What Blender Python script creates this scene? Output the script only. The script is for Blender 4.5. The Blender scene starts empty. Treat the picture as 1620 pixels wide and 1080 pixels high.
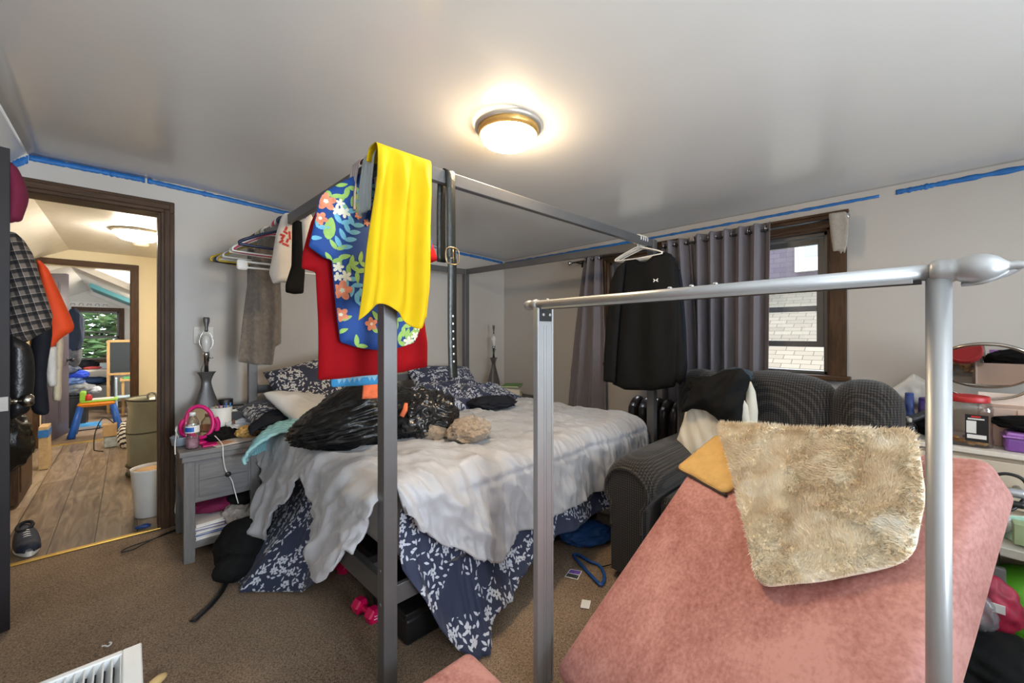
import bpy, bmesh, math, random
from mathutils import Vector, Matrix, noise, geometry
PI = math.pi
rnd = random.Random(7)
scene = bpy.context.scene
COL = scene.collection

# ---------------------------------------------------------------- camera, world, exposure
cam_data = bpy.data.cameras.new('camera')
cam_data.sensor_width = 36.0
cam_data.lens = 14.0
cam_data.shift_y = -12 / 1620
cam_data.clip_start = 0.02
cam = bpy.data.objects.new('camera', cam_data)
COL.objects.link(cam)
cam.location = (0, 0, 1.26)
cam.rotation_euler = (PI / 2, 0, math.radians(46.1 - 90))
scene.camera = cam

world = bpy.data.worlds.new('world')
scene.world = world
world.use_nodes = True
bg = world.node_tree.nodes['Background']
bg.inputs['Color'].default_value = (0.84, 0.92, 1.0, 1)
bg.inputs['Strength'].default_value = 4.4

def added_daylight(name, loc, sx, sy, power, rot):
    ld = bpy.data.lights.new(name, 'AREA')
    ld.shape = 'RECTANGLE'; ld.size = sx; ld.size_y = sy; ld.energy = power; ld.color = (0.80, 0.90, 1.0)
    lo = bpy.data.objects.new(name, ld); COL.objects.link(lo); lo.location = loc; lo.rotation_euler = rot
# fill lamps added in two made-up windows of the wall behind the camera
added_daylight('added_daylight', (0.45, -1.98, 1.35), 1.1, 1.15, 230, (PI / 2 + 0.75, 0, 0.8))
added_daylight('added_daylight', (2.05, -1.98, 1.35), 1.1, 1.15, 45, (PI / 2 + 0.35, 0, 0.3))

# lamps added out of view above the right-hand windows, boosting their sky light
added_daylight('added_daylight', (3.95, 0.72, 2.75), 0.7, 0.7, 130, (0, math.radians(48), 0))
added_daylight('added_daylight', (3.95, 1.75, 2.75), 0.7, 0.7, 130, (0, math.radians(48), 0))

scene.view_settings.view_transform = 'Standard'
scene.view_settings.look = 'None'
scene.view_settings.gamma = 1
scene.view_settings.exposure = 0.15
scene.view_settings.use_curve_mapping = False
LAMP = 118.0         # emission of the bedroom lamp dome
HALL = 115.0

# ---------------------------------------------------------------- materials
def C(r, g, b):
    def f(c):
        c /= 255.0
        return c / 12.92 if c <= 0.04045 else ((c + 0.055) / 1.055) ** 2.4
    return (f(r), f(g), f(b), 1)

def new_mat(name):
    m = bpy.data.materials.new(name)
    m.use_nodes = True
    nt = m.node_tree
    return m, nt, nt.nodes['Principled BSDF']

def ramp(nt, fac, stops):
    r = nt.nodes.new('ShaderNodeValToRGB')
    while len(r.color_ramp.elements) < len(stops):
        r.color_ramp.elements.new(0.5)
    for e, (p, c) in zip(r.color_ramp.elements, stops):
        e.position = p
        e.color = c
    nt.links.new(fac, r.inputs['Fac'])
    return r.outputs['Color']

def scl(c, k):
    return (min(1, c[0] * k), min(1, c[1] * k), min(1, c[2] * k), 1)

def M(name, col, rough=0.6, metal=0.0, var=0.12, vs=12, bump=0.0, bs=80, spec=0.5, sheen=0.0, coat=0.0,
      alpha=1.0, trans=0.0, stretch=(1, 1, 1), emit=None, estr=0.0, detail=4):
    m, nt, b = new_mat(name)
    tc = nt.nodes.new('ShaderNodeTexCoord')
    mp = nt.nodes.new('ShaderNodeMapping')
    mp.inputs['Scale'].default_value = stretch
    nt.links.new(tc.outputs['Object'], mp.inputs['Vector'])
    if var > 0:
        n = nt.nodes.new('ShaderNodeTexNoise')
        n.inputs['Scale'].default_value = vs
        n.inputs['Detail'].default_value = detail
        nt.links.new(mp.outputs['Vector'], n.inputs['Vector'])
        c = ramp(nt, n.outputs['Fac'], [(0.3, scl(col, 1 - var)), (0.7, scl(col, 1 + var))])
        nt.links.new(c, b.inputs['Base Color'])
    else:
        b.inputs['Base Color'].default_value = col
    b.inputs['Roughness'].default_value = rough
    b.inputs['Metallic'].default_value = metal
    b.inputs['Specular IOR Level'].default_value = spec
    b.inputs['Sheen Weight'].default_value = sheen
    b.inputs['Coat Weight'].default_value = coat
    b.inputs['Alpha'].default_value = alpha
    b.inputs['Transmission Weight'].default_value = trans
    if bump > 0:
        n2 = nt.nodes.new('ShaderNodeTexNoise')
        n2.inputs['Scale'].default_value = bs
        n2.inputs['Detail'].default_value = 3
        nt.links.new(mp.outputs['Vector'], n2.inputs['Vector'])
        bp = nt.nodes.new('ShaderNodeBump')
        bp.inputs['Strength'].default_value = bump
        bp.inputs['Distance'].default_value = 0.01
        nt.links.new(n2.outputs['Fac'], bp.inputs['Height'])
        nt.links.new(bp.outputs['Normal'], b.inputs['Normal'])
    if emit:
        b.inputs['Emission Color'].default_value = emit
        b.inputs['Emission Strength'].default_value = estr
    return m

def math_node(nt, op, a, b=None, c=None):
    n = nt.nodes.new('ShaderNodeMath')
    n.operation = op
    for k, v in enumerate((a, b, c)):
        if v is None:
            continue
        if isinstance(v, (int, float)):
            n.inputs[k].default_value = v
        else:
            nt.links.new(v, n.inputs[k])
    return n.outputs[0]

def thin_glass(name, tint=(1, 1, 1, 1), refl=0.08, rough=0.02):
    m, nt, b = new_mat(name)
    out = nt.nodes['Material Output']
    t = nt.nodes.new('ShaderNodeBsdfTransparent')
    t.inputs['Color'].default_value = tint
    g = nt.nodes.new('ShaderNodeBsdfGlossy')
    g.inputs['Roughness'].default_value = rough
    lw = nt.nodes.new('ShaderNodeLayerWeight')
    lw.inputs['Blend'].default_value = 0.35
    f = math_node(nt, 'MULTIPLY_ADD', lw.outputs['Fresnel'], 0.6, refl)
    mx = nt.nodes.new('ShaderNodeMixShader')
    nt.links.new(f, mx.inputs[0])
    nt.links.new(t.outputs[0], mx.inputs[1])
    nt.links.new(g.outputs[0], mx.inputs[2])
    nt.links.new(mx.outputs[0], out.inputs['Surface'])
    nt.nodes.remove(b)
    return m

def floral(name, base, white, scale=1.0, dens=0.47):
    """navy cotton with white five petal flowers and leaf sprigs, drawn from UV metres"""
    m, nt, b = new_mat(name)
    uv = nt.nodes.new('ShaderNodeUVMap')
    def layer(sc, rnd_):
        v = nt.nodes.new('ShaderNodeTexVoronoi')
        v.voronoi_dimensions = '2D'
        v.inputs['Scale'].default_value = sc
        v.inputs['Randomness'].default_value = rnd_
        nt.links.new(uv.outputs[0], v.inputs['Vector'])
        s = nt.nodes.new('ShaderNodeVectorMath')
        s.operation = 'SUBTRACT'
        nt.links.new(uv.outputs[0], s.inputs[0])
        nt.links.new(v.outputs['Position'], s.inputs[1])
        sp = nt.nodes.new('ShaderNodeSeparateXYZ')
        nt.links.new(s.outputs[0], sp.inputs[0])
        cs = nt.nodes.new('ShaderNodeSeparateColor')
        nt.links.new(v.outputs['Color'], cs.inputs[0])
        x, y = sp.outputs[0], sp.outputs[1]
        r = math_node(nt, 'SQRT', math_node(nt, 'ADD', math_node(nt, 'MULTIPLY', x, x), math_node(nt, 'MULTIPLY', y, y)))
        th = math_node(nt, 'ADD', math_node(nt, 'ARCTAN2', y, x), math_node(nt, 'MULTIPLY', cs.outputs[0], 6.28))
        return r, th, cs
    n = nt.nodes.new('ShaderNodeTexNoise')
    n.noise_dimensions = '2D'
    n.inputs['Scale'].default_value = 8.5 / scale
    n.inputs['Detail'].default_value = 1
    nt.links.new(uv.outputs[0], n.inputs['Vector'])
    cl = math_node(nt, 'GREATER_THAN', n.outputs['Fac'], dens)
    # flowers
    r, th, cs = layer(26 / scale, 0.7)
    pet = math_node(nt, 'ABSOLUTE', math_node(nt, 'COSINE', math_node(nt, 'MULTIPLY', th, 2.5)))
    rad = math_node(nt, 'MULTIPLY_ADD', pet, 0.0085 * scale, 0.0055 * scale)
    fl = math_node(nt, 'LESS_THAN', r, rad)
    eye = math_node(nt, 'GREATER_THAN', r, 0.0026 * scale)
    pick = math_node(nt, 'GREATER_THAN', cs.outputs[1], 0.35)
    a = math_node(nt, 'MULTIPLY', math_node(nt, 'MULTIPLY', fl, eye), math_node(nt, 'MULTIPLY', pick, cl))
    # leaves
    r2, th2, cs2 = layer(50 / scale, 0.95)
    cth = math_node(nt, 'COSINE', th2)
    sth = math_node(nt, 'SINE', th2)
    lx = math_node(nt, 'MULTIPLY', r2, cth)
    ly = math_node(nt, 'MULTIPLY', r2, sth)
    ell = math_node(nt, 'ADD', math_node(nt, 'POWER', math_node(nt, 'DIVIDE', math_node(nt, 'ABSOLUTE', lx), 0.0088 * scale), 1.4),
                    math_node(nt, 'POWER', math_node(nt, 'DIVIDE', math_node(nt, 'ABSOLUTE', ly), 0.0036 * scale), 1.4))
    lf = math_node(nt, 'LESS_THAN', ell, 1.0)
    cl2 = math_node(nt, 'GREATER_THAN', n.outputs['Fac'], dens - 0.03)
    bb = math_node(nt, 'MULTIPLY', lf, cl2)
    msk = math_node(nt, 'MAXIMUM', a, bb)
    mx = nt.nodes.new('ShaderNodeMix')
    mx.data_type = 'RGBA'
    mx.inputs['A'].default_value = base
    mx.inputs['B'].default_value = white
    nt.links.new(msk, mx.inputs['Factor'])
    nt.links.new(mx.outputs['Result'], b.inputs['Base Color'])
    b.inputs['Roughness'].default_value = 0.75
    b.inputs['Sheen Weight'].default_value = 0.15
    return m

def check_mat(name, c0, c1, c2, sx, sy, uvmode=True, w=0.5):
    """woven check: two families of stripes on UV metres"""
    m, nt, b = new_mat(name)
    uv = nt.nodes.new('ShaderNodeUVMap')
    sp = nt.nodes.new('ShaderNodeSeparateXYZ')
    nt.links.new(uv.outputs[0], sp.inputs[0])
    fx = math_node(nt, 'LESS_THAN', math_node(nt, 'FRACT', math_node(nt, 'MULTIPLY', sp.outputs[0], sx)), w)
    fy = math_node(nt, 'LESS_THAN', math_node(nt, 'FRACT', math_node(nt, 'MULTIPLY', sp.outputs[1], sy)), w)
    s = math_node(nt, 'MULTIPLY', math_node(nt, 'ADD', fx, fy), 0.5)
    col = ramp(nt, s, [(0.0, c0), (0.5, c1), (1.0, c2)])
    nt.links.new(col, b.inputs['Base Color'])
    b.inputs['Roughness'].default_value = 0.85
    b.inputs['Sheen Weight'].default_value = 0.2
    return m

# ---------------------------------------------------------------- mesh helpers
def BM():
    b = bmesh.new()
    b.loops.layers.uv.new('UVMap')
    return b

def fr(origin=(0, 0, 0), rz=0.0, rx=0.0, ry=0.0):
    return Matrix.Translation(origin) @ Matrix.Rotation(rz, 4, 'Z') @ Matrix.Rotation(ry, 4, 'Y') @ Matrix.Rotation(rx, 4, 'X')

def box(bm, lo, hi, bevel=0.0, mx=None, mat=0, seg=2):
    lo, hi = Vector(lo), Vector(hi)
    r = bmesh.ops.create_cube(bm, size=1)
    vs = r['verts']
    for v in vs:
        v.co = Vector(((v.co.x + 0.5) * (hi.x - lo.x) + lo.x, (v.co.y + 0.5) * (hi.y - lo.y) + lo.y, (v.co.z + 0.5) * (hi.z - lo.z) + lo.z))
    fs = list({f for v in vs for f in v.link_faces})
    if bevel > 0:
        es = list({e for v in vs for e in v.link_edges})
        rr = bmesh.ops.bevel(bm, geom=es, offset=bevel, segments=seg, affect='EDGES', profile=0.5)
        fs = list(set(rr['faces']) | {f for f in fs if f.is_valid})
        vs = list({v for f in fs for v in f.verts})
    for f in fs:
        f.material_index = mat
    if mx is not None:
        bmesh.ops.transform(bm, matrix=mx, verts=vs)
    return vs

def tube(bm, pts, r, seg=8, closed=False, mat=0, flat=1.0, cap=True):
    pts = [Vector(p) for p in pts]
    n = len(pts)
    rings = []
    up = Vector((0, 0, 1))
    prev = None
    for i, p in enumerate(pts):
        a = pts[(i - 1) % n] if (closed or i > 0) else p
        c = pts[(i + 1) % n] if (closed or i < n - 1) else p
        t = (c - a)
        if t.length < 1e-9:
            t = Vector((0, 0, 1))
        t.normalize()
        if prev is None:
            s = t.cross(up)
            if s.length < 1e-3:
                s = t.cross(Vector((1, 0, 0)))
            s.normalize()
        else:
            s = prev - t * prev.dot(t)
            if s.length < 1e-6:
                s = t.cross(up)
            s.normalize()
        prev = s
        w = t.cross(s)
        rr = r[i] if isinstance(r, (list, tuple)) else r
        rings.append([bm.verts.new(p + s * (rr * math.cos(2 * PI * k / seg)) + w * (rr * flat * math.sin(2 * PI * k / seg))) for k in range(seg)])
    m = n if closed else n - 1
    for i in range(m):
        A, B = rings[i], rings[(i + 1) % n]
        for k in range(seg):
            f = bm.faces.new((A[k], A[(k + 1) % seg], B[(k + 1) % seg], B[k]))
            f.material_index = mat
            f.smooth = True
    if not closed and cap:
        for ring in (rings[0][::-1], rings[-1]):
            f = bm.faces.new(ring)
            f.material_index = mat
    return rings

def smooth_path(pts, k=6, closed=False):
    pts = [Vector(p) for p in pts]
    n = len(pts)
    out = []
    for i in range(n if closed else n - 1):
        p0 = pts[(i - 1) % n] if closed or i > 0 else pts[i]
        p1, p2 = pts[i], pts[(i + 1) % n]
        p3 = pts[(i + 2) % n] if closed or i + 2 < n else p2
        for j in range(k):
            t = j / k
            out.append(0.5 * ((2 * p1) + (p2 - p0) * t + (2 * p0 - 5 * p1 + 4 * p2 - p3) * t * t + (3 * p1 - p0 - 3 * p2 + p3) * t ** 3))
    if not closed:
        out.append(pts[-1])
    return out

def lathe(bm, prof, mx=None, seg=24, mat=0, capb=True, capt=True, sx=1.0, sy=1.0, smooth=True):
    mx = mx or Matrix.Identity(4)
    rings = []
    for r, z in prof:
        rings.append([bm.verts.new(mx @ Vector((r * sx * math.cos(2 * PI * k / seg), r * sy * math.sin(2 * PI * k / seg), z))) for k in range(seg)])
    for i in range(len(prof) - 1):
        A, B = rings[i], rings[i + 1]
        for k in range(seg):
            f = bm.faces.new((A[k], A[(k + 1) % seg], B[(k + 1) % seg], B[k]))
            f.smooth = smooth
            f.material_index = mat
    if capb:
        f = bm.faces.new(rings[0][::-1]); f.material_index = mat
    if capt:
        f = bm.faces.new(rings[-1]); f.material_index = mat

def grid(bm, f, nu, nv, uvf=None, mat=0, closed_u=False, smooth=True):
    """f(u,v) with u,v in 0..1"""
    uvl = bm.loops.layers.uv.active
    V = [[bm.verts.new(f(i / nu, j / nv)) for j in range(nv + 1)] for i in range(nu if closed_u else nu + 1)]
    nI = len(V)
    for i in range(nu):
        for j in range(nv):
            q = (V[i][j], V[(i + 1) % nI][j], V[(i + 1) % nI][j + 1], V[i][j + 1])
            try:
                fc = bm.faces.new(q)
            except ValueError:
                continue
            fc.smooth = smooth
            fc.material_index = mat
            if uvf:
                for lp, (a, b) in zip(fc.loops, ((i, j), (i + 1, j), (i + 1, j + 1), (i, j + 1))):
                    lp[uvl].uv = uvf(a / nu, b / nv)
    return V

def thicken(bm, t):
    """give an open sheet a thickness: a second skin behind it, joined along the rim"""
    bm.normal_update()
    uvl = bm.loops.layers.uv.active
    vs, fs = bm.verts[:], bm.faces[:]
    rim = [e for e in bm.edges if len(e.link_faces) == 1]
    twin = {v: bm.verts.new(v.co - v.normal * t) for v in vs}
    bridges = []
    for e in rim:
        lp = e.link_loops[0]
        bridges.append((lp.vert, lp.link_loop_next.vert, lp[uvl].uv.copy(), lp.link_loop_next[uvl].uv.copy(), lp.face.material_index))
    for f in fs:
        g = bm.faces.new([twin[v] for v in reversed(f.verts)])
        g.smooth, g.material_index = f.smooth, f.material_index
        uvs = {l.vert: l[uvl].uv.copy() for l in f.loops}
        for l, v in zip(g.loops, reversed(f.verts)):
            l[uvl].uv = uvs[v]
    for a, b, ua, ub, mi in bridges:
        g = bm.faces.new((b, a, twin[a], twin[b]))
        g.material_index = mi
        for l, q in zip(g.loops, (ub, ua, ua, ub)):
            l[uvl].uv = q

def prism(bm, pts2, f3, depth_vec, mat=0):
    """closed polygon (2D list) -> f3(p) 3D, extruded by depth_vec"""
    a = [bm.verts.new(f3(p)) for p in pts2]
    d = Vector(depth_vec)
    b = [bm.verts.new(v.co + d) for v in a]
    n = len(a)
    fs = [bm.faces.new(a[::-1]), bm.faces.new(b)]
    for i in range(n):
        fs.append(bm.faces.new((a[i], a[(i + 1) % n], b[(i + 1) % n], b[i])))
    for f in fs:
        f.material_index = mat
    bmesh.ops.recalc_face_normals(bm, faces=fs)

def seg_dist(p, a, b):
    ab = b - a
    t = max(0, min(1, (p - a).dot(ab) / max(1e-12, ab.dot(ab))))
    return (p - (a + ab * t)).length

def inside(p, poly):
    c = False
    n = len(poly)
    j = n - 1
    for i in range(n):
        if (poly[i].y > p.y) != (poly[j].y > p.y) and p.x < (poly[j].x - poly[i].x) * (p.y - poly[i].y) / (poly[j].y - poly[i].y) + poly[i].x:
            c = not c
        j = i
    return c

class Panel:
    """a garment: outline in (u,v) metres, inflated to two faces with folds"""
    def __init__(s, outline, O, U, V, thick=0.012, folds=None, rim=0.05, h=0.018, rseed=1, edge=0.003):
        s.poly = [Vector(p).to_2d() for p in outline]
        s.O, s.U, s.V = Vector(O), Vector(U).normalized(), Vector(V).normalized()
        s.N = s.U.cross(s.V).normalized()
        s.thick, s.folds, s.rim, s.h, s.seed, s.edge = thick, folds or (lambda u, v: 0.0), rim, h, rseed, edge
    def dist(s, p):
        n = len(s.poly)
        return min(seg_dist(p, s.poly[i], s.poly[(i + 1) % n]) for i in range(n))
    def surf(s, u, v, side=1, eps=0.0, d=None):
        if d is None:
            p = Vector((u, v))
            d = s.dist(p) if inside(p, s.poly) else 0.0
        k = min(1, d / s.rim)
        inf = s.thick * math.sqrt(max(0, 1 - (1 - k) ** 2)) + s.edge
        return s.O + s.U * u + s.V * v + s.N * (s.folds(u, v) + side * inf + eps)
    def build(s, bm, mat=0):
        r = random.Random(s.seed)
        pts = []
        n = len(s.poly)
        for i in range(n):
            a, b = s.poly[i], s.poly[(i + 1) % n]
            k = max(1, int((b - a).length / s.h))
            for j in range(k):
                pts.append(a.lerp(b, j / k))
        nb = len(pts)
        us = [p.x for p in s.poly]; vs = [p.y for p in s.poly]
        x = min(us)
        row = 0
        y = min(vs)
        D = [0.0] * nb
        while y < max(vs):
            x = min(us) + (0.5 * s.h if row % 2 else 0)
            while x < max(us):
                p = Vector((x + r.uniform(-.15, .15) * s.h, y + r.uniform(-.15, .15) * s.h))
                if inside(p, s.poly):
                    d = s.dist(p)
                    if d > 0.45 * s.h:
                        pts.append(p); D.append(d)
                x += s.h
            y += s.h * 0.87
            row += 1
        edges = [(i, (i + 1) % nb) for i in range(nb)]
        vo, eo, fo, _, _, _ = geometry.delaunay_2d_cdt(pts, edges, [], 1, 1e-6)
        if len(vo) != len(pts):
            D = [s.dist(p) if inside(p, s.poly) else 0 for p in vo]
        A = [bm.verts.new(s.surf(p.x, p.y, 1, 0, d)) for p, d in zip(vo, D)]
        B = [bm.verts.new(s.surf(p.x, p.y, -1, 0, d)) for p, d in zip(vo, D)]
        uvl = bm.loops.layers.uv.active
        cnt = {}
        for f in fo:
            fa = bm.faces.new([A[i] for i in f])
            fb = bm.faces.new([B[i] for i in reversed(f)])
            for fc, idx in ((fa, list(f)), (fb, list(reversed(f)))):
                fc.smooth = True
                fc.material_index = mat
                for lp, i in zip(fc.loops, idx):
                    lp[uvl].uv = vo[i]
            for k in range(len(f)):
                e = (f[k], f[(k + 1) % len(f)])
                key = tuple(sorted(e))
                cnt[key] = (cnt.get(key, (0,))[0] + 1, e)
        for key, (c, e) in cnt.items():
            if c == 1:
                fc = bm.faces.new((A[e[1]], A[e[0]], B[e[0]], B[e[1]]))
                fc.material_index = mat
                fc.smooth = True
    def applique(s, bm, poly, mat, eps=0.0015):
        c = sum((Vector(p) for p in poly), Vector((0, 0))) / len(poly)
        if not inside(c, s.poly):
            return
        def cl(p):
            p = Vector(p)
            k = 1.0
            while k > 0.05 and not inside(c.lerp(p, k), s.poly):
                k -= 0.1
            return c.lerp(p, k)
        P = [cl(p) for p in poly]
        cv = bm.verts.new(s.surf(c.x, c.y, 1, eps))
        V1 = [bm.verts.new(s.surf(*(c.lerp(p, 0.55)), 1, eps)) for p in P]
        V2 = [bm.verts.new(s.surf(p.x, p.y, 1, eps)) for p in P]
        n = len(P)
        for i in range(n):
            j = (i + 1) % n
            for q in ((cv, V1[i], V1[j]), (V1[i], V2[i], V2[j], V1[j])):
                f = bm.faces.new(q)
                f.material_index = mat
                f.smooth = True

def leaf(cx, cy, L, W, a, n=12):
    out = []
    for k in range(n):
        t = 2 * PI * k / n
        x = math.cos(t) * L / 2
        y = math.sin(t) * W / 2 * (1 - 0.25 * math.cos(t)) * abs(math.sin(t)) ** 0.3
        out.append((cx + x * math.cos(a) - y * math.sin(a), cy + x * math.sin(a) + y * math.cos(a)))
    return out

def flower(cx, cy, R, a, k=5, deep=0.5, n=40):
    return [(cx + R * (1 - deep + deep * abs(math.cos(k / 2 * t))) * math.cos(t + a), cy + R * (1 - deep + deep * abs(math.cos(k / 2 * t))) * math.sin(t + a))
            for t in (2 * PI * i / n for i in range(n))]

def rnd_poly(P, r, n=5):
    out = []
    m = len(P)
    for i in range(m):
        a, b, c = Vector(P[i - 1]), Vector(P[i]), Vector(P[(i + 1) % m])
        p0 = b + (a - b).normalized() * r; p1 = b + (c - b).normalized() * r
        for k in range(n + 1):
            t = k / n; out.append(p0.lerp(b, t).lerp(b.lerp(p1, t), t))
    return out

def nz(x, y, z=0.0, s=0.0):
    return noise.noise(Vector((x + s * 17.3, y - s * 9.1, z + s * 3.7)))

def ridge(x, y, z=0.0, s=0.0):
    return 1 - 2 * abs(nz(x, y, z, s))

def crumple(bm, c, rad, amp=0.15, freq=3.0, seed=1, sub=4, zfloor=None, stretch=(1, 1, 1), mat=0, power=1.0, fine=0.35, rz=0.0):
    """a crumpled soft heap with ridged folds"""
    r = bmesh.ops.create_icosphere(bm, subdivisions=sub, radius=1)
    c = Vector(c)
    uvl = bm.loops.layers.uv.active
    rot = Matrix.Rotation(rz, 3, 'Z')
    for v in r['verts']:
        d = v.co.normalized()
        n1 = ridge(d.x * freq * stretch[0], d.y * freq * stretch[1], d.z * freq * stretch[2], seed)
        n2 = ridge(d.x * freq * 2.7 * stretch[0], d.y * freq * 2.7 * stretch[1], d.z * freq * 2.7 * stretch[2], seed + 5)
        n3 = nz(d.x * 1.3, d.y * 1.3, d.z * 1.3, seed + 9)
        k = 1 + amp * n1 + amp * fine * n2 + amp * 1.2 * n3
        q = Vector((d.x * rad[0], d.y * rad[1], d.z * rad[2])) * k
        v.co = c + rot @ q
        if zfloor is not None and v.co.z < zfloor:
            v.co.z = zfloor + 0.002 * (1 + n2)
            v.co.x = c.x + (v.co.x - c.x) * 1.06
            v.co.y = c.y + (v.co.y - c.y) * 1.06
    for f in {f for v in r['verts'] for f in v.link_faces}:
        f.smooth = True
        f.material_index = mat
        for lp in f.loops:
            lp[uvl].uv = (lp.vert.co.x + lp.vert.co.z * 0.5, lp.vert.co.y + lp.vert.co.z * 0.8)

# ---------------------------------------------------------------- object helpers
MW = {}
def thing(name, label, cat, loc=(0, 0, 0), rz=0.0, group=None):
    o = bpy.data.objects.new(name, None)
    o.empty_display_size = 0.05
    COL.objects.link(o)
    o.location = loc
    o.rotation_euler = (0, 0, rz)
    o['label'] = label
    o['category'] = cat
    if group:
        o['group'] = group
    MW[o.name] = Matrix.Translation(loc) @ Matrix.Rotation(rz, 4, 'Z')
    return o

def mesh(name, bm, mats, parent=None, label=None, cat=None, group=None, kind=None, local=False):
    """link bm (given in world metres unless local) as one mesh object"""
    me = bpy.data.meshes.new(name)
    if parent is not None:
        if not local:
            bm.transform(MW[parent.name].inverted())
        off = Vector((0, 0, 0))
    else:
        if local:
            off = Vector((0, 0, 0))
        else:
            lo = Vector((min(v.co.x for v in bm.verts), min(v.co.y for v in bm.verts), min(v.co.z for v in bm.verts)))
            hi = Vector((max(v.co.x for v in bm.verts), max(v.co.y for v in bm.verts), max(v.co.z for v in bm.verts)))
            off = Vector(((lo.x + hi.x) / 2, (lo.y + hi.y) / 2, lo.z))
            bm.transform(Matrix.Translation(-off))
    bm.to_mesh(me)
    bm.free()
    for m in (mats if isinstance(mats, (list, tuple)) else [mats]):
        me.materials.append(m)
    o = bpy.data.objects.new(name, me)
    COL.objects.link(o)
    o.location = off
    if parent is not None:
        o.parent = parent
        MW[o.name] = MW[parent.name].copy()
    else:
        MW[o.name] = Matrix.Translation(off)
    if label:
        o['label'] = label
    if cat:
        o['category'] = cat
    if group:
        o['group'] = group
    if kind:
        o['kind'] = kind
    return o

def struct(name, bm, mat, parent=None):
    return mesh(name, bm, mat, parent, kind='structure')

def dup(root, loc, rz=0.0, label=None):
    r = root.copy()
    COL.objects.link(r)
    r.location = loc
    r.rotation_euler = (0, 0, rz)
    if label:
        r['label'] = label
    for ch in list(root.children):
        c = ch.copy()
        COL.objects.link(c)
        c.parent = r
        for g in ch.children:
            d = g.copy()
            COL.objects.link(d)
            d.parent = c
    return r

def smooth_all(bm, ang=None):
    for f in bm.faces:
        f.smooth = True

# ---------------------------------------------------------------- shared materials
m_wall = M('wall_paint', C(190, 184, 177), rough=0.42, var=0.025, vs=2.5, bump=0.04, bs=45, spec=0.35)
m_ceil = M('ceiling_paint', C(214, 211, 206), rough=0.24, var=0.02, vs=2.0, bump=0.04, bs=7, spec=1.0, detail=2)
m_trimw = M('white_trim_paint', C(222, 220, 216), rough=0.4, var=0.04)
m_cream = M('cream_wall_paint', C(230, 217, 184), rough=0.6, var=0.03, vs=3)
m_dkwood = M('dark_stained_wood', C(74, 53, 36), rough=0.5, spec=0.22, var=0.35, vs=9, stretch=(8, 8, 0.8), bump=0.1, bs=30)
m_dkwood_h = M('dark_stained_wood_rail', C(74, 53, 36), rough=0.5, spec=0.22, var=0.35, vs=9, stretch=(0.8, 8, 8), bump=0.1, bs=30)
m_dkwood_y = M('dark_stained_wood_cross', C(74, 53, 36), rough=0.5, spec=0.22, var=0.35, vs=9, stretch=(8, 0.8, 8), bump=0.1, bs=30)
m_doorp = M('charcoal_door_paint', C(40, 36, 38), rough=0.5, spec=0.2, var=0.08, vs=6)
m_vinyl = M('dark_bronze_vinyl', C(92, 90, 88), rough=0.4, var=0.05)
m_glass = thin_glass('window_glass', (0.97, 0.98, 0.98, 1), 0.04)
m_tape = M('blue_painters_tape', C(40, 110, 180), rough=0.55, var=0.15, vs=30)
m_brass = M('brass', C(206, 168, 84), rough=0.35, metal=0.8, var=0.1)
m_chrome = M('chrome', C(200, 200, 202), rough=0.15, metal=1.0, var=0.0)
m_black = M('black_plastic', C(24, 24, 25), rough=0.4, var=0.1)
m_white = M('white_plastic', C(228, 228, 224), rough=0.35, var=0.03)
m_teal = M('teal_paint', C(70, 130, 138), rough=0.6, var=0.04)

def carpet_mat(name, c0, c1):
    m, nt, b = new_mat(name)
    tc = nt.nodes.new('ShaderNodeTexCoord')
    n = nt.nodes.new('ShaderNodeTexNoise'); n.inputs['Scale'].default_value = 160; n.inputs['Detail'].default_value = 3
    n.inputs['Roughness'].default_value = 0.75
    n2 = nt.nodes.new('ShaderNodeTexNoise'); n2.inputs['Scale'].default_value = 2.2; n2.inputs['Detail'].default_value = 3
    for q in (n, n2):
        nt.links.new(tc.outputs['Object'], q.inputs['Vector'])
    f = math_node(nt, 'MULTIPLY_ADD', n2.outputs['Fac'], 0.25, math_node(nt, 'MULTIPLY', n.outputs['Fac'], 0.85))
    c = ramp(nt, f, [(0.40, c0), (0.68, c1)])
    nt.links.new(c, b.inputs['Base Color'])
    b.inputs['Roughness'].default_value = 0.95
    b.inputs['Specular IOR Level'].default_value = 0.1
    bp = nt.nodes.new('ShaderNodeBump'); bp.inputs['Strength'].default_value = 0.7; bp.inputs['Distance'].default_value = 0.006
    nt.links.new(n.outputs['Fac'], bp.inputs['Height'])
    nt.links.new(bp.outputs['Normal'], b.inputs['Normal'])
    return m
m_carpet = carpet_mat('brown_carpet', C(88, 71, 57), C(166, 144, 122))
m_carpet2 = carpet_mat('tan_carpet', C(120, 104, 88), C(170, 150, 132))

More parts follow.
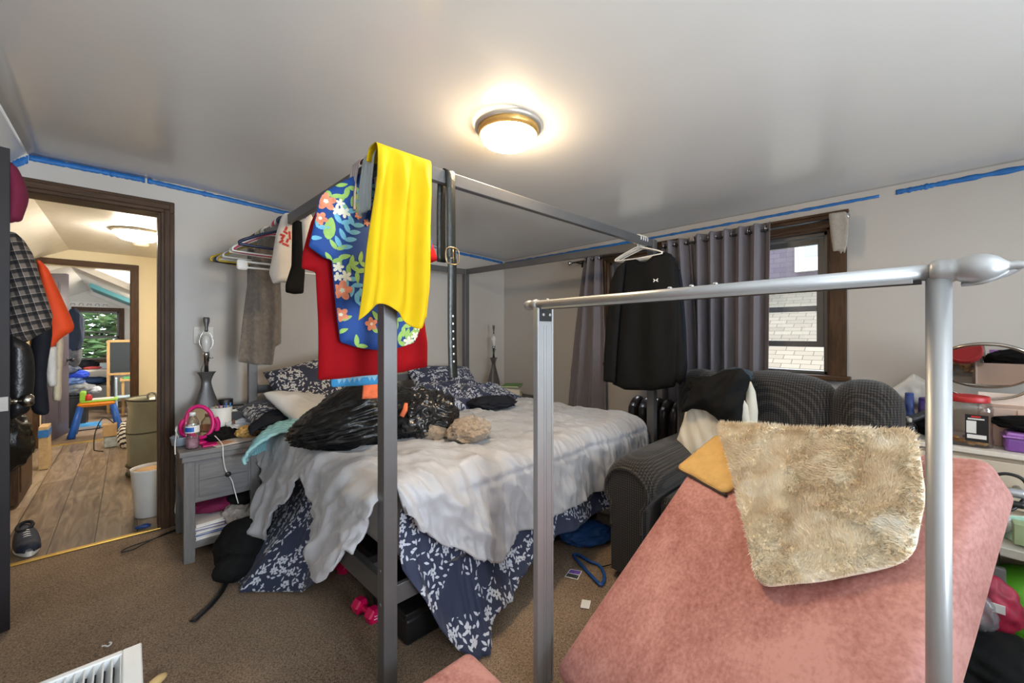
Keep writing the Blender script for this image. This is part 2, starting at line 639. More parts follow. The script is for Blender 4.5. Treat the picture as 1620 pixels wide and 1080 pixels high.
def plank_mat():
    m, nt, b = new_mat('grey_brown_planks')
    tc = nt.nodes.new('ShaderNodeTexCoord')
    mp = nt.nodes.new('ShaderNodeMapping'); mp.inputs['Rotation'].default_value = (0, 0, PI / 2)
    nt.links.new(tc.outputs['Object'], mp.inputs['Vector'])
    br = nt.nodes.new('ShaderNodeTexBrick')
    br.inputs['Scale'].default_value = 1.0
    br.inputs['Brick Width'].default_value = 1.2
    br.inputs['Row Height'].default_value = 0.19
    br.inputs['Mortar Size'].default_value = 0.0025
    br.inputs['Color1'].default_value = (0.15, 0.15, 0.15, 1)
    br.inputs['Color2'].default_value = (0.85, 0.85, 0.85, 1)
    br.inputs['Mortar'].default_value = (0.0, 0.0, 0.0, 1)
    nt.links.new(mp.outputs[0], br.inputs['Vector'])
    mp2 = nt.nodes.new('ShaderNodeMapping'); mp2.inputs['Scale'].default_value = (9, 1.2, 9)
    nt.links.new(tc.outputs['Object'], mp2.inputs['Vector'])
    n = nt.nodes.new('ShaderNodeTexNoise'); n.inputs['Scale'].default_value = 2.2; n.inputs['Detail'].default_value = 6; n.inputs['Distortion'].default_value = 1.2
    nt.links.new(mp2.outputs[0], n.inputs['Vector'])
    sp = nt.nodes.new('ShaderNodeSeparateColor'); nt.links.new(br.outputs['Color'], sp.inputs[0])
    f = math_node(nt, 'MULTIPLY_ADD', sp.outputs[0], 0.35, math_node(nt, 'MULTIPLY', n.outputs['Fac'], 0.75))
    c = ramp(nt, f, [(0.25, C(72, 58, 46)), (0.5, C(128, 110, 92)), (0.75, C(170, 154, 134))])
    mx = nt.nodes.new('ShaderNodeMix'); mx.data_type = 'RGBA'
    nt.links.new(br.outputs['Fac'], mx.inputs['Factor']); nt.links.new(c, mx.inputs['A']); mx.inputs['B'].default_value = C(40, 32, 26)
    nt.links.new(mx.outputs['Result'], b.inputs['Base Color'])
    b.inputs['Roughness'].default_value = 0.32
    return m
m_plank = plank_mat()

# ---------------------------------------------------------------- bedroom shell
D1, D2 = 3.44, 3.18
def ceil_z(x):
    if x < 0.25:
        return 2.252
    t = min(1, (x - 0.25) / (D2 - 0.25))
    return 2.252 - 0.137 * (t ** 0.9)
bm = BM(); box(bm, (-1.4, -1.8, -0.08), (3.4, D1 + 0.01, 0)); struct('floor', bm, m_carpet)
bm = BM()
for (a, b_) in (((-1.45, D1, 0), (-0.52, D1 + .14, 2.5)), ((-0.52, D1, 2.06), (0.15, D1 + .14, 2.5)), ((0.15, D1, 0), (D2 + .14, D1 + .14, 2.5))):
    box(bm, a, b_)
struct('wall_left', bm, m_wall)
W1 = (1.45, 2.05); W2 = (0.42, 1.02); WZ = (1.0, 1.93)
bm = BM()
for y0, y1, z0, z1 in ((-1.9, W2[0], 0, 2.5), (W2[1], W1[0], 0, 2.5), (W1[1], D1, 0, 2.5), (W2[0], W2[1], 0, WZ[0]), (W2[0], W2[1], WZ[1], 2.5), (W1[0], W1[1], 0, WZ[0]), (W1[0], W1[1], WZ[1], 2.5)):
    box(bm, (D2, y0, z0), (D2 + .14, y1, z1))
struct('wall_right', bm, m_wall)
bm = BM()
SX = ((-0.1, 1.0), (1.5, 2.6)); SZ = (0.85, 2.0)  # openings for the added windows behind the camera
xs = [-1.45, SX[0][0], SX[0][1], SX[1][0], SX[1][1], D2 + .14]
for i in range(5):
    if i in (1, 3):
        box(bm, (xs[i], -1.84, 0), (xs[i + 1], -1.7, SZ[0])); box(bm, (xs[i], -1.84, SZ[1]), (xs[i + 1], -1.7, 2.5))
    else:
        box(bm, (xs[i], -1.84, 0), (xs[i + 1], -1.7, 2.5))
struct('wall_back', bm, m_wall)
bm = BM(); box(bm, (-1.45, -1.84, 0), (-1.3, D1 + .14, 2.5)); struct('wall_knee', bm, m_wall)
bm = BM()
def fc(u, v):
    x = -0.40 + (D2 + 0.05 + 0.40) * u
    y = -1.8 + (D1 + 0.05 + 1.8) * v
    return Vector((x, y, ceil_z(x) + 0.004 * nz(x * 1.3, y * 1.3)))
grid(bm, fc, 40, 50)
bmesh.ops.reverse_faces(bm, faces=bm.faces[:])
thicken(bm, 0.06)
struct('ceiling', bm, m_ceil)
bm = BM()
prism(bm, [(-0.41, 2.252), (-1.42, 1.05), (-1.42, 1.15), (-0.45, 2.33), (-0.41, 2.31)], lambda p: Vector((p[0], -1.8, p[1])), (0, D1 + 1.81, 0))
struct('ceiling_slope', bm, m_ceil)
bm = BM(); box(bm, (0.23, D1 - .012, 0), (D2, D1, 0.10), 0.004); struct('baseboard_left', bm, m_trimw)
bm = BM(); box(bm, (D2 - .012, -1.7, 0), (D2, D1 - .02, 0.10), 0.004); struct('baseboard_right', bm, m_trimw)

# bedroom doorway: casing, jamb and brass strip
bm = BM()
box(bm, (0.15, D1 - .022, 0), (0.217, D1, 2.0445), 0.002); box(bm, (0.165, D1 - .032, 0), (0.195, D1 - .02, 2.064), 0.004)
box(bm, (0.135, D1 - .004, 0), (0.155, D1 + .145, 2.05), 0.002)
struct('trim_1', bm, m_dkwood)
bm = BM()
box(bm, (-0.59, D1 - .022, 2.045), (0.217, D1 + .001, 2.12), 0.006); box(bm, (-0.58, D1 - .032, 2.065), (0.195, D1 - .02, 2.10), 0.005)
box(bm, (-0.52, D1 - .004, 2.04), (0.15, D1 + .145, 2.062), 0.002)
struct('trim_2', bm, m_dkwood_h)
bm = BM()
box(bm, (-0.59, D1 - .022, 0), (-0.52, D1, 2.05), 0.006); box(bm, (-0.525, D1 - .004, 0), (-0.505, D1 + .145, 2.05), 0.002)
struct('trim_3', bm, m_dkwood)
bm = BM(); box(bm, (-0.52, D1 - .012, 0.0), (0.15, D1 + .022, 0.008), 0.003)
struct('trim_4', bm, m_brass)

# the opened bedroom door
hx, hy = -0.535, 3.405
ex, ey = -0.362, 2.69
L = math.hypot(ex - hx, ey - hy)
ang = math.atan2(ey - hy, ex - hx)
door = thing('door_1', None, 'door', (hx, hy, 0), ang) if False else None
o = bpy.data.objects.new('door_1', None); COL.objects.link(o); o.location = (hx, hy, 0); o.rotation_euler = (0, 0, ang); o['kind'] = 'structure'
MW['door_1'] = Matrix.Translation((hx, hy, 0)) @ Matrix.Rotation(ang, 4, 'Z')
bm = BM(); box(bm, (0.0, -0.034, 0.008), (L, 0.0, 2.045), 0.002)
for z0, z1 in ((0.2, 0.85), (1.0, 1.9)):
    for x0, x1 in ((0.1, L / 2 - .04), (L / 2 + .04, L - .1)):
        box(bm, (x0, -0.002, z0), (x1, 0.006, z1), 0.005)
mesh('door_leaf', bm, m_doorp, o, local=True)
bm = BM(); box(bm, (L - .001, -0.029, 0.935), (L + .0015, -0.005, 0.995), 0.0005); lathe(bm, [(0.007, 0), (0.007, 0.004)], fr((L, -0.017, 0.965), 0, 0, PI / 2), 12)
mesh('latch_plate', bm, M('latch_metal', C(140, 136, 130), rough=0.5, metal=0.7, var=0.05), o, local=True)
bm = BM(); lathe(bm, [(0.026, 0), (0.026, 0.006), (0.011, 0.010), (0.011, 0.03), (0.02, 0.036), (0.028, 0.05), (0.027, 0.066), (0.018, 0.074)], fr((L - .07, 0.0, 0.965), 0, -PI / 2), 20)
mesh('door_knob', bm, M('satin_nickel', C(170, 165, 155), rough=0.25, metal=1, var=0.03), o, local=True)

# painters tape left along the ceiling line
def tape(pts, w0, label, axis, seedv):
    bm = BM()
    n = 60
    def f(u, v):
        k = u * (len(pts) - 1)
        i = min(len(pts) - 2, int(k))
        p = Vector(pts[i]).lerp(Vector(pts[i + 1]), k - i)
        s = u * 9 + seedv
        w = w0 * (1.5 + 0.8 * nz(s * 3, seedv) + 0.2 * nz(s * 17, seedv))
        w = max(0.002, w)
        z = p.z + (v - 0.5) * 2 * 0.5 * w + 0.003 * nz(s * 8, 3 + v)
        q = Vector((p.x, p.y, z))
        q += Vector((0, -0.0015, 0)) if axis == 'x' else Vector((-0.0015, 0, 0))
        return q
    grid(bm, f, n, 1)
    thicken(bm, 0.0008)
    mesh('painters_tape', bm, m_tape, None, label, 'tape', 'painters tape left along the ceiling')
yy = D1 - .001
tape([(-0.398, yy, 2.235), (-0.1, yy, 2.236), (0.075, yy, 2.236)], 0.022, 'blue painters tape strip along the ceiling above the doorway, left piece', 'x', 1)
tape([(0.085, yy, 2.235), (0.4, yy, 2.222), (0.95, yy, 2.193)], 0.02, 'blue painters tape strip from above the door casing towards the bed canopy', 'x', 9)
tape([(0.95, yy, 2.19), (1.7, yy, 2.155), (2.5, yy, 2.12)], 0.005, 'thin torn blue tape line on the wall behind the hanging shirts', 'x', 21)
tape([(2.5, yy, 2.118), (2.9, yy, 2.105), (3.16, yy, 2.092)], 0.018, 'thicker scrap of blue tape in the far room corner', 'x', 4)
tape([(-0.52, yy, 2.10), (-0.44, yy, 2.19), (-0.40, yy, 2.225)], 0.03, 'short blue tape piece slanting down the wall at the left slope', 'x', 33)
xx = D2 - .001
tape([(xx, 3.42, 2.085), (xx, 2.6, 2.075), (xx, 1.7, 2.068)], 0.016, 'ragged blue tape above the far window near the corner', 'y', 2)
tape([(xx, 1.69, 2.068), (xx, 0.9, 2.068), (xx, 0.19, 2.07)], 0.012, 'long thin blue tape strip above the near window', 'y', 12)
tape([(xx, 0.12, 2.073), (xx, -0.1, 2.076), (xx, -0.9, 2.084)], 0.018, 'blue tape strip on the bare wall right of the near window', 'y', 27)

# ---------------------------------------------------------------- bedroom windows
def window(idx, y0, y1, gap):
    o = bpy.data.objects.new('window_%d' % idx, None); COL.objects.link(o); o.location = (D2, (y0 + y1) / 2, WZ[0]); o['kind'] = 'structure'
    MW[o.name] = Matrix.Translation(o.location)
    z0, z1 = WZ
    cw = 0.085
    bm = BM()
    for a, b_ in (((D2 - .02, y0 - cw, z0 - .03), (D2, y0, z1 + cw)), ((D2 - .02, y1, z0 - .03), (D2, y1 + cw, z1 + cw))):
        box(bm, a, b_, 0.005)
    box(bm, (D2 - .001, y0 - .002, z0), (D2 + .14, y0 + .012, z1)); box(bm, (D2 - .001, y1 - .012, z0), (D2 + .14, y1 + .002, z1))
    mesh('casing', bm, m_dkwood, o)
    bm = BM()
    box(bm, (D2 - .02, y0 - .001, z1), (D2, y1 + .001, z1 + cw), 0.005); box(bm, (D2 - .032, y0 - cw - .01, z1 + cw - .012), (D2, y1 + cw + .01, z1 + cw + .006), 0.004)
    box(bm, (D2 - .001, y0, z1 - .012), (D2 + .14, y1, z1 + .002))
    mesh('head_casing', bm, m_dkwood_y, o)
    bm = BM(); box(bm, (D2 - .06, y0 - cw - .02, z0 - .03), (D2 + .14, y1 + cw + .02, z0), 0.006)
    mesh('sill', bm, m_dkwood_y, o)
    fw = 0.035
    bm = BM()
    ya, yb = y0 + .012, y1 - .012
    for a, b_ in (((D2 + .05, ya, z0), (D2 + .12, ya + fw * .7, z1 - .012)), ((D2 + .05, yb - fw * .7, z0), (D2 + .12, yb, z1 - .012)), ((D2 + .05, ya, z1 - .012 - fw * .7), (D2 + .12, yb, z1 - .012)), ((D2 + .05, ya, z0), (D2 + .12, yb, z0 + .02))):
        box(bm, a, b_, 0.003)
    mesh('frame', bm, m_vinyl, o)
    ym0, ym1 = ya + fw * .7, yb - fw * .7
    zm = 1.43
    def sash(xa, za, zb, nm):
        bm = BM(); s = 0.038
        for a, b_ in (((xa, ym0, za), (xa + .03, ym0 + s, zb)), ((xa, ym1 - s, za), (xa + .03, ym1, zb)), ((xa, ym0 + s - .002, zb - s), (xa + .03, ym1 - s + .002, zb)), ((xa, ym0 + s - .002, za), (xa + .03, ym1 - s + .002, za + s))):
            box(bm, a, b_, 0.003)
        so = mesh('sash', bm, m_vinyl, o)
        bm = BM(); box(bm, (xa + .013, ym0 + s, za + s), (xa + .017, ym1 - s, zb - s))
        g = mesh('pane', bm, m_glass, so)
    sash(D2 + .09, zm - .02, z1 - .04, 'upper')
    sash(D2 + .055, z0 + .02 + gap, zm + .02 + gap, 'lower')
window(1, W1[0], W1[1], 0.25)
window(2, W2[0], W2[1], 0.155)
def added_back_window(idx, x0, x1):  # unseen window added behind the camera to let fill light in
    o = bpy.data.objects.new('window_%d' % idx, None); COL.objects.link(o); o.location = ((x0 + x1) / 2, -1.7, SZ[0]); o['kind'] = 'structure'
    MW[o.name] = Matrix.Translation(o.location)
    bm = BM(); cw = 0.085
    for a, b_ in (((x0 - cw, -1.7, SZ[0] - .05), (x0, -1.68, SZ[1] + cw)), ((x1, -1.7, SZ[0] - .05), (x1 + cw, -1.68, SZ[1] + cw)), ((x0 - .001, -1.7, SZ[1]), (x1 + .001, -1.68, SZ[1] + cw)), ((x0 - .03, -1.76, SZ[0] - .05), (x1 + .03, -1.64, SZ[0]))):
        box(bm, a, b_, 0.005)
    mesh('casing', bm, m_dkwood, o)
    bm = BM(); zm = (SZ[0] + SZ[1]) / 2
    for a, b_ in (((x0, -1.8, SZ[0]), (x0 + .05, -1.76, SZ[1])), ((x1 - .05, -1.8, SZ[0]), (x1, -1.76, SZ[1])), ((x0, -1.8, zm - .025), (x1, -1.76, zm + .025)), ((x0, -1.8, SZ[1] - .05), (x1, -1.76, SZ[1])), ((x0, -1.8, SZ[0]), (x1, -1.76, SZ[0] + .05))):
        box(bm, a, b_, 0.003)
    s = mesh('sash', bm, m_vinyl, o)
    bm = BM(); box(bm, (x0 + .05, -1.782, SZ[0] + .05), (x1 - .05, -1.778, SZ[1] - .05)); mesh('pane', bm, m_glass, s)
added_back_window(4, *SX[0]); added_back_window(5, *SX[1])

# ---------------------------------------------------------------- neighbour house and tree outside
def shingle(name, c0, c1, c2, sc, rot=(0, 0, 0)):
    m, nt, b = new_mat(name)
    uv = nt.nodes.new('ShaderNodeUVMap')
    br = nt.nodes.new('ShaderNodeTexBrick')
    br.inputs['Scale'].default_value = sc
    br.inputs['Brick Width'].default_value = 0.9; br.inputs['Row Height'].default_value = 0.4
    br.inputs['Mortar Size'].default_value = 0.02
    br.inputs['Color1'].default_value = c0; br.inputs['Color2'].default_value = c1; br.inputs['Mortar'].default_value = c2
    nt.links.new(uv.outputs[0], br.inputs['Vector'])
    nt.links.new(br.outputs['Color'], b.inputs['Base Color'])
    b.inputs['Roughness'].default_value = 0.9
    return m
nb = thing('neighbor_house', 'pale shingled roof and mauve gable of the house outside the near window', 'house', (7.5, 1.2, -3))
bm = BM()
grid(bm, lambda u, v: Vector((5.2 + 2.6 * v, -3 + 9 * u, 0.25 + 1.85 * v)), 1, 1, lambda u, v: (9 * u, 3.2 * v))
thicken(bm, -0.06)
mesh('roof', bm, shingle('roof_shingles', C(134, 124, 110), C(150, 139, 124), C(92, 86, 78), 4.4), nb)
bm = BM()
grid(bm, lambda u, v: Vector((7.8, -3 + 9 * u, -3 + 8 * v)), 1, 1, lambda u, v: (9 * u, 8 * v))
thicken(bm, -0.1)
mesh('gable_wall', bm, shingle('wall_shingles', C(84, 76, 86), C(94, 84, 94), C(70, 62, 72), 5), nb)
bm = BM(); box(bm, (7.69, 0.60, 2.25), (7.83, 1.46, 3.6), 0.01)
fr_ = mesh('window_frame', bm, M('outside_white_trim', C(220, 220, 216), rough=0.6, var=0.03), nb)
bm = BM(); box(bm, (7.67, 0.72, 2.47), (7.70, 1.33, 3.4), 0.004)
mesh('pane', bm, M('outside_pane', C(150, 166, 172), rough=0.1, var=0.05), fr_)
m_leafg = M('green_leaves', C(92, 124, 70), rough=0.6, var=0.3, vs=3)
def tree(name, label, c, rad, n, h, seed, trunk_z):
    r = random.Random(seed)
    t = thing(name, label, 'tree', (c[0], c[1], trunk_z))
    bm = BM()
    for _ in range(n):
        d = Vector((r.gauss(0, 1), r.gauss(0, 1), r.gauss(0, 1))).normalized() * (r.random() ** 0.35)
        p = Vector(c) + Vector((d.x * rad[0], d.y * rad[1], d.z * rad[2]))
        a, b_ = r.uniform(0, 6.28), r.uniform(-1, 1)
        mx = Matrix.Translation(p) @ Matrix.Rotation(a, 4, 'Z') @ Matrix.Rotation(b_, 4, 'X')
        vs = [bm.verts.new(mx @ Vector(q)) for q in ((-h, 0, 0), (0, -h * .45, 0.02), (h, 0, -.03), (0, h * .45, 0.02))]
        bm.faces.new(vs)
    mesh('foliage', bm, m_leafg, t)
    bm = BM(); tube(bm, [(c[0], c[1], trunk_z), (c[0] + .1, c[1], c[2] - rad[2] * .5), (c[0], c[1] + .1, c[2])], [0.22, 0.15, 0.08], 8)
    mesh('trunk', bm, m_dkwood, t)
tree('garden_tree', 'leafy green tree seen through the far bedroom window', (9.5, 6.6, 2.6), (1.6, 2.0, 2.0), 1500, 0.16, 5, -3)

# ---------------------------------------------------------------- ceiling lamp
m_glow = M('glowing_dome', C(255, 240, 220), rough=0.4, var=0, emit=(1.0, 0.76, 0.48, 1), estr=LAMP)
m_glow2 = M('glowing_hall_dome', C(255, 240, 220), rough=0.4, var=0, emit=(1.0, 0.90, 0.76, 1), estr=HALL)
lx, ly = 1.238, 1.31
lz = ceil_z(lx)
lamp = thing('ceiling_light', 'round flush ceiling lamp glowing above the bed', 'lamp', (lx, ly, lz))
bm = BM(); lathe(bm, [(0.15, 0.0), (0.151, -0.012), (0.146, -0.018), (0.120, -0.02)], fr((lx, ly, lz + .002)), 48, capb=False, capt=False)
thicken(bm, 0.002); mesh('rim', bm, M('lamp_rim_metal', C(205, 200, 190), rough=0.3, metal=0.6, var=0.05), lamp)
bm = BM(); lathe(bm, [(0.136, -0.012), (0.134, -0.03), (0.126, -0.045)], fr((lx, ly, lz)), 48, capb=False, capt=False); thicken(bm, 0.003)
mesh('band', bm, M('lamp_brass_band', C(190, 150, 84), rough=0.35, metal=0.5, var=0.1), lamp)
bm = BM(); lathe(bm, [(0.124, -0.043), (0.123, -0.055), (0.112, -0.074), (0.085, -0.088), (0.045, -0.096), (0.006, -0.098)], fr((lx, ly, lz)), 48, capb=False)
mesh('dome', bm, m_glow, lamp)

# ---------------------------------------------------------------- hall beyond the doorway
HY0, HY1 = D1 + .14, 6.80
bm = BM(); box(bm, (-1.3, D1 + .01, -0.08), (0.62, HY1 + .03, 0.0)); struct('floor_hall', bm, m_plank)
bm = BM(); box(bm, (0.55, HY0, 0), (0.65, HY1, 2.4)); struct('wall_hall_right', bm, m_cream)
bm = BM(); box(bm, (-1.3, HY0, 0), (-1.2, HY1, 2.4)); struct('wall_hall_left', bm, m_cream)
bm = BM()
FX = (-0.71, 0.02)
for a, b_ in (((-1.3, HY1, 0), (FX[0], HY1 + .12, 2.5)), ((FX[0], HY1, 2.04), (FX[1], HY1 + .12, 2.5)), ((FX[1], HY1, 0), (0.65, HY1 + .12, 2.5))):
    box(bm, a, b_)
struct('wall_hall_far', bm, m_cream)
bm = BM()
prism(bm, [(-1.3, 1.78), (-0.49, 2.225), (0.65, 2.225), (0.65, 2.29), (-0.51, 2.29), (-1.3, 1.85)], lambda p: Vector((p[0], HY0 - .01, p[1])), (0, HY1 - HY0 + .02, 0))
struct('ceiling_hall', bm, m_trimw)
bm = BM()
box(bm, (FX[1], HY1 - .022, 0), (FX[1] + .07, HY1, 2.0395), 0.003); box(bm, (FX[1] - .01, HY1 - .003, 0), (FX[1] + .005, HY1 + .125, 2.04))
struct('trim_5', bm, m_dkwood)
bm = BM()
box(bm, (FX[0] - .07, HY1 - .022, 2.04), (FX[1] + .07, HY1, 2.11), 0.005)
struct('trim_6', bm, m_dkwood_h)
bm = BM(); box(bm, (FX[0] - .07, HY1 - .022, 0), (FX[0], HY1, 2.04), 0.005); struct('trim_7', bm, m_dkwood)
bm = BM(); box(bm, (FX[0], HY1 - .02, 0), (FX[1], HY1 + .03, 0.008), 0.002); struct('trim_8', bm, m_brass)
hl = thing('ceiling_light', 'round flush hall lamp glowing on the hallway ceiling beyond the door', 'lamp', (0.06, 5.14, 2.225))
bm = BM(); lathe(bm, [(0.18, 0), (0.182, -0.02), (0.165, -0.026)], fr((0.06, 5.14, 2.226)), 40, capb=False, capt=False); thicken(bm, 0.002); mesh('rim', bm, bpy.data.materials['lamp_rim_metal'], hl)
bm = BM(); lathe(bm, [(0.164, -0.022), (0.155, -0.05), (0.12, -0.08), (0.06, -0.096), (0.006, -0.1)], fr((0.06, 5.14, 2.225)), 40); mesh('dome', bm, m_glow2, hl)
bm = BM(); lathe(bm, [(0.065, 0), (0.066, -0.02), (0.055, -0.032), (0.02, -0.034)], fr((0.095, 5.8, 2.226)), 28)
mesh('smoke_detector', bm, M('detector_ivory', C(222, 214, 196), rough=0.5, var=0.03), None, 'small round smoke detector on the hall ceiling behind the lamp', 'smoke detector')

# far room door, opened into the far room
o = bpy.data.objects.new('door_2', None); COL.objects.link(o)
o.location = (-0.71, HY1 - .05, 0); fa = math.radians(80); o.rotation_euler = (0, 0, fa); o['kind'] = 'structure'

# ---------------------------------------------------------------- measuring helpers: where the sight line of a photo pixel meets a plane of the room
_c, _s = math.cos(math.radians(46.1)), math.sin(math.radians(46.1))
def ray(px, py):
    l = (px - 810) / 630
    return Vector((_c + _s * l, _s - _c * l, (528 - py) / 630))
EYE = Vector((0, 0, 1.26))
def at_z(px, py, z):
    d = ray(px, py); return EYE + d * ((z - 1.26) / d.z)
def at_y(px, py, y):
    d = ray(px, py); return EYE + d * (y / d.y)
def at_x(px, py, x):
    d = ray(px, py); return EYE + d * (x / d.x)
def rounded(pts):
    return [(p.x, p.y) for p in smooth_path([(a, b, 0) for a, b in pts], 3, True)]
def soften(pts, soft):
    return rounded(pts) if soft else rnd_poly([Vector(p) for p in pts], .008, 2)
def panel_y(pix, y, soft=False, **k):
    return Panel(soften([(p.x, p.z) for p in (at_y(a, b, y) for a, b in pix)], soft), (0, y, 0), (1, 0, 0), (0, 0, 1), **k)
def panel_x(pix, x, soft=False, **k):
    return Panel(soften([(-p.y, p.z) for p in (at_x(a, b, x) for a, b in pix)], soft), (x, 0, 0), (0, -1, 0), (0, 0, 1), **k)

# ---------------------------------------------------------------- canopy bed
m_bed = M('grey_bed_metal', C(98, 97, 97), rough=0.38, metal=0.35, var=0.05, vs=5)
NP, LP, BP, RP = (0.669, 1.34), (0.61, 3.2), (2.45, 3.22), (2.62, 1.32)
HB = 1.91
bed = thing('canopy_bed', 'grey metal canopy bed frame with clothes slung over its top rails', 'bed', (1.6, 2.3, 0))
hp = 0.026
for x, y in (NP, LP, BP, RP):
    bm = BM(); box(bm, (x - hp, y - hp, 0), (x + hp, y + hp, HB), 0.003)
    for z in (0.42, 0.30):
        lathe(bm, [(0.006, 0), (0.006, 0.003), (0.003, 0.004)], fr((x - hp, y, z), 0, 0, -PI / 2), 10)
    mesh('post', bm, m_bed, bed)
def rail(name, a, b, z0, z1, w=0.03):
    a, b = Vector((a[0], a[1], 0)), Vector((b[0], b[1], 0))
    d = (b - a); l = d.length; an = math.atan2(d.y, d.x)
    bm = BM(); box(bm, (hp, -w / 2, z0), (l - hp, w / 2, z1), 0.003, fr(a, an))
    return mesh(name, bm, m_bed, bed)
for a, b in ((NP, LP), (NP, RP), (RP, BP), (LP, BP)):
    rail('canopy_rail', a, b, HB - .052, HB)
rail('headboard_rail', LP, BP, 0.85, 0.905); rail('headboard_rail', LP, BP, 0.40, 0.46)
rail('side_rail', (0.70, 1.34), (0.64, 3.2), 0.25, 0.34); rail('side_rail', (2.59, 1.32), (2.43, 3.22), 0.25, 0.34)
rail('foot_rail', (0.67, 1.352), (2.62, 1.345), 0.27, 0.34, 0.02)
for k in range(4):
    y = 1.6 + k * 0.42
    bm = BM(); box(bm, (0.70, y, 0.27), (2.46, y + .06, 0.30), 0.003); mesh('slat', bm, m_bed, bed)

m_matt = M('mattress_ticking', C(200, 198, 194), rough=0.8, var=0.05)
bm = BM(); box(bm, (0.76, 1.47, 0.345), (2.44, 3.13, 0.63), 0.05, seg=4); smooth_all(bm)
mesh('mattress', bm, m_matt, None, 'thick mattress under the pale comforter on the canopy bed', 'mattress')

# comforter
m_comf = M('pale_grey_satin_comforter', C(170, 170, 174), rough=0.5, var=0.05, vs=3, bump=0.15, bs=60, sheen=0.3)
X0, X1, Y0, Y1, ZT, RR = 0.72, 2.50, 1.42, 2.90, 0.675, 0.085
def lerp_tab(t, tab):
    if t <= tab[0][0]: return tab[0][1]
    for (a, va), (b, vb) in zip(tab, tab[1:]):
        if t <= b:
            k = (t - a) / (b - a); k = k * k * (3 - 2 * k)
            return va + (vb - va) * k
    return tab[-1][1]
OS = [(0.72, 0.05), (0.735, 0.13), (0.80, 0.22), (0.90, 0.31), (1.05, 0.40), (1.17, 0.47), (1.30, 0.40), (1.7, 0.38), (2.5, 0.37)]
OW = [(1.42, 0.25), (1.46, 0.34), (1.54, 0.41), (1.66, 0.42), (1.75, 0.36), (1.92, 0.24), (2.06, 0.16), (2.22, 0.34), (2.38, 0.56), (2.50, 0.56), (2.62, 0.36), (2.9, 0.20)]
def drape(px, py):
    cx, cy = max(X0, min(X1, px)), max(Y0, min(9, py))
    ox, oy = px - cx, py - cy
    r = math.hypot(ox, oy)
    puff = 0.018 * nz(cx * 2.2, cy * 2.2, 0, 3) + 0.03 * math.exp(-((cx - 0.85) ** 2 / 0.03)) * 0.6
    if r < 1e-9:
        return Vector((px, py, ZT + puff)), 0.0
    dx, dy = ox / r, oy / r
    arc = RR * PI / 2
    if r < arc:
        a = r / RR
        out, down = RR * math.sin(a), RR * (1 - math.cos(a))
    else:
        fl = 0.10 if dy < -0.5 else 0.34
        out, down = RR + (r - arc) * fl, RR + (r - arc) * math.sqrt(1 - fl * fl)
    return Vector((cx + dx * out, cy + dy * out, ZT + puff - down)), r
us = [('w', k / 30) for k in range(30, 0, -1)] + [('t', X0 + (X1 - X0) * k / 230) for k in range(231)] + [('e', k / 18) for k in range(1, 19)]
vs = [('s', k / 44) for k in range(44, 0, -1)] + [('t', Y0 + (Y1 - Y0) * k / 120) for k in range(121)]
bm = BM()
G = []
P0 = []
for ua, uk in us:
    rowv = []
    for va, vk in vs:
        cy = Y0 if va == 's' else vk
        cx = X0 if ua == 'w' else (X1 if ua == 'e' else uk)
        px = uk if ua == 't' else (X0 - lerp_tab(cy, OW) * uk if ua == 'w' else X1 + 0.2 * uk)
        py = vk if va == 't' else Y0 - lerp_tab(cx, OS) * vk
        p, r = drape(px, py)
        v = bm.verts.new(p)
        rowv.append(v); P0.append((v, px, py, r, cx, cy))
    G.append(rowv)
for i in range(len(us) - 1):
    for j in range(len(vs) - 1):
        f = bm.faces.new((G[i][j], G[i + 1][j], G[i + 1][j + 1], G[i][j + 1])); f.smooth = True
bm.normal_update()
mv = []
for v, px, py, r, cx, cy in P0:
    right = max(0, min(1, (px - 0.95) / 0.5))
    wob = 0.5 * nz(px * 3, py * 3, 0, 1)
    sw = max(0, min(1, (X0 + 0.05 - px) / 0.15)) if px < X0 + .05 else 0
    d = right * (0.013 * nz(px * 34 + 2.5 * wob + 5 * nz(px * 1.2, py * 1.5), py * 4.5) + 0.005 * nz(px * 62, py * 7, 0, 2))
    d += (1 - right * 0.4) * (0.024 * ridge(px * 4.5 + py * 3.0, py * 1.7 - px * 1.2, 0, 4) + 0.019 * ridge(px * 10 + py * 7, py * 4 - px * 3, 0, 8) + 0.010 * ridge(px * 22 + py * 12, py * 8 - px * 9, 0, 18))
    d += 0.010 * nz(px * 5, py * 5, 0, 6)
    k = min(1, r / 0.35)
    if r > 0:
        s = px if cy <= Y0 + 1e-6 else py
        d += k * (0.036 * nz(s * 7.5, 0.5 + r * 0.8, 0, 12) + 0.020 * nz(s * 17, r * 1.4, 0, 15) + .008 * ridge(s * 26, r * 5, 0, 16))
    for t0 in (1.30, 1.62, 1.94, 2.26, 2.58):
        d -= 0.009 * math.exp(-((py - t0 - 0.02 * nz(px * 2, t0)) / 0.010) ** 2) * (1 if right > 0.3 else 0.4)
    mv.append((v, v.normal * d))
for v, q in mv:
    v.co += q
    v.co.z = max(v.co.z, 0.02)
thicken(bm, 0.012)
smooth_all(bm)
mesh('comforter', bm, m_comf, None, 'rumpled pale grey quilted comforter spread over the canopy bed', 'comforter')

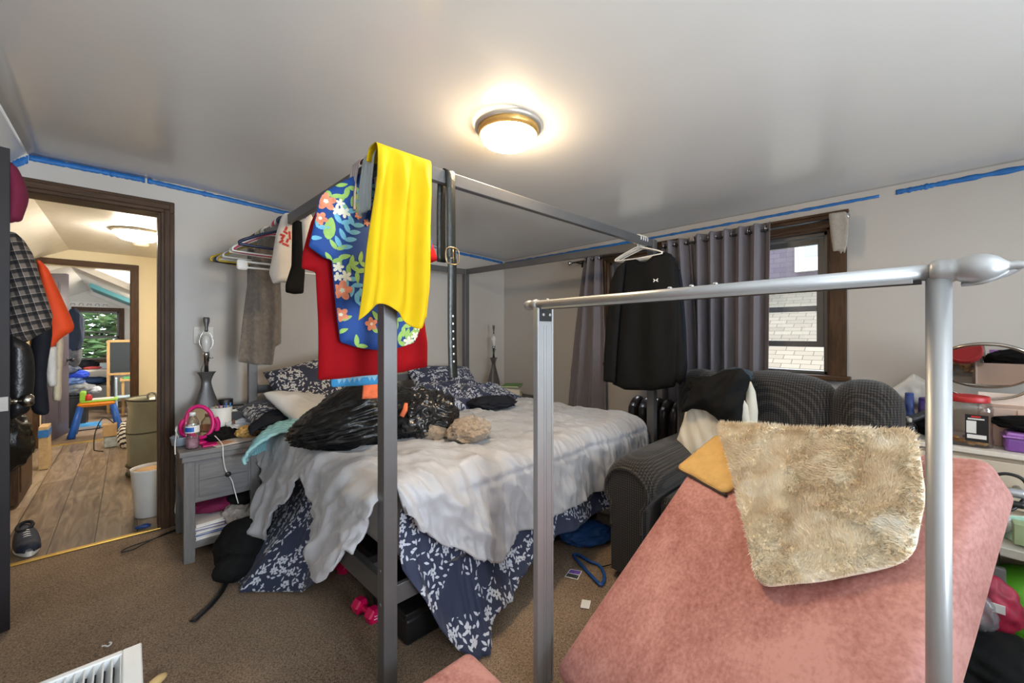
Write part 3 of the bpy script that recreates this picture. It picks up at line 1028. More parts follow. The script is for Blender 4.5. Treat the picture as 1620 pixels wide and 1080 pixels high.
# floral sheet hanging out on two sides
m_flor = floral('navy_floral_cotton', C(36, 44, 70), C(192, 196, 206), 1.4, 0.44)
def poly_at(tab, u):
    k = u * (len(tab) - 1); i = min(len(tab) - 2, int(k))
    return Vector(tab[i]).lerp(Vector(tab[i + 1]), k - i)
fs_top = [(0.745, 1.375, 0.60), (0.95, 1.372, 0.60), (1.2, 1.375, 0.60), (1.5, 1.378, 0.60), (2.0, 1.38, 0.60), (2.48, 1.38, 0.60)]
fs_hem = [(0.72, 1.335, 0.40), (0.775, 1.29, 0.30), (0.83, 1.25, 0.17), (0.90, 1.215, 0.06), (0.965, 1.19, 0.012), (1.02, 1.185, 0.010), (1.06, 1.22, 0.05), (1.13, 1.25, 0.10), (1.22, 1.262, 0.095), (1.27, 1.27, 0.14), (1.36, 1.28, 0.17),
          (1.42, 1.285, 0.21), (1.55, 1.29, 0.235), (1.75, 1.295, 0.225), (2.0, 1.30, 0.235), (2.25, 1.30, 0.24), (2.48, 1.305, 0.25)]
def warp(u):   # more of the columns on the long flap
    return u
bm = BM()
def f_s(u, v):
    x_h = poly_at(fs_hem, u)
    tx = 0.74 + (2.48 - 0.745) * ((x_h.x - 0.72) / (2.48 - 0.72))
    t = Vector((tx, 1.372, 0.60))
    p = t.lerp(x_h, v)
    p.y = 1.378 + (x_h.y - 1.378) * v ** 2.2
    p.y -= v * v * 0.030 * nz(u * 22, v * 1.5, 0, 3) * (1 if x_h.z > 0.05 else 0.6) + 0.008 * v * nz(u * 50, v * 2, 0, 5)
    return p
grid(bm, f_s, 170, 40, lambda u, v: (poly_at(fs_hem, u).x * 1.15, v * (0.62 - poly_at(fs_hem, u).z)))
bm.normal_update(); thicken(bm, 0.003)
mesh('floral_sheet', bm, m_flor, None, 'navy floral sheet hanging to the carpet below the comforter at the bed foot', 'bed sheet', 'navy floral bed sheets')
fw_hem = [(0.655, 1.70, 0.34), (0.655, 1.80, 0.24), (0.63, 1.95, 0.12), (0.60, 2.06, 0.03), (0.53, 2.17, 0.012), (0.47, 2.235, 0.010), (0.385, 2.30, 0.010), (0.40, 2.40, 0.012), (0.43, 2.52, 0.02), (0.46, 2.66, 0.05)]
bm = BM()
def f_w(u, v):
    h = poly_at(fw_hem, u)
    t = Vector((0.70, 1.72 + 0.85 * u, 0.62))
    p = t.lerp(h, v)
    p.x = t.x + (h.x - t.x) * max(0, (v - .25) / .75) ** 1.2
    p.x -= math.sin(min(1, v * 1.2) * PI / 2) * (0.020 * nz(u * 9, v * 1.2, 0, 7) + 0.008 * nz(u * 24, v * 2, 0, 2)) + 0.0
    p.z = max(p.z, 0.008)
    return p
grid(bm, f_w, 90, 44, lambda u, v: (u * 1.0, v * 0.66))
bm.normal_update(); thicken(bm, 0.003)
mesh('floral_sheet', bm, m_flor, None, 'navy floral sheet spilling onto the carpet between nightstand and bed', 'bed sheet', 'navy floral bed sheets')

# pillows
def pillow(bm, size, mx, seed=1, p=3.0, wr=0.012, mat=0):
    w, h, t = size
    for side in (1, -1):
        def f(u, v):
            a, b = 2 * u - 1, 2 * v - 1
            e = max(0, (1 - abs(a) ** p)) ** 0.5 * max(0, (1 - abs(b) ** p)) ** 0.5
            pin = 1 - 0.07 * (1 - abs(a) ** 2) * 0 - 0.05 * abs(a * b)
            x = a * w / 2 * (1 - 0.05 * (1 - b * b)); y = b * h / 2 * (1 - 0.07 * (1 - a * a))
            z = side * (t / 2 * e) + (wr * e * ridge(a * 2.2, b * 2.2, side, seed) + wr * 0.6 * e * nz(a * 6, b * 6, side, seed))
            return mx @ Vector((x, y, z))
        n0 = len(bm.faces)
        grid(bm, f, 36, 26, lambda u, v: (u * w + seed * .37, v * h + side * .5), mat)
    bmesh.ops.remove_doubles(bm, verts=bm.verts[:], dist=0.0004)
    bmesh.ops.recalc_face_normals(bm, faces=bm.faces[:])
    smooth_all(bm)
m_pilw = M('white_pillow_cotton', C(205, 203, 200), rough=0.8, var=0.04)
m_flor2 = floral('navy_floral_pillow_cotton', C(40, 44, 64), C(196, 194, 190), 1.25, 0.43)
bm = BM(); pillow(bm, (0.66, 0.46, 0.18), fr((1.02, 3.00, 0.885), 0.10, math.radians(62), math.radians(-14)), 2)
mesh('pillow', bm, m_flor2, None, 'navy floral pillow leaning on the left half of the headboard', 'pillow', 'bed pillows')
bm = BM(); pillow(bm, (0.50, 0.34, 0.13), fr((0.86, 2.80, 0.77), 0.5, math.radians(28), math.radians(12)), 3)
mesh('pillow', bm, m_pilw, None, 'small white pillow squeezed beneath the floral pillow by the nightstand', 'pillow', 'bed pillows')
bm = BM(); pillow(bm, (0.55, 0.40, 0.14), fr((0.80, 3.02, 0.725), 0.1, math.radians(12), 0), 5)
mesh('pillow', bm, m_flor2, None, 'dark floral pillow lying flat beside the nightstand under the white one', 'pillow', 'bed pillows')
bm = BM(); pillow(bm, (0.68, 0.46, 0.17), fr((2.10, 3.04, 0.80), -0.05, math.radians(40), math.radians(3)), 7)
mesh('pillow', bm, m_flor, None, 'navy floral pillow leaning on the right half of the headboard', 'pillow', 'bed pillows')
bm = BM()
def f_d(u, v):
    x = 1.25 + 1.28 * u; y = 2.36 + 0.58 * v + 0.10 * u
    e = (math.sin(PI * min(1, max(0, u * 1.02 - .01))) ** 0.4) * (math.sin(PI * v) ** 0.5)
    z = 0.69 + e * (0.10 + 0.06 * v + 0.07 * ridge(x * 4, y * 5, 0, 5) * 0.6 + 0.035 * ridge(x * 9, y * 9, 0, 2) + 0.02 * nz(x * 18, y * 18))
    return Vector((x + .02 * nz(y * 7, 3), y + .03 * nz(x * 6, 1), z))
grid(bm, f_d, 90, 50, lambda u, v: (1.5 * u, 0.95 * v))
bm.normal_update(); thicken(bm, 0.006)
mesh('duvet', bm, m_flor, None, 'bunched navy floral duvet heaped in front of the right headboard pillow', 'duvet')

# things lying on the bed
m_bag = M('black_bin_bag_plastic', C(15, 15, 16), rough=0.33, var=0.1, spec=0.4, bump=0.6, bs=28)
bag = thing('trash_bag', 'stuffed shiny black trash bag lying on the bed behind the near post', 'trash bag', (1.0, 2.05, 0.68))
bm = BM()
crumple(bm, (0.93, 2.10, 0.82), (0.31, 0.23, 0.165), 0.08, 1.8, 3, 6, 0.69, (1, 1, 3.0), fine=0.5)
for v in bm.verts:      # the sack tapers towards its tied end and creases towards the neck
    t = max(0, (0.86 - v.co.x) / 0.34)
    v.co.z = 0.69 + (v.co.z - 0.69) * (1 - .62 * min(1, t))
    v.co.x -= .06 * t; v.co.y += .05 * t
    a = math.atan2(v.co.z - .80, v.co.y - 2.1)
    v.co += Vector((v.co.x - .93, v.co.y - 2.1, v.co.z - .78)).normalized() * (.006 * ridge(a * 5, v.co.x * 9) + .004 * ridge(a * 11, v.co.x * 20))
mesh('sack', bm, m_bag, bag)
bm = BM(); crumple(bm, (1.20, 1.96, 0.80), (0.155, 0.16, 0.125), 0.17, 1.9, 13, 6, 0.69, fine=0.6)
mesh('open_mouth', bm, M('crinkled_bin_bag_plastic', C(24, 24, 26), rough=0.22, var=0.1, spec=0.7, bump=0.7, bs=40), bag)
m_orange = M('orange_knit', C(214, 104, 62), rough=0.8, var=0.2, vs=40)
bm = BM()
p = at_y(575, 613, 1.93)
U, V = Vector((1, 0, 0)), Vector((0, 0, 1))
Panel([(-.045, -.04), (.03, -.045), (.045, .03), (.03, .045), (.0, .035), (-.01, .045), (-.04, .03)], (p.x, 1.84, p.z), U, Vector((0.1, 0.2, 1)), thick=.004, h=.01, rim=.01).build(bm)
mesh('price_tag', bm, m_orange, None, 'small ragged orange tag standing on top of the black trash bag', 'tag')
q = at_y(641, 648, 1.80)
bm = BM(); tube(bm, [q + Vector((-.02, 0, -.03)), q, q + Vector((.01, 0.01, .03))], [.012, .013, .009], 10)
mesh('marker_pen', bm, m_orange, None, 'orange marker pen sticking out of the trash bag mouth beside the post', 'pen')

m_fuzz = M('brown_fleece', C(150, 132, 112), rough=0.95, var=0.35, vs=55, bump=1.0, bs=60, sheen=0.4)
bm = BM()
crumple(bm, (1.33, 1.72, 0.735), (0.15, 0.11, 0.062), 0.14, 1.8, 4, 6, 0.695, rz=0.7)
crumple(bm, (1.20, 1.83, 0.735), (0.075, 0.06, 0.05), 0.14, 2.0, 6, 4, 0.695)
for v in bm.verts:
    v.co += (v.co - Vector((1.3, 1.74, .70))).normalized() * 0.0055 * nz(v.co.x * 75, v.co.y * 75, v.co.z * 75)
mesh('fleece_hat', bm, m_fuzz, None, 'crumpled brown fuzzy fleece hat lying on the middle of the comforter', 'hat')
bm = BM(); a = at_z(665, 717, .70); b = at_z(688, 711, .70)
tube(bm, smooth_path([a + Vector((0, 0, .004)), a.lerp(b, .5) + Vector((.01, .01, .010)), b + Vector((0, 0, .004))]), .004, 6)
mesh('hair_tie', bm, m_black, None, 'thin dark hair tie lying on the comforter near the post', 'hair tie')
m_darkcl = M('dark_navy_cloth', C(24, 26, 34), rough=0.85, var=0.2, bump=0.2, bs=60, sheen=0.0, spec=.3)
m_blackcl = M('black_cloth', C(15, 15, 15), rough=0.85, var=0.2, bump=0.15, bs=70, sheen=0.0, spec=.25)
bm = BM(); crumple(bm, (2.02, 2.32, 0.725), (0.16, 0.09, 0.045), 0.25, 2.6, 11, 5, 0.69, rz=-0.6)
mesh('dark_garment', bm, m_darkcl, None, 'crumpled dark garment on the bed in front of the floral duvet', 'clothes')
bm = BM()
def f_st(u, v):
    return Vector((2.16 + .26 * u - .05 * v, 2.52 + 0.2 * v - .06 * u, 0.725 + .05 * v + .02 * ridge(u * 3, v * 3, 0, 2)))
grid(bm, f_st, 24, 18, lambda u, v: (u * .26, v * .2)); bm.normal_update(); thicken(bm, .004)
def stripes(name, c0, c1, f, axis=0, w=.5, rough=.8):
    m, nt, b = new_mat(name)
    uv = nt.nodes.new('ShaderNodeUVMap'); sp = nt.nodes.new('ShaderNodeSeparateXYZ'); nt.links.new(uv.outputs[0], sp.inputs[0])
    k = math_node(nt, 'LESS_THAN', math_node(nt, 'FRACT', math_node(nt, 'MULTIPLY', sp.outputs[axis], f)), w)
    mx = nt.nodes.new('ShaderNodeMix'); mx.data_type = 'RGBA'; mx.inputs['A'].default_value = c0; mx.inputs['B'].default_value = c1
    nt.links.new(k, mx.inputs['Factor']); nt.links.new(mx.outputs['Result'], b.inputs['Base Color'])
    b.inputs['Roughness'].default_value = rough
    return m
mesh('striped_shirt', bm, stripes('white_navy_stripes', C(214, 214, 216), C(66, 72, 96), 14, 1, .25), None, 'white shirt with thin navy stripes at the right end of the floral duvet', 'shirt')
# clothes on the bed edge beside the nightstand
m_teal_cl = stripes('pale_teal_stripes', C(126, 186, 196), C(158, 206, 210), 60, 0, .5)
def strip_cloth(name, mat, pts, w, label, cat, seed, th=.012, n=40, lift=0.0, group=None):
    """a long folded cloth lying along a path"""
    bm = BM()
    P = smooth_path(pts, 8)
    def f(u, v):
        k = u * (len(P) - 1); i = min(len(P) - 2, int(k))
        p = P[i].lerp(P[i + 1], k - i); t = (P[i + 1] - P[i]).normalized()
        s = t.cross(Vector((0, 0, 1))); s.normalize()
        e = math.sin(PI * v) ** 0.5
        nrm = s.cross(t)
        return p + s * ((v - .5) * w * (1 + .15 * nz(u * 4, seed))) + nrm * (e * .02 + .018 * e * ridge(v * 4, u * 5, 0, seed) + .008 * nz(u * 16, v * 9, 0, seed) + lift)
    grid(bm, f, n, 22, lambda u, v: (v * w, u * .6))
    bm.normal_update(); thicken(bm, th); smooth_all(bm)
    return mesh(name, bm, mat, None, label, cat, group)
strip_cloth('teal_shirt', m_teal_cl, [(0.80, 2.52, .715), (0.66, 2.58, .71), (0.565, 2.62, .655), (0.535, 2.64, .56)], .26, 'pale teal striped shirt over the bed edge beside the nightstand', 'shirt', 3)
strip_cloth('navy_trousers', m_darkcl, [(0.98, 2.78, .73), (0.80, 2.80, .735), (0.64, 2.78, .72), (0.555, 2.80, .66)], .20, 'folded navy trousers on the bed corner behind the teal shirt', 'trousers', 6, lift=.015)

# ---------------------------------------------------------------- clothes hung on the canopy
def fold(amp, k, seed, v0=1e9, grow=0.0):
    def f(u, v):
        return amp * (math.sin(u * k + 1.5 * nz(u * 2, v * 1.2, 0, seed)) * 0.6 + nz(u * k * 0.35, v * 2.2, 0, seed)) 
    return f
GH = 'clothes slung over the canopy rails'
m_red = M('red_jersey', C(146, 4, 16), rough=0.85, var=0.06, spec=0.2)
m_yel = M('yellow_jersey', C(206, 172, 12), rough=0.8, var=0.08, vs=6, spec=0.25)
RT = HB + 0.002
# hangers
def hanger_pts(w, h, sag=0.02):
    a = w / 2
    body = [(0, -0.075), (-0.3 * a, -0.088), (-0.75 * a, -0.075 - h * .55), (-a, -0.075 - h * .82), (-1.02 * a, -0.075 - h * .95), (-0.93 * a, -0.075 - h), (0, -0.08 - h),
            (0.93 * a, -0.075 - h), (1.02 * a, -0.075 - h * .95), (a, -0.075 - h * .82), (0.75 * a, -0.075 - h * .55), (0.3 * a, -0.088)]
    hook = [(0.0, -0.076), (0.0, -0.055), (0.030, -0.040), (0.034, -0.012), (0.016, 0.006), (-0.012, 0.006), (-0.028, -0.012), (-0.026, -0.03)]
    return body, hook
def make_hanger(mat, label, loc, rz, group, w=0.42, h=0.13, r=0.0045, tilt=0.0):
    t = thing('clothes_hanger', label, 'hanger', loc, rz, group)
    body, hook = hanger_pts(w, h)
    rot = Matrix.Rotation(tilt, 4, 'Y')
    bm = BM(); tube(bm, [rot @ Vector((x, 0, z)) for x, z in smooth_path([(x, z, 0) for x, z in body], 4, True) for x, z in [(x, z)]] if False else [rot @ Vector((p.x, 0, p.y)) for p in smooth_path([(x, z, 0) for x, z in body], 4, True)], r, 8, closed=True)
    mesh('frame', bm, mat, t, local=True)
    bm = BM(); tube(bm, [rot @ Vector((p.x, 0, p.y)) for p in smooth_path([(x, z, 0) for x, z in hook], 5)], r * 0.9, 8)
    mesh('hook', bm, mat, t, local=True)
    return t

# red T-shirt, behind the near post
red_pix = [(503, 601), (502, 500), (500, 430), (478, 424), (480, 400), (492, 352), (508, 318), (545, 300), (585, 290), (620, 292), (655, 330), (680, 372), (692, 412), (680, 416), (665, 426), (668, 480), (674, 540), (675, 580), (640, 588), (560, 596)]
bm = BM(); panel_y(red_pix, 1.60, thick=.014, folds=lambda u, v: fold(.012, 24, 3)(u, v) + .010 * ridge(u * 5 + v * 2, v * 1.5, 0, 3) * min(1, max(0, (1.75 - v) * 3)), h=.02).build(bm)
mesh('red_shirt', bm, m_red, None, 'plain red T-shirt hanging behind the floral shirt at the near bed post', 'shirt', GH)
# blue floral shirt with coloured leaves and blossoms lying in its cloth
m_blue = M('royal_blue_cotton', C(14, 66, 140), rough=0.7, var=0.08)
m_lg = M('print_green', C(150, 190, 96), rough=0.7, var=0.15, vs=30)
m_lb = M('print_light_blue', C(110, 180, 206), rough=0.7, var=0.15, vs=30)
m_or = M('print_coral', C(228, 140, 104), rough=0.7, var=0.2, vs=40)
m_cr = M('print_cream', C(234, 230, 206), rough=0.7, var=0.08, vs=30)
blue_pix = [(537, 541), (532, 500), (528, 460), (524, 412), (512, 408), (488, 390), (498, 350), (506, 312), (515, 302), (540, 288), (566, 276), (584, 285), (600, 282), (640, 300), (672, 345), (681, 388), (676, 412), (664, 418), (660, 480), (660, 525), (652, 542), (630, 550), (598, 554), (565, 550)]
bp = panel_y(blue_pix, 1.535, thick=.012, folds=lambda u, v: fold(.009, 22, 5)(u, v) + .008 * ridge(u * 6 - v * 2, v * 2, 0, 7), h=.018)
bm = BM(); bp.build(bm)
def bpx(px, py):
    p = at_y(px, py, 1.535); return p.x, p.z
K = 1 / 2.7
def z5(x, y): return 450 + x * K, 220 + y * K
def sprig(x, y, a, n, L, mi, sc=1.0):
    cx, cz = bpx(*z5(x, y))
    for k in range(n):
        t = k / max(1, n - 1) - 0.5
        px, pz = cx + math.cos(a) * t * L, cz + math.sin(a) * t * L
        for sgn in (1, -1):
            b_ = a + sgn * 0.9
            bp.applique(bm, leaf(px + math.cos(b_) * .02 * sc, pz + math.sin(b_) * .02 * sc, .042 * sc, .017 * sc, b_), mi)
for x, y, a, n, L, mi, sc in ((285, 250, -.9, 3, .07, 1, 1.1), (255, 275, .2, 2, .05, 1, 1), (320, 270, 1.2, 3, .07, 2, 1.1), (240, 340, 1.2, 2, .05, 2, 1.1), (255, 420, 1.1, 4, .1, 2, 1.1), (345, 250, 1.3, 3, .08, 2, 1),
                              (260, 540, -.6, 3, .08, 1, 1.1), (310, 530, .5, 3, .08, 1, 1.1), (205, 500, 1.3, 2, .05, 1, 1), (290, 640, -.8, 4, .09, 2, 1.1), (320, 680, .9, 3, .06, 2, 1), (225, 800, 1.3, 2, .05, 1, 1),
                              (390, 800, 1.4, 2, .05, 1, 1.2), (310, 870, .8, 1, .03, 1, 1.1), (500, 800, -.7, 3, .08, 1, 1.1), (510, 850, .4, 3, .07, 1, 1.1), (120, 400, 1.0, 2, .05, 2, 1), (205, 225, 1.2, 2, .05, 1, 1)):
    sprig(x, y, a, n, L, mi, sc)
bp.applique(bm, leaf(*bpx(*z5(185, 385)), .085, .04, 1.4), 1)
for x, y, R, a in ((172, 268, .036, .3), (148, 340, .026, 1), (236, 648, .038, .2), (232, 750, .028, .8), (358, 790, .028, .5), (300, 335, .014, 1), (338, 362, .014, 0)):
    cx, cz = bpx(*z5(x, y))
    bp.applique(bm, flower(cx, cz, R, a, 5, .42), 3, .0022); bp.applique(bm, flower(cx, cz, R * .25, a + .6, 5, .3), 4, .0032)
for x, y, R, a in ((215, 310, .020, .3), (245, 320, .022, .9), (228, 280, .017, .1), (220, 550, .02, .2), (250, 590, .024, .7), (218, 590, .018, .4), (520, 865, .024, .3), (545, 840, .02, .9), (555, 800, .018, .2)):
    cx, cz = bpx(*z5(x, y)); bp.applique(bm, flower(cx, cz, R, a, 5, .6), 4, .002)
bm.normal_update()
mesh('tropical_shirt', bm, [m_blue, m_lg, m_lb, m_or, m_cr], None, 'royal blue short-sleeved shirt printed with leaves and coral blossoms at the near post', 'shirt', GH)
# light blue striped shirt whose hem shows under the red one
lb = [(524, 612), (522, 560), (530, 420), (560, 340), (600, 345), (608, 420), (606, 560), (604, 607), (565, 610)]
bm = BM(); P_ = panel_y(lb, 1.72, thick=.012, folds=fold(.006, 24, 9), h=.022); P_.build(bm)
zb = at_y(560, 604, 1.72).z
for f in bm.faces:
    zc = f.calc_center_median().z
    f.material_index = 1 if zc < zb + .012 else 0
mesh('light_blue_shirt', bm, [M('pale_blue_cotton', C(150, 194, 216), rough=0.75, var=0.05), M('bright_blue_band', C(60, 150, 206), rough=0.75, var=0.05)], None,
     'light blue shirt with a brighter blue hem band below the red shirt', 'shirt', GH)

def over_rail(pts_prof, a0, a1, axis, base, mat, seed, wave=0.012, k=14, th=.003, nu=70, nv=60, flare=0.0, uvw=1.0):
    """cloth slung over a rail: pts_prof is the cross section (offset from rail, z), a0..a1 the run along the rail"""
    bm = BM()
    P = smooth_path([(x, z, 0) for x, z in pts_prof], 6)
    n = len(P) - 1
    def f(u, v):
        kk = v * n; i = min(n - 1, int(kk)); p = P[i].lerp(P[i + 1], kk - i)
        drop = max(0, (HB - p.y)) 
        g = min(1, drop / 0.12)
        a = a0 + (a1 - a0) * u
        mid = (a0 + a1) / 2
        a = mid + (a - mid) * (1 + flare * drop) + .01 * g * nz(v * 5, u * 2, 0, seed)
        off = p.x + g * math.copysign(1, p.x) * (wave * (1 + math.sin(u * k + 1.3 * nz(u * 3, v * 3, 0, seed))) + wave * 0.8 * nz(u * k * .4, v * 3, 0, seed + 3))
        zz = p.y + (0.012 * nz(u * 5, 0, 0, seed) * g if v in (0.0, 1.0) else 0)
        return Vector((base + off, a, zz)) if axis == 'y' else Vector((a, base + off, zz))
    grid(bm, f, nu, nv, lambda u, v: (u * (a1 - a0) * uvw, v * 1.0 * uvw))
    bm.normal_update(); thicken(bm, th); smooth_all(bm)
    return bm
# yellow jersey over the near corner, on top of the foot rail
yp = [(-0.062, 1.335), (-0.062, 1.45), (-0.052, 1.65), (-0.046, 1.84), (-0.034, 1.912), (0.0, 1.922), (0.034, 1.912), (0.038, 1.875)]
bm = over_rail(yp, 0.612, 0.826, 'x', 1.336, m_yel, 4, wave=.016, k=17, flare=0.36, nu=90)
for v in bm.verts:      # its hem hangs unevenly
    v.co.x -= .10 * max(0, HB - v.co.z)
    if v.co.y < 1.336 and v.co.z < 1.62:
        g = (1.62 - v.co.z) / 0.28
        v.co.z += g * (0.035 * math.sin((v.co.x - .55) * 26) + .02 * nz(v.co.x * 14, 3)) - g * .012
mesh('yellow_jersey', bm, m_yel, None, 'bright yellow jersey slung over the near corner of the canopy', 'jersey', GH)
# belt
m_eye = M('bright_eyelet', C(225, 225, 220), rough=0.4, metal=0.4, var=0.0)
m_belt = M('dark_leather', C(34, 36, 32), rough=0.35, var=0.15, vs=30, bump=0.15, bs=90)
blt = thing('leather_belt', 'dark leather belt looped over the foot rail and hanging down with its buckle', 'belt', (0.922, 1.336, 1.08), 0, None)
bm = BM()
bx, bw = 0.924, 0.020
def strap(bm, pts, w, th=.004, n=6):
    P = smooth_path(pts, n)
    def f(u, v):
        k = u * (len(P) - 1); i = min(len(P) - 2, int(k)); p = P[i].lerp(P[i + 1], k - i)
        return p + Vector(((v - .5) * 2 * w, 0, 0))
    grid(bm, f, len(P) - 1, 2, smooth=True); bm.normal_update(); thicken(bm, th)
strap(bm, [(bx - .012, 1.362, 1.55), (bx - .012, 1.364, 1.75), (bx - .006, 1.362, 1.90), (bx, 1.345, 1.920), (bx, 1.325, 1.917), (bx, 1.312, 1.89), (bx, 1.308, 1.75), (bx, 1.306, 1.58), (bx, 1.300, 1.55), (bx + .001, 1.302, 1.45), (bx + .004, 1.306, 1.25), (bx + .008, 1.306, 1.115), (bx + .010, 1.306, 1.085)], bw)
smooth_all(bm)
mesh('strap', bm, m_belt, blt)
bm = BM()
zc = 1.565
tube(bm, smooth_path([(bx - .026, 1.300, zc - .024), (bx + .026, 1.300, zc - .024), (bx + .027, 1.300, zc + .03), (bx - .027, 1.300, zc + .03)], 6, True), .0028, 8, closed=True)
tube(bm, [(bx, 1.297, zc + .03), (bx, 1.294, zc - .024)], .002, 6)
mesh('buckle', bm, M('dull_brass', C(150, 128, 92), rough=0.3, metal=0.9, var=0.1), blt)
for k in range(7):
    bm = BM()
    z = 1.33 - k * .030
    lathe(bm, [(0.0045, 0), (0.0045, .0015), (0.002, .002)], fr((bx + .003 + .0008 * k, 1.3025, z), 0, PI / 2), 10)
    mesh('eyelet', bm, m_eye, blt)

# side rail: towel, white printed shirt, black and cream shirts, folded tops, hangers
def rail_x(y): return 0.669 + (0.61 - 0.669) * (y - 1.34) / 1.86
m_towel = M('grey_brown_terry', C(112, 104, 96), rough=0.95, var=0.2, vs=50, bump=0.5, bs=120, sheen=0.3)
tw = [(376, 572), (383, 520), (392, 450), (398, 405), (408, 378), (425, 366), (442, 372), (444, 420), (446, 480), (446, 543), (434, 548), (432, 560), (430, 577), (405, 577)]
bm = BM(); panel_y(tw, 2.72, thick=.012, rim=.02, folds=lambda u, v: .020 * math.sin(u * 62 + 1.2 * nz(v * 2, 0)) + .006 * nz(u * 60, v * 3), h=.011).build(bm)
mesh('bath_towel', bm, m_towel, None, 'grey brown bath towel hanging from the side rail among the hangers', 'towel', GH)
m_wcot = M('off_white_cotton', C(222, 216, 208), rough=0.8, var=0.04)
m_redp = M('red_print', C(196, 60, 52), rough=0.7, var=0.1)
ws = [(426, 432), (432, 400), (436, 372), (444, 345), (450, 337), (464, 336), (467, 350), (466, 380), (472, 410), (480, 438), (479, 447), (462, 450), (446, 446), (432, 449)]
wp = panel_y(ws, 2.42, thick=.022, rim=.035, folds=fold(.012, 45, 6), h=.012)
bm = BM(); wp.build(bm)
def wpx(px, py):
    p = at_y(px, py, 2.42); return p.x, p.z
def stroke(a, b, w=.006):
    (x0, z0), (x1, z1) = wpx(*a), wpx(*b)
    d = Vector((x1 - x0, z1 - z0)); n = Vector((-d.y, d.x)).normalized() * w
    A, B = Vector((x0, z0)), Vector((x1, z1))
    wp.applique(bm, [A + n, A.lerp(B, .5) + n, B + n, B - n, A.lerp(B, .5) - n, A - n], 1, .0018)
for a, b in (((449, 366), (452, 360)), ((441, 372), (448, 375)), ((446, 367), (453, 371)), ((456, 367), (457, 380)), ((443, 380), (448, 373)), ((440, 385), (446, 381)), ((444, 386), (455, 390)), ((451, 385), (454, 379))):
    stroke(a, b)
mesh('printed_shirt', bm, [m_wcot, m_redp], None, 'off-white T-shirt with red block lettering bunched over the side rail', 'shirt', GH)
bm = BM(); panel_y([(463, 352), (470, 348), (478, 352), (482, 395), (482, 430), (480, 464), (466, 465), (452, 462), (452, 450), (462, 420)], 2.25, thick=.014, folds=fold(.01, 40, 7), h=.016).build(bm)
mesh('black_shirt', bm, m_blackcl, None, 'black top hanging from the side rail just behind the white printed shirt', 'shirt', GH)
bm = BM(); panel_y([(478, 350), (492, 338), (500, 360), (496, 420), (490, 430), (480, 400)], 2.05, thick=.012, folds=fold(.008, 40, 9), h=.016).build(bm)
mesh('cream_shirt', bm, m_wcot, None, 'cream top hanging between the black top and the red T-shirt', 'shirt', GH)
m_paleg = M('pale_blue_grey_cotton', C(168, 178, 184), rough=0.8, var=0.05)
for (y0, y1, lab, mt, zl, sd) in ((1.36, 1.46, 'pale grey-blue top folded over the side rail right behind the yellow jersey', m_paleg, 1.70, 3), (1.49, 1.56, 'pink-grey striped top folded over the side rail left of the pale one', stripes('pink_grey_stripes', C(196, 184, 184), C(160, 150, 152), 45, 0), 1.72, 5)):
    xm = rail_x((y0 + y1) / 2)
    bm = over_rail([(-0.04, zl), (-0.036, 1.86), (-0.03, 1.915), (-0.012, 1.932), (0.012, 1.932), (0.03, 1.915), (0.036, 1.86), (0.04, zl)], y0, y1, 'y', xm, mt, sd, wave=.006, k=20, nu=24, nv=40)
    mesh('folded_shirt', bm, mt, None, lab, 'shirt', GH)
m_hw = M('white_hanger_plastic', C(222, 220, 214), rough=0.35, var=0.03)
m_hn = M('navy_hanger_plastic', C(22, 34, 70), rough=0.35, var=0.05)
m_hp = M('pink_hanger_plastic', C(206, 40, 90), rough=0.35, var=0.05)
m_hy = M('yellow_hanger_plastic', C(200, 172, 44), rough=0.35, var=0.05)
m_hg = M('sage_hanger_plastic', C(150, 148, 124), rough=0.4, var=0.05)
GHG = 'plastic hangers on the side rail'
def put_hanger(y, mat, lab, rz=0.0, dz=0.0, w=.42, h=.13, r=.0045, tilt=0.0):
    return make_hanger(mat, lab, (rail_x(y), y, HB + .004 + dz), rz, GHG, w, h, r, tilt)
put_hanger(3.12, m_hy, 'yellow hanger nearest the wall on the side rail', 0.10, r=.007, w=.46, tilt=.04)
put_hanger(3.06, m_hn, 'dark navy hanger next to the yellow one near the wall', 0.02, r=.006, w=.45)
hw_ = put_hanger(3.0, m_hw, 'slim white hanger third from the wall on the side rail', -0.04, w=.44)
hy2 = put_hanger(2.96, m_hy, 'second yellow hanger just in front of the first white one', 0.07, r=.006, w=.46, tilt=-.05)
put_hanger(2.62, m_hp, 'pink hanger in front of the towel on the side rail', 0.05, r=.0055)
put_hanger(2.53, m_hn, 'navy hanger nearest the white printed shirt', -0.03, r=.008, w=.40, h=.10)
put_hanger(2.90, m_hg, 'sage green hanger in the middle of the bunch on the side rail', 0.12, r=.007, h=.12)
for i, (y, rz, lab) in enumerate(((2.93, -.08, 'white hanger just behind the sage green one'), (2.86, .06, 'white hanger just in front of the sage green one'), (2.82, -.05, 'white hanger directly behind the towel'),
                               (2.66, .03, 'white hanger directly in front of the towel'), (2.58, -.06, 'white hanger between the pink and the navy hanger'))):
    dup(hw_, (rail_x(y), y, HB + .004), rz, lab)
bm = BM()
t = thing('skirt_hanger', 'broad flat white hanger with a rounded end hanging before the towel', 'hanger', (rail_x(2.56), 2.56, 1.72), 0.02, GHG)
box(bm, (rail_x(2.56) - .20, 2.548, 1.615), (rail_x(2.56) + .20, 2.556, 1.625), .003); box(bm, (rail_x(2.56) - .215, 2.546, 1.605), (rail_x(2.56) - .165, 2.558, 1.66), .012, seg=4)
box(bm, (rail_x(2.56) - .17, 2.548, 1.645), (rail_x(2.56) + .20, 2.556, 1.655), .003)
mesh('bar', bm, m_hw, t)
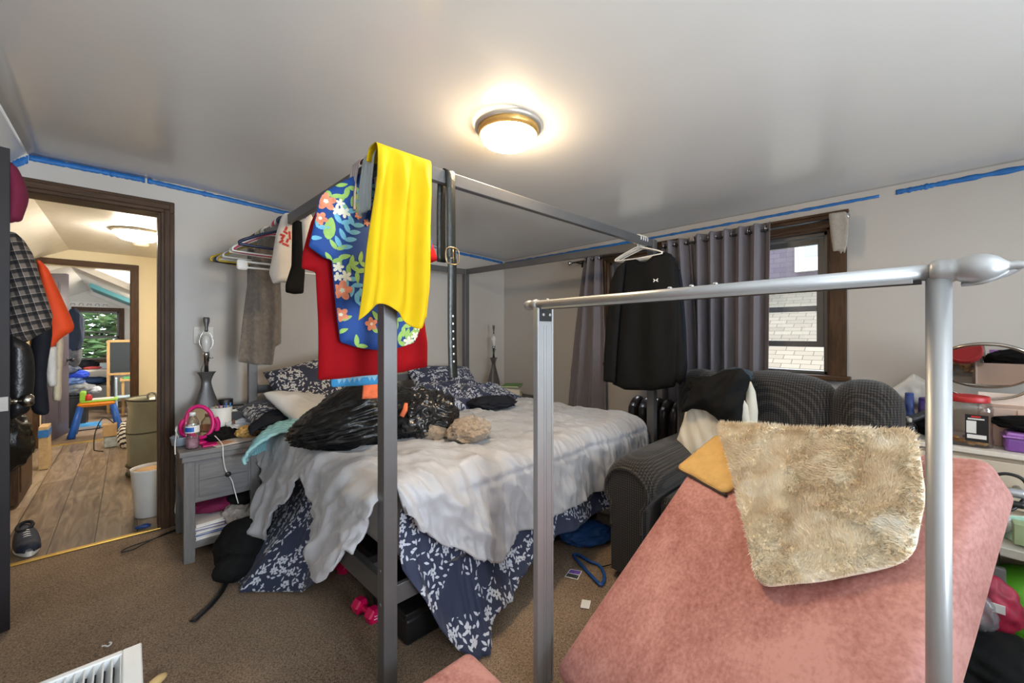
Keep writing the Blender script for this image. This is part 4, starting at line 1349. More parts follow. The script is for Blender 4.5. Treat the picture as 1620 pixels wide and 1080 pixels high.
bm = BM(); tube(bm, [Vector((rail_x(2.56) + p.x, 2.552, 1.914 + p.y)) for p in smooth_path([(x, z, 0) for x, z in hanger_pts(.4, .1)[1]], 5)] , .004, 8)
tube(bm, [(rail_x(2.56), 2.552, 1.84), (rail_x(2.56), 2.552, 1.65)], .004, 8)
mesh('hook', bm, m_hw, t)

# black long-sleeved top on the far foot corner
xs_ = 2.50
bk = [(968, 608), (966, 520), (968, 470), (970, 440), (976, 425), (990, 412), (1003, 408), (1014, 414), (1022, 414), (1030, 408), (1040, 399), (1053, 398), (1062, 402), (1068, 414), (1070, 470), (1072, 540), (1072, 590), (1066, 612), (1030, 618), (990, 616)]
BKD = 2.475
shirt = thing('black_sports_top', 'black long-sleeved sports top with a small white emblem hanging from the foot rail', 'shirt', (BKD, 1.34, 0.88), 0, GH)
bpn = panel_x(bk, BKD, thick=.022, rim=.05, folds=lambda u, v: .012 * math.sin(u * 30 + 1.2 * nz(u * 3, v * 2)) * min(1, max(0, (1.75 - v) / .5)) + .006 * nz(u * 10, v * 2), h=.018)
bm = BM(); bpn.build(bm); mesh('body', bm, m_blackcl, shirt)
for pix, nm in (([(990, 413), (975, 424), (966, 445), (960, 500), (956, 560), (955, 603), (972, 606), (975, 560), (980, 500), (986, 450)], 1), ([(1056, 400), (1068, 408), (1073, 440), (1078, 500), (1084, 560), (1082, 600), (1076, 609), (1066, 600), (1062, 540), (1060, 450)], 2)):
    bm = BM(); panel_x(pix, BKD - .045 if nm == 1 else BKD + .02, thick=.022, rim=.04, folds=fold(.006, 30, nm), h=.016).build(bm)
    mesh('sleeve', bm, m_blackcl, shirt)
bm = BM()
def lpx(px, py):
    p = at_x(px, py, BKD); return -p.y, p.z
cx, cz = lpx(1041, 444)
def arc_poly(sg):
    out = []
    for k in range(9):
        a = math.radians(-70 + 140 * k / 8); out.append((cx + sg * (-.020 + .016 * math.cos(a)), cz + .012 * math.sin(a)))
    for k in range(8, -1, -1):
        a = math.radians(-62 + 124 * k / 8); out.append((cx + sg * (-.022 + .011 * math.cos(a)), cz + .0085 * math.sin(a)))
    return out
def em(poly):
    top = [bm.verts.new(bpn.surf(p[0], p[1], 1, .0035)) for p in poly]
    bm.faces.new(top)
for sg in (1, -1):
    pl = arc_poly(sg)
    for k in range(8):
        em([pl[k], pl[k + 1], pl[16 - k], pl[17 - k]])
em([(cx - .012, cz - .0022), (cx + .012, cz - .0022), (cx + .012, cz + .0022), (cx - .012, cz + .0022)])
mesh('emblem', bm, M('white_print', C(225, 225, 225), rough=0.6, var=0), shirt)
GH2 = 'white hangers on the foot rail'
h0 = make_hanger(m_hw, 'white hanger inside the black sports top on the foot rail', (2.475, 1.334, HB + .004), PI / 2, GH2, w=.34, h=.07)
for x, rz, lab in ((2.50, PI / 2 + .08, 'empty white hanger just behind the black sports top'), (2.445, PI / 2 - .05, 'foremost white hanger at the neck of the black sports top'), (2.53, PI / 2 + .06, 'white hanger holding the dark jacket behind the black sports top')):
    dup(h0, (x, 1.334, HB + .004), rz, lab)
bm = BM(); panel_x([(1070, 430), (1076, 425), (1080, 450), (1086, 520), (1088, 580), (1084, 606), (1072, 600), (1066, 520)], 2.56, thick=.018, folds=fold(.006, 35, 8), h=.016).build(bm)
mesh('navy_jacket', bm, m_darkcl, None, 'dark navy jacket edge showing right of the black sports top', 'jacket', GH)

# ---------------------------------------------------------------- curtains
rod = thing('curtain_rod', 'dark metal curtain rod spanning both bedroom windows with a ball finial', 'curtain rod', (3.09, 1.37, 1.95))
bm = BM(); tube(bm, [(3.085, 2.36, 1.945), (3.085, 0.36, 1.96)], .008, 10); mesh('rod', bm, m_black, rod)
for y, z in ((2.385, 1.945), (0.345, 1.96)):
    bm = BM(); lathe(bm, [(0.008, 0), (0.012, .004), (0.008, .008), (0.018, .016), (0.024, .03), (0.022, .044), (0.010, .054)], fr((3.085, y - (.02 if y > 1 else -.02), z), 0, -PI / 2 if y > 1 else PI / 2), 16); mesh('finial', bm, m_chrome, rod)
for y, z in ((2.31, 1.945), (1.30, 1.953), (0.40, 1.96)):
    bm = BM(); box(bm, (3.08, y - .008, z - .012), (3.18, y + .008, z), .002); box(bm, (3.172, y - .015, z - .04), (3.179, y + .015, z + .02), .002); mesh('bracket', bm, m_black, rod)
m_curt = M('grey_curtain', C(116, 110, 116), rough=0.7, var=0.04, vs=4, bump=0.1, bs=60, sheen=0.15)
def curtain(label, tops, bots, waves, ampt, ampb, zt, zb, seed, grom, xo=3.085, crinkle=0.004, ph=0.0):
    """tops/bots: y extents at the top and at the bottom hem"""
    c = thing('curtain', label, 'curtain', (xo, (tops[0] + tops[1]) / 2, zb), 0, 'grey grommet curtains')
    bm = BM()
    def f(u, v):
        s = v ** 0.85
        y0 = tops[0] + (bots[0] - tops[0]) * s; y1 = tops[1] + (bots[1] - tops[1]) * s
        y = y0 + (y1 - y0) * u
        amp = ampt + (ampb - ampt) * v
        ph_ = u * waves * 2 * PI + ph
        x = xo + amp * math.sin(ph_ + 0.5 * v * nz(u * 3, v * 2, 0, seed)) + crinkle * v * (ridge(u * 9, v * 9, 0, seed) + .5 * nz(u * 24, v * 14, 0, seed))
        y += -0.3 * amp * math.sin(2 * ph_) * 0.5
        return Vector((min(x, 3.165), y, zt + (zb - zt) * v))
    grid(bm, f, int(waves * 22), 50); bm.normal_update(); thicken(bm, .003); smooth_all(bm)
    mesh('fabric', bm, m_curt, c)
    for k in range(grom):
        u = (k + .5) / grom
        ph_ = u * waves * 2 * PI
        y = tops[0] + (tops[1] - tops[0]) * u
        bm = BM()
        tube(bm, [(xo, y + .016 * math.cos(a) * .35, zt - .035 + .02 * math.sin(a)) if False else (xo + .02 * math.cos(a) , y, zt - .035 + .02 * math.sin(a)) for a in (2 * PI * i / 16 for i in range(16))], .0035, 6, closed=True)
        mesh('grommet', bm, m_chrome, c)
    return c
curtain('crinkled grey curtain at the far window, gathered narrow at its top', (2.22, 2.03), (2.46, 1.98), 2.5, .03, .045, 1.985, 0.30, 3, 5, crinkle=.010)
curtain('grey curtain panel drawn askew behind the black sports top', (1.47, 1.25), (1.47, 1.13), 2.5, .035, .05, 1.995, 0.12, 5, 5)
curtain('grey curtain panel drawn over the left half of the near window', (1.24, 0.72), (1.22, 0.74), 5.5, .045, .05, 2.005, 0.12, 8, 10, ph=.6)
bm = BM()
rag_f = lambda u, v: .004 * math.sin(u * 60)
panel_x([(1311, 338), (1338, 334), (1343, 345), (1341, 384), (1336, 401), (1333, 396), (1330, 402), (1327, 396), (1318, 398), (1314, 370)], 3.06, thick=.006, rim=.02, folds=rag_f, h=.01).build(bm)
mesh('cleaning_cloth', bm, M('oatmeal_cloth', C(158, 150, 140), rough=0.9, var=0.1, vs=60, bump=.3, bs=150), None, 'frayed grey cloth hung over the top right corner of the near window', 'cloth')

# ---------------------------------------------------------------- radiator under the windows
m_rad = M('brown_radiator_enamel', C(50, 40, 36), rough=0.3, var=0.05)
rad = thing('radiator', 'dark brown cast radiator behind the bed foot below the curtains', 'radiator', (2.98, 1.45, 0))
for k in range(5):
    y = 1.62 - k * .085
    bm = BM()
    prof = [(-.085, .10), (-.085, .62), (-.07, .68), (-.035, .715), (0, .725), (.035, .715), (.07, .68), (.085, .62), (.085, .10)]
    tube(bm, smooth_path([(2.98 + a, y, z) for a, z in prof], 3), .036, 10)
    tube(bm, [(2.98, y, .12), (2.98, y, .70)], .034, 10)
    tube(bm, [(2.9, y, .14), (3.06, y, .14)], .034, 10)
    if k in (0, 4):
        box(bm, (2.90, y - .02, 0), (2.93, y + .02, .12), .005); box(bm, (3.03, y - .02, 0), (3.06, y + .02, .12), .005)
    mesh('section', bm, m_rad, rad)

# ---------------------------------------------------------------- silver clothes rack in the foreground
m_silv = M('brushed_silver', C(166, 167, 168), rough=0.42, metal=0.6, var=0.05, vs=6)
rack = thing('clothes_rack', 'silver metal clothes rack standing in front of the pink cushion', 'clothes rack', (1.02, 0.46, 0))
A_, B_ = Vector((1.057, 0.945, 1.365)), Vector((0.985, -0.015, 1.365))
bm = BM(); tube(bm, [A_ + Vector((0, .03, 0)), B_], .0138, 20)
mesh('rod', bm, m_silv, rack)
d_ = (B_ - A_); an = math.atan2(d_.y, d_.x)
bm = BM(); box(bm, (0.04, -.006, -.0195), (d_.length - .02, .006, -.012), .001, fr(A_, an)); mesh('track', bm, m_black, rack)
bm = BM(); box(bm, (0.0, -.0105, -.018), (d_.length - .03, -.006, -.010), .001, fr(A_, an)); box(bm, (0.0, .006, -.018), (d_.length - .03, .0105, -.010), .001, fr(A_, an)); mesh('track_lip', bm, m_silv, rack)
for k in (0.03, 0.5, 0.56, 0.62):
    p = A_.lerp(B_, k)
    bm = BM(); lathe(bm, [(0.006, .0), (0.006, .004), (0.003, .0065)], fr((p.x, p.y, p.z + .012)), 12); mesh('screw_cap', bm, m_silv, rack)
bm = BM()
px0, px1, py0, py1 = 1.033, 1.116, 0.945, 0.962
box(bm, (px0, py0, 0), (px1, py1, 1.352), .003)
box(bm, (px0 - .001, py0 - .003, 0), (px0 + .008, py1 + .002, 1.352), .001); box(bm, (px1 - .008, py0 - .003, 0), (px1 + .001, py1 + .002, 1.352), .001)
for xk in (px0 + .034, px0 + .047):
    box(bm, (xk, py0 - .0025, 0), (xk + .004, py0 + .001, 1.29), .0008)
mesh('flat_post', bm, m_silv, rack)
bm = BM(); box(bm, (px0 + .012, py0 - .006, 1.305), (px1 - .012, py0 - .001, 1.352), .001); brk = mesh('bracket', bm, m_black, rack)
for xk in (px0 + .024, px1 - .024):
    bm = BM(); lathe(bm, [(0.006, 0), (0.006, .003), (0.002, .0032)], fr((xk, py0 - .006, 1.328), 0, PI / 2), 14); mesh('screw', bm, m_silv, brk)
bm = BM(); tube(bm, [(0.985, -.015, 0), (0.985, -.015, 1.355)], .0158, 24); mesh('round_post', bm, m_silv, rack)
def finial(base, out, k, flip):
    bm = BM()
    prof = [(.016, -.006), (.0195, -.002), (.0205, .008), (.0185, .016), (.0195, .020), (.017, .024), (.0205, .030), (.0235, .042), (.0225, .056), (.017, .068), (.010, .075), (.0065, .080), (.0075, .086), (.005, .094), (.0035, .100)]
    lathe(bm, [(r * k, z * k) for r, z in prof], Matrix.Translation(base) @ Vector((0, 0, 1)).rotation_difference(out).to_matrix().to_4x4(), 28)
    return bm
dn = d_.normalized()
bm = finial(B_ + dn * -.004, dn, 1.0, 0)
for q in range(3):
    tube(bm, smooth_path([B_ + dn * (.026 + .012 * q) + Vector((0.001, 0, -.024 + .003 * q)), B_ + dn * (.05 + .012 * q) + Vector((-.006 + .005 * q, 0, -.022 + .005 * q)), B_ + dn * (.076 + .008 * q) + Vector((0, 0, -.006 + .004 * q))]), [.0035] * 12 + [.002], 8)
mesh('finial', bm, m_silv, rack)
bm = BM()
kA = A_ + dn * -.03
lathe(bm, [(.0155, -.012), (.0185, -.008), (.0185, .008), (.016, .011), (.0165, .018), (.014, .021), (.0165, .026), (.0175, .038), (.0155, .050), (.009, .058), (.003, .061)], Matrix.Translation(kA) @ Vector((0, 0, 1)).rotation_difference(-dn).to_matrix().to_4x4(), 26)
mesh('finial', bm, m_silv, rack)
bm = BM(); box(bm, (0.975, -.25, 0.0), (0.995, .22, .02), .004); mesh('foot', bm, m_silv, rack)

# ---------------------------------------------------------------- pink folding cushion leaning on the armchair
def velvet(name, c0, c1):
    m, nt, b = new_mat(name)
    tc = nt.nodes.new('ShaderNodeTexCoord')
    n = nt.nodes.new('ShaderNodeTexNoise'); n.inputs['Scale'].default_value = 3.2; n.inputs['Detail'].default_value = 6; n.inputs['Roughness'].default_value = .7; n.inputs['Distortion'].default_value = .6
    n3 = nt.nodes.new('ShaderNodeTexNoise'); n3.inputs['Scale'].default_value = 90; n3.inputs['Detail'].default_value = 2
    for q in (n, n3): nt.links.new(tc.outputs['Object'], q.inputs['Vector'])
    f = math_node(nt, 'MULTIPLY_ADD', n3.outputs['Fac'], .3, math_node(nt, 'MULTIPLY', n.outputs['Fac'], .75))
    c = ramp(nt, f, [(.38, c0), (.62, c1)])
    nt.links.new(c, b.inputs['Base Color'])
    b.inputs['Roughness'].default_value = .75; b.inputs['Sheen Weight'].default_value = .5; b.inputs['Sheen Roughness'].default_value = .4
    b.inputs['Sheen Tint'].default_value = C(240, 190, 180)
    bp = nt.nodes.new('ShaderNodeBump'); bp.inputs['Strength'].default_value = .25; bp.inputs['Distance'].default_value = .004
    nt.links.new(f, bp.inputs['Height']); nt.links.new(bp.outputs['Normal'], b.inputs['Normal'])
    return m
m_pink = velvet('dusty_pink_velvet', C(148, 88, 80), C(196, 142, 134))
TL = Vector((1.843, .654, .824)); TRp = Vector((1.533, -.089, .952))
Sv = (TRp - TL).normalized()
Ev = Vector((1.039, .873, .14)) - TL; Ev = (Ev - Sv * Ev.dot(Sv)).normalized()
Nv = -Sv.cross(Ev)
def PF(a, b, h=0.0): return TL + Sv * a + Ev * b + Nv * h
padM = Matrix(((Sv.x, -Ev.x, Nv.x, TL.x), (Sv.y, -Ev.y, Nv.y, TL.y), (Sv.z, -Ev.z, Nv.z, TL.z), (0, 0, 0, 1)))
pad = thing('folding_cushion', 'dusty pink velvet folding cushion leaning against the armchair', 'floor cushion', (1.0, .7, 0))
def soft_slab(lo, hi, bev, mx, seed, amp=.006, n=26):
    bm = BM()
    box(bm, lo, hi, bev, None, seg=5)
    lo, hi = Vector(lo), Vector(hi)
    for ax, cnt in ((0, n), (1, n)):
        for k in range(1, cnt):
            co = Vector((0, 0, 0)); co[ax] = lo[ax] + (hi[ax] - lo[ax]) * k / cnt
            no = Vector((0, 0, 0)); no[ax] = 1
            bmesh.ops.bisect_plane(bm, geom=bm.verts[:] + bm.edges[:] + bm.faces[:], plane_co=co, plane_no=no)
    for v in bm.verts:
        c = v.co
        v.co = c + Vector((0.5 * amp * nz(c.y * 5, c.z * 5, 0, seed + 3), .5 * amp * nz(c.x * 5, c.z * 5, 0, seed), amp * nz(c.x * 4, c.y * 4, c.z, seed)))
    bm.transform(mx)
    bmesh.ops.recalc_face_normals(bm, faces=bm.faces[:]); smooth_all(bm)
    return bm
bm = soft_slab((0.0, -1.09, -.15), (0.838, 0.012, 0.0), .035, padM, 2)
mesh('back_section', bm, m_pink, pad)
bm = soft_slab((0.08, 0.30, 0.003), (0.865, 1.115, .165), .035, Matrix.Identity(4), 5)
for v in bm.verts:
    pass
mesh('seat_section', bm, m_pink, pad)

# tan backed mat, face down, then the fluffy mat on top of it
m_tan = M('tan_mat_backing', C(206, 166, 100), rough=0.85, var=0.08, vs=25, bump=.2, bs=150)
m_dbr = M('dark_brown_binding', C(64, 52, 48), rough=.9, var=.2)
tm = thing('bath_mat', 'tan rubber-backed mat lying face down under the fluffy mat', 'mat', (1.8, .6, .72), 0)
q0, q1, q3 = Vector((-.045, .217)), Vector((.042, .014)), Vector((.241, .286))
q2 = q1 + (q3 - q0)
bm = BM()
tp = Panel([(p.x, -p.y) for p in rnd_poly([q0, q1, q2, q3], .03)], PF(0, 0, .008), Sv, -Ev, thick=.004, rim=.01, h=.016, folds=lambda u, v: .003 * nz(u * 8, v * 8))
tp.build(bm); mesh('backing', bm, m_tan, tm)
bm = BM(); tube(bm, [PF(a.x, a.y, .005) for a in (q0.lerp(q3, k / 10) for k in range(0, 11))], .006, 8); mesh('edge_binding', bm, m_dbr, tm)
def fur_mat():
    m, nt, b = new_mat('cream_fur')
    tc = nt.nodes.new('ShaderNodeTexCoord')
    n = nt.nodes.new('ShaderNodeTexNoise'); n.inputs['Scale'].default_value = 9; n.inputs['Detail'].default_value = 5; n.inputs['Distortion'].default_value = 1.0
    nt.links.new(tc.outputs['Object'], n.inputs['Vector'])
    c = ramp(nt, n.outputs['Fac'], [(.34, C(224, 204, 172)), (.55, C(244, 234, 212)), (.72, C(252, 248, 238))])
    nt.links.new(c, b.inputs['Base Color']); b.inputs['Roughness'].default_value = .8; b.inputs['Sheen Weight'].default_value = .3
    return m
m_fur = fur_mat()
fm = thing('fluffy_mat', 'cream fluffy bath mat draped over the top of the pink cushion', 'mat', (1.6, .3, .8), 0)
fp = rnd_poly([Vector((.037, -.03)), Vector((.34, -.028)), Vector((.70, -.045)), Vector((.765, .16)), Vector((.782, .338)), Vector((.65, .458)), Vector((.508, .553)), Vector((.27, .24))], .045)
def ff(u, v):
    return .010 + .010 * nz(u * 5, v * 5, 0, 3) + .008 * ridge(u * 7 + v * 4, v * 6 - u * 3, 0, 6) + .02 * max(0, (-v - .45)) 
fpan = Panel([(p.x, -p.y) for p in fp], PF(0, 0, .016), Sv, -Ev, thick=.007, rim=.02, h=.012, folds=ff)
bm = BM(); fpan.build(bm); mesh('backing', bm, m_fur, fm)
bm = BM()
r = random.Random(11)
xs0 = [p.x for p in fp]; ys0 = [-p.y for p in fp]
cnt = 0
mesh_v = []
mesh_f = []
while cnt < 36000:
    u, v = r.uniform(min(xs0), max(xs0)), r.uniform(min(ys0), max(ys0))
    P2 = Vector((u, v))
    if not inside(P2, fpan.poly):
        continue
    d = fpan.dist(P2) if True else .1
    p = fpan.surf(u, v, 1, -.001, d)
    a = 3.5 * nz(u * 6, v * 6, 0, 2) + 2.2 * nz(u * 15, v * 15, 0, 4)
    lay = .75 + .5 * nz(u * 11, v * 11, 0, 9)
    dirv = (fpan.N * 1.0 + (Sv * math.cos(a) - Ev * math.sin(a)) * lay + Vector((r.gauss(0, .3), r.gauss(0, .3), r.gauss(0, .3)))).normalized()
    if d < .015:
        dirv = (dirv + (P2 - Vector((.42, -.22))).normalized().x * Sv * .7 - (P2 - Vector((.42, -.22))).normalized().y * Ev * .7).normalized()
    sd = dirv.cross(Vector((r.gauss(0, 1), r.gauss(0, 1), r.gauss(0, 1)))).normalized() * r.uniform(.0011, .0019)
    L_ = r.uniform(.011, .020)
    n0 = len(mesh_v)
    mesh_v += [p - sd, p + sd, p + dirv * L_]
    mesh_f.append((n0, n0 + 1, n0 + 2))
    cnt += 1
me_ = bpy.data.meshes.new('pile'); me_.from_pydata([tuple(MW[fm.name].inverted() @ q) for q in mesh_v], [], mesh_f); me_.materials.append(m_fur)
bm.free()
po = bpy.data.objects.new('pile', me_); COL.objects.link(po); po.parent = fm; po['kind'] = 'stuff'

# ---------------------------------------------------------------- armchair
def tweed():
    m, nt, b = new_mat('dark_tweed')
    tc = nt.nodes.new('ShaderNodeTexCoord'); sp = nt.nodes.new('ShaderNodeSeparateXYZ'); nt.links.new(tc.outputs['Object'], sp.inputs[0])
    fs = []
    for k in range(3):
        fs.append(math_node(nt, 'LESS_THAN', math_node(nt, 'FRACT', math_node(nt, 'MULTIPLY', sp.outputs[k], 84)), .40))
    s = math_node(nt, 'ADD', math_node(nt, 'ADD', math_node(nt, 'MULTIPLY', fs[0], .33), math_node(nt, 'MULTIPLY', fs[1], .40)), math_node(nt, 'MULTIPLY', fs[2], .30))
    c = ramp(nt, s, [(0.0, C(14, 14, 16)), (.35, C(26, 24, 26)), (.75, C(72, 65, 58)), (1.0, C(76, 69, 62))])
    nt.links.new(c, b.inputs['Base Color']); b.inputs['Roughness'].default_value = .9; b.inputs['Sheen Weight'].default_value = .15
    bp = nt.nodes.new('ShaderNodeBump'); bp.inputs['Strength'].default_value = .3; bp.inputs['Distance'].default_value = .003
    nt.links.new(s, bp.inputs['Height']); nt.links.new(bp.outputs['Normal'], b.inputs['Normal'])
    return m
m_tweed = tweed()
ch = thing('armchair', 'dark checked tweed armchair half covered by the pink cushion and clothes', 'armchair', (2.4, .6, 0))
def facing(c, rx=0.0):
    return Matrix(((0, 0, -1, c[0]), (-1, 0, 0, c[1]), (0, 1, 0, c[2]), (0, 0, 0, 1))) @ Matrix.Rotation(rx, 4, 'X')
for (yc, w, zc_, h, t, sd, rz_) in ((.64, .62, .745, .58, .26, 1, 0), (.225, .30, .735, .57, .26, 4, .18), (1.04, .30, .735, .57, .26, 6, -.18)):
    bm = soft_slab((-w / 2, -h / 2, -t / 2), (w / 2, h / 2, t / 2), .10, Matrix.Identity(4), sd, .016, 18)
    for v in bm.verts:      # plump towards the top
        v.co.z += .05 * max(0, 1 - (2 * v.co.x / w) ** 2) * (1 - (2 * v.co.y / h) ** 2) + .03 * (v.co.y / h)
        v.co.y -= .05 * (2 * v.co.x / w) ** 2 * (1 if v.co.y > 0 else 0)
    bm.transform(facing((2.80, yc, zc_), -.12) @ Matrix.Rotation(rz_, 4, 'Y'))
    mesh('back_cushion', bm, m_tweed, ch)
def arm(y0, y1, xf, xb, ztop, nm):
    bm = BM()
    yc, hw = (y0 + y1) / 2, (y1 - y0) / 2
    prof = []
    for k in range(25):
        a = -0.25 * PI + 1.5 * PI * k / 24
        prof.append((hw * math.cos(a), ztop - hw * .85 + hw * .85 * math.sin(a)))
    prof = [(hw * .72, .05), (hw * .74, .22)] + prof + [(-hw * .74, .22), (-hw * .72, .05)]
    n = len(prof)
    def f(u, v):
        x = xf + (xb - xf) * u
        e = min(1, u / .14)
        s = .80 + .20 * math.sqrt(max(0, 1 - (1 - e) ** 2))
        k = v * (n - 1); i = min(n - 2, int(k)); a, b = prof[i], prof[i + 1]; t = k - i
        y, z = a[0] + (b[0] - a[0]) * t, a[1] + (b[1] - a[1]) * t
        zs = .05 + (z - .05) * (1 - (1 - s) * .35) - .10 * max(0, (.35 - u)) ** 2 * (z / ztop)
        return Vector((x, yc + y * s, zs + .003 * nz(x * 8, v * 9)))
    g = grid(bm, f, 30, 60)
    cap = bm.faces.new(g[0][::-1] if False else [v for v in g[0]]); cap.smooth = False
    bm.faces.new([v for v in g[-1]][::-1])
    bmesh.ops.recalc_face_normals(bm, faces=bm.faces[:])
    o_ = mesh(nm, bm, m_tweed, ch)
    bm = BM()
    tube(bm, [f(0.0, v / 60) + Vector((-.004, 0, 0)) for v in range(3, 58)], .007, 8)
    mesh('piping', bm, m_tweed, o_)
arm(.90, 1.19, 1.80, 2.86, .635, 'arm')
arm(-.03, .17, 1.80, 2.70, .60, 'arm')
bm = soft_slab((1.88, .16, .28), (2.72, .92, .46), .05, Matrix.Identity(4), 3); mesh('seat_cushion', bm, m_tweed, ch)
bm = BM(); box(bm, (1.92, .10, .05), (2.95, 1.14, .30), .02); mesh('base', bm, m_tweed, ch)
bm = BM(); box(bm, (2.80, .11, .10), (2.93, 1.13, .93), .05, Matrix.Translation((0, 0, 0)), seg=4); smooth_all(bm); mesh('back_frame', bm, m_tweed, ch)

# clothes thrown over the chair
m_cream = M('cream_fleece', C(226, 218, 200), rough=.85, var=.05, sheen=.3)
cj = thing('cream_jacket', 'cream jacket hanging over the left arm of the armchair', 'jacket', (2.45, 1.0, .6))
bm = BM(); panel_x([(1092, 630), (1086, 650), (1076, 684), (1064, 708), (1059, 718), (1070, 724), (1086, 729), (1104, 724), (1122, 716), (1150, 712), (1182, 712), (1184, 640), (1150, 610), (1110, 610)], 2.36, soft=True, thick=.03, rim=.04, folds=lambda u, v: .035 * nz(u * 5, v * 2, 0, 3) + .022 * ridge(u * 12 + v * 3, v * 3, 0, 4) + .008 * nz(u * 25, v * 9), h=.014).build(bm)
mesh('body', bm, m_cream, cj)
bm = BM(); panel_x([(1187, 602), (1181, 616), (1178, 650), (1176, 690), (1186, 694), (1197, 690), (1199, 650), (1195, 620)], 2.40, thick=.035, rim=.04, folds=fold(.004, 30, 4), h=.014).build(bm)
mesh('sleeve', bm, m_cream, cj)
bj = thing('black_jacket', 'black jacket bunched over the cream one on the armchair back', 'jacket', (2.45, .95, .8))
bm = BM(); panel_x([(1082, 652), (1086, 636), (1094, 618), (1108, 604), (1128, 594), (1150, 584), (1176, 582), (1188, 596), (1182, 620), (1178, 650), (1177, 686), (1160, 690), (1145, 686), (1146, 672), (1134, 658), (1116, 648), (1098, 645), (1090, 650)], 2.31, thick=.045, rim=.06, folds=lambda u, v: .03 * ridge(u * 6 - v * 5, v * 4 + u * 3, 0, 9) + .014 * ridge(u * 15 - v * 9, v * 10, 0, 4), h=.013).build(bm)
mesh('front', bm, m_blackcl, bj)
bm = BM(); p = at_x(1140, 612, 2.5); crumple(bm, (2.48, p.y, p.z), (.14, .16, .06), .16, 2.4, 21, 5, None, rz=.1)
mesh('bunched_back', bm, m_blackcl, bj)
bm = BM(); p = at_x(1163, 593, 2.55); crumple(bm, (2.55, p.y, p.z), (.09, .085, .035), .2, 2.6, 25, 4, None, rz=.2)
mesh('slate_shirt', bm, M('slate_cloth', C(44, 58, 68), rough=.8, var=.2), None, 'slate blue shirt scrunched on top of the armchair back', 'shirt')

# ---------------------------------------------------------------- dresser and the things on it
m_beige = M('beige_laminate', C(204, 190, 172), rough=.45, var=.03)
m_beige2 = M('light_laminate', C(218, 210, 198), rough=.4, var=.03)
DZ = .742
dr = thing('dresser', 'beige dresser crowded with toiletries along the right wall', 'dresser', (2.95, -.6, 0))
bm = BM(); box(bm, (2.74, -1.25, DZ - .022), (3.165, .065, DZ), .003); mesh('top', bm, m_beige2, dr)
bm = BM(); box(bm, (2.77, -1.24, .03), (3.16, .055, DZ - .021), .003); mesh('body', bm, m_beige, dr)
for i, (z0, z1) in enumerate(((.50, .70), (.27, .48), (.05, .25))):
    for y0, y1 in ((-1.235, -.60), (-.59, .05)):
        bm = BM(); box(bm, (2.75, y0, z0), (2.771, y1, z1), .003); dw = mesh('drawer', bm, m_beige, dr)
        bm = BM(); lathe(bm, [(.006, 0), (.006, .012), (.014, .018), (.012, .026)], fr((2.75, (y0 + y1) / 2, (z0 + z1) / 2), 0, 0, -PI / 2), 16); mesh('knob', bm, m_chrome, dw)
# vanity mirror
mir = thing('vanity_mirror', 'oval swivel vanity mirror with a metal ring on the dresser', 'mirror', (3.0, -.20, DZ))
mc = Vector((2.99, -.197, 1.105))
tiltM = Matrix.Translation(mc) @ Matrix.Rotation(math.radians(-34), 4, 'Y') @ Matrix.Rotation(-PI / 2, 4, 'Y')
ell = [Vector((.115 * math.sin(a), .158 * math.cos(a), 0)) for a in (2 * PI * k / 48 for k in range(48))]
ell = [Vector((p.x * 1.12, p.y, 0)) for p in ell]
bm = BM(); tube(bm, [tiltM @ (p * 1.0) for p in ell], .009, 10, closed=True); tube(bm, [tiltM @ (p * .88 + Vector((0, 0, .003))) for p in ell], .004, 8, closed=True)
m_nick = M('aged_nickel', C(168, 160, 150), rough=.22, metal=1, var=.06)
bm.normal_update(); mesh('ring', bm, m_nick, mir)
bm = BM(); vs_ = [bm.verts.new(tiltM @ (p * .97 + Vector((0, 0, .001)))) for p in ell]; bm.faces.new(vs_); bm.normal_update()
thicken(bm, .006); mesh('mirror_glass', bm, M('mirror_silver', C(215, 215, 215), rough=.03, metal=1, var=0), mir)
bm = BM(); tube(bm, smooth_path([mc + Vector((.0, .175, 0)), mc + Vector((.03, .165, -.07)), mc + Vector((.04, .10, -.14)), mc + Vector((.04, 0, -.165)), mc + Vector((.04, -.10, -.14)), mc + Vector((.03, -.165, -.07)), mc + Vector((0, -.175, 0))]), .006, 8)
for sg in (1, -1): lathe(bm, [(.006, 0), (.012, .004), (.012, .012), (.005, .018)], fr(mc + Vector((0, sg * .165, 0)), 0, -sg * PI / 2), 12)
lathe(bm, [(.07, 0), (.07, .006), (.02, .018), (.009, .03), (.008, .20)], fr((mc.x + .04, mc.y, DZ)), 24)
mesh('stand', bm, m_nick, mir)
# pink box
pb = thing('storage_box', 'pale pink cardboard box in front of the vanity mirror', 'box', (2.98, -.36, DZ))
m_pbox = M('pale_pink_card', C(206, 176, 158), rough=.7, var=.03)
bm = BM(); box(bm, (2.90, -.62, DZ), (3.06, -.177, .918), .003)
box(bm, (2.897, -.29, DZ + .01), (2.901, -.288, .912), .0005)
mesh('carton', bm, m_pbox, pb)
bm = BM(); box(bm, (3.05, -.62, .90), (3.062, -.18, .972), .002); box(bm, (2.90, -.183, .915), (3.06, -.177, .935), .001); mesh('flap', bm, M('pink_card_edge', C(222, 206, 194), rough=.7, var=.03), pb)
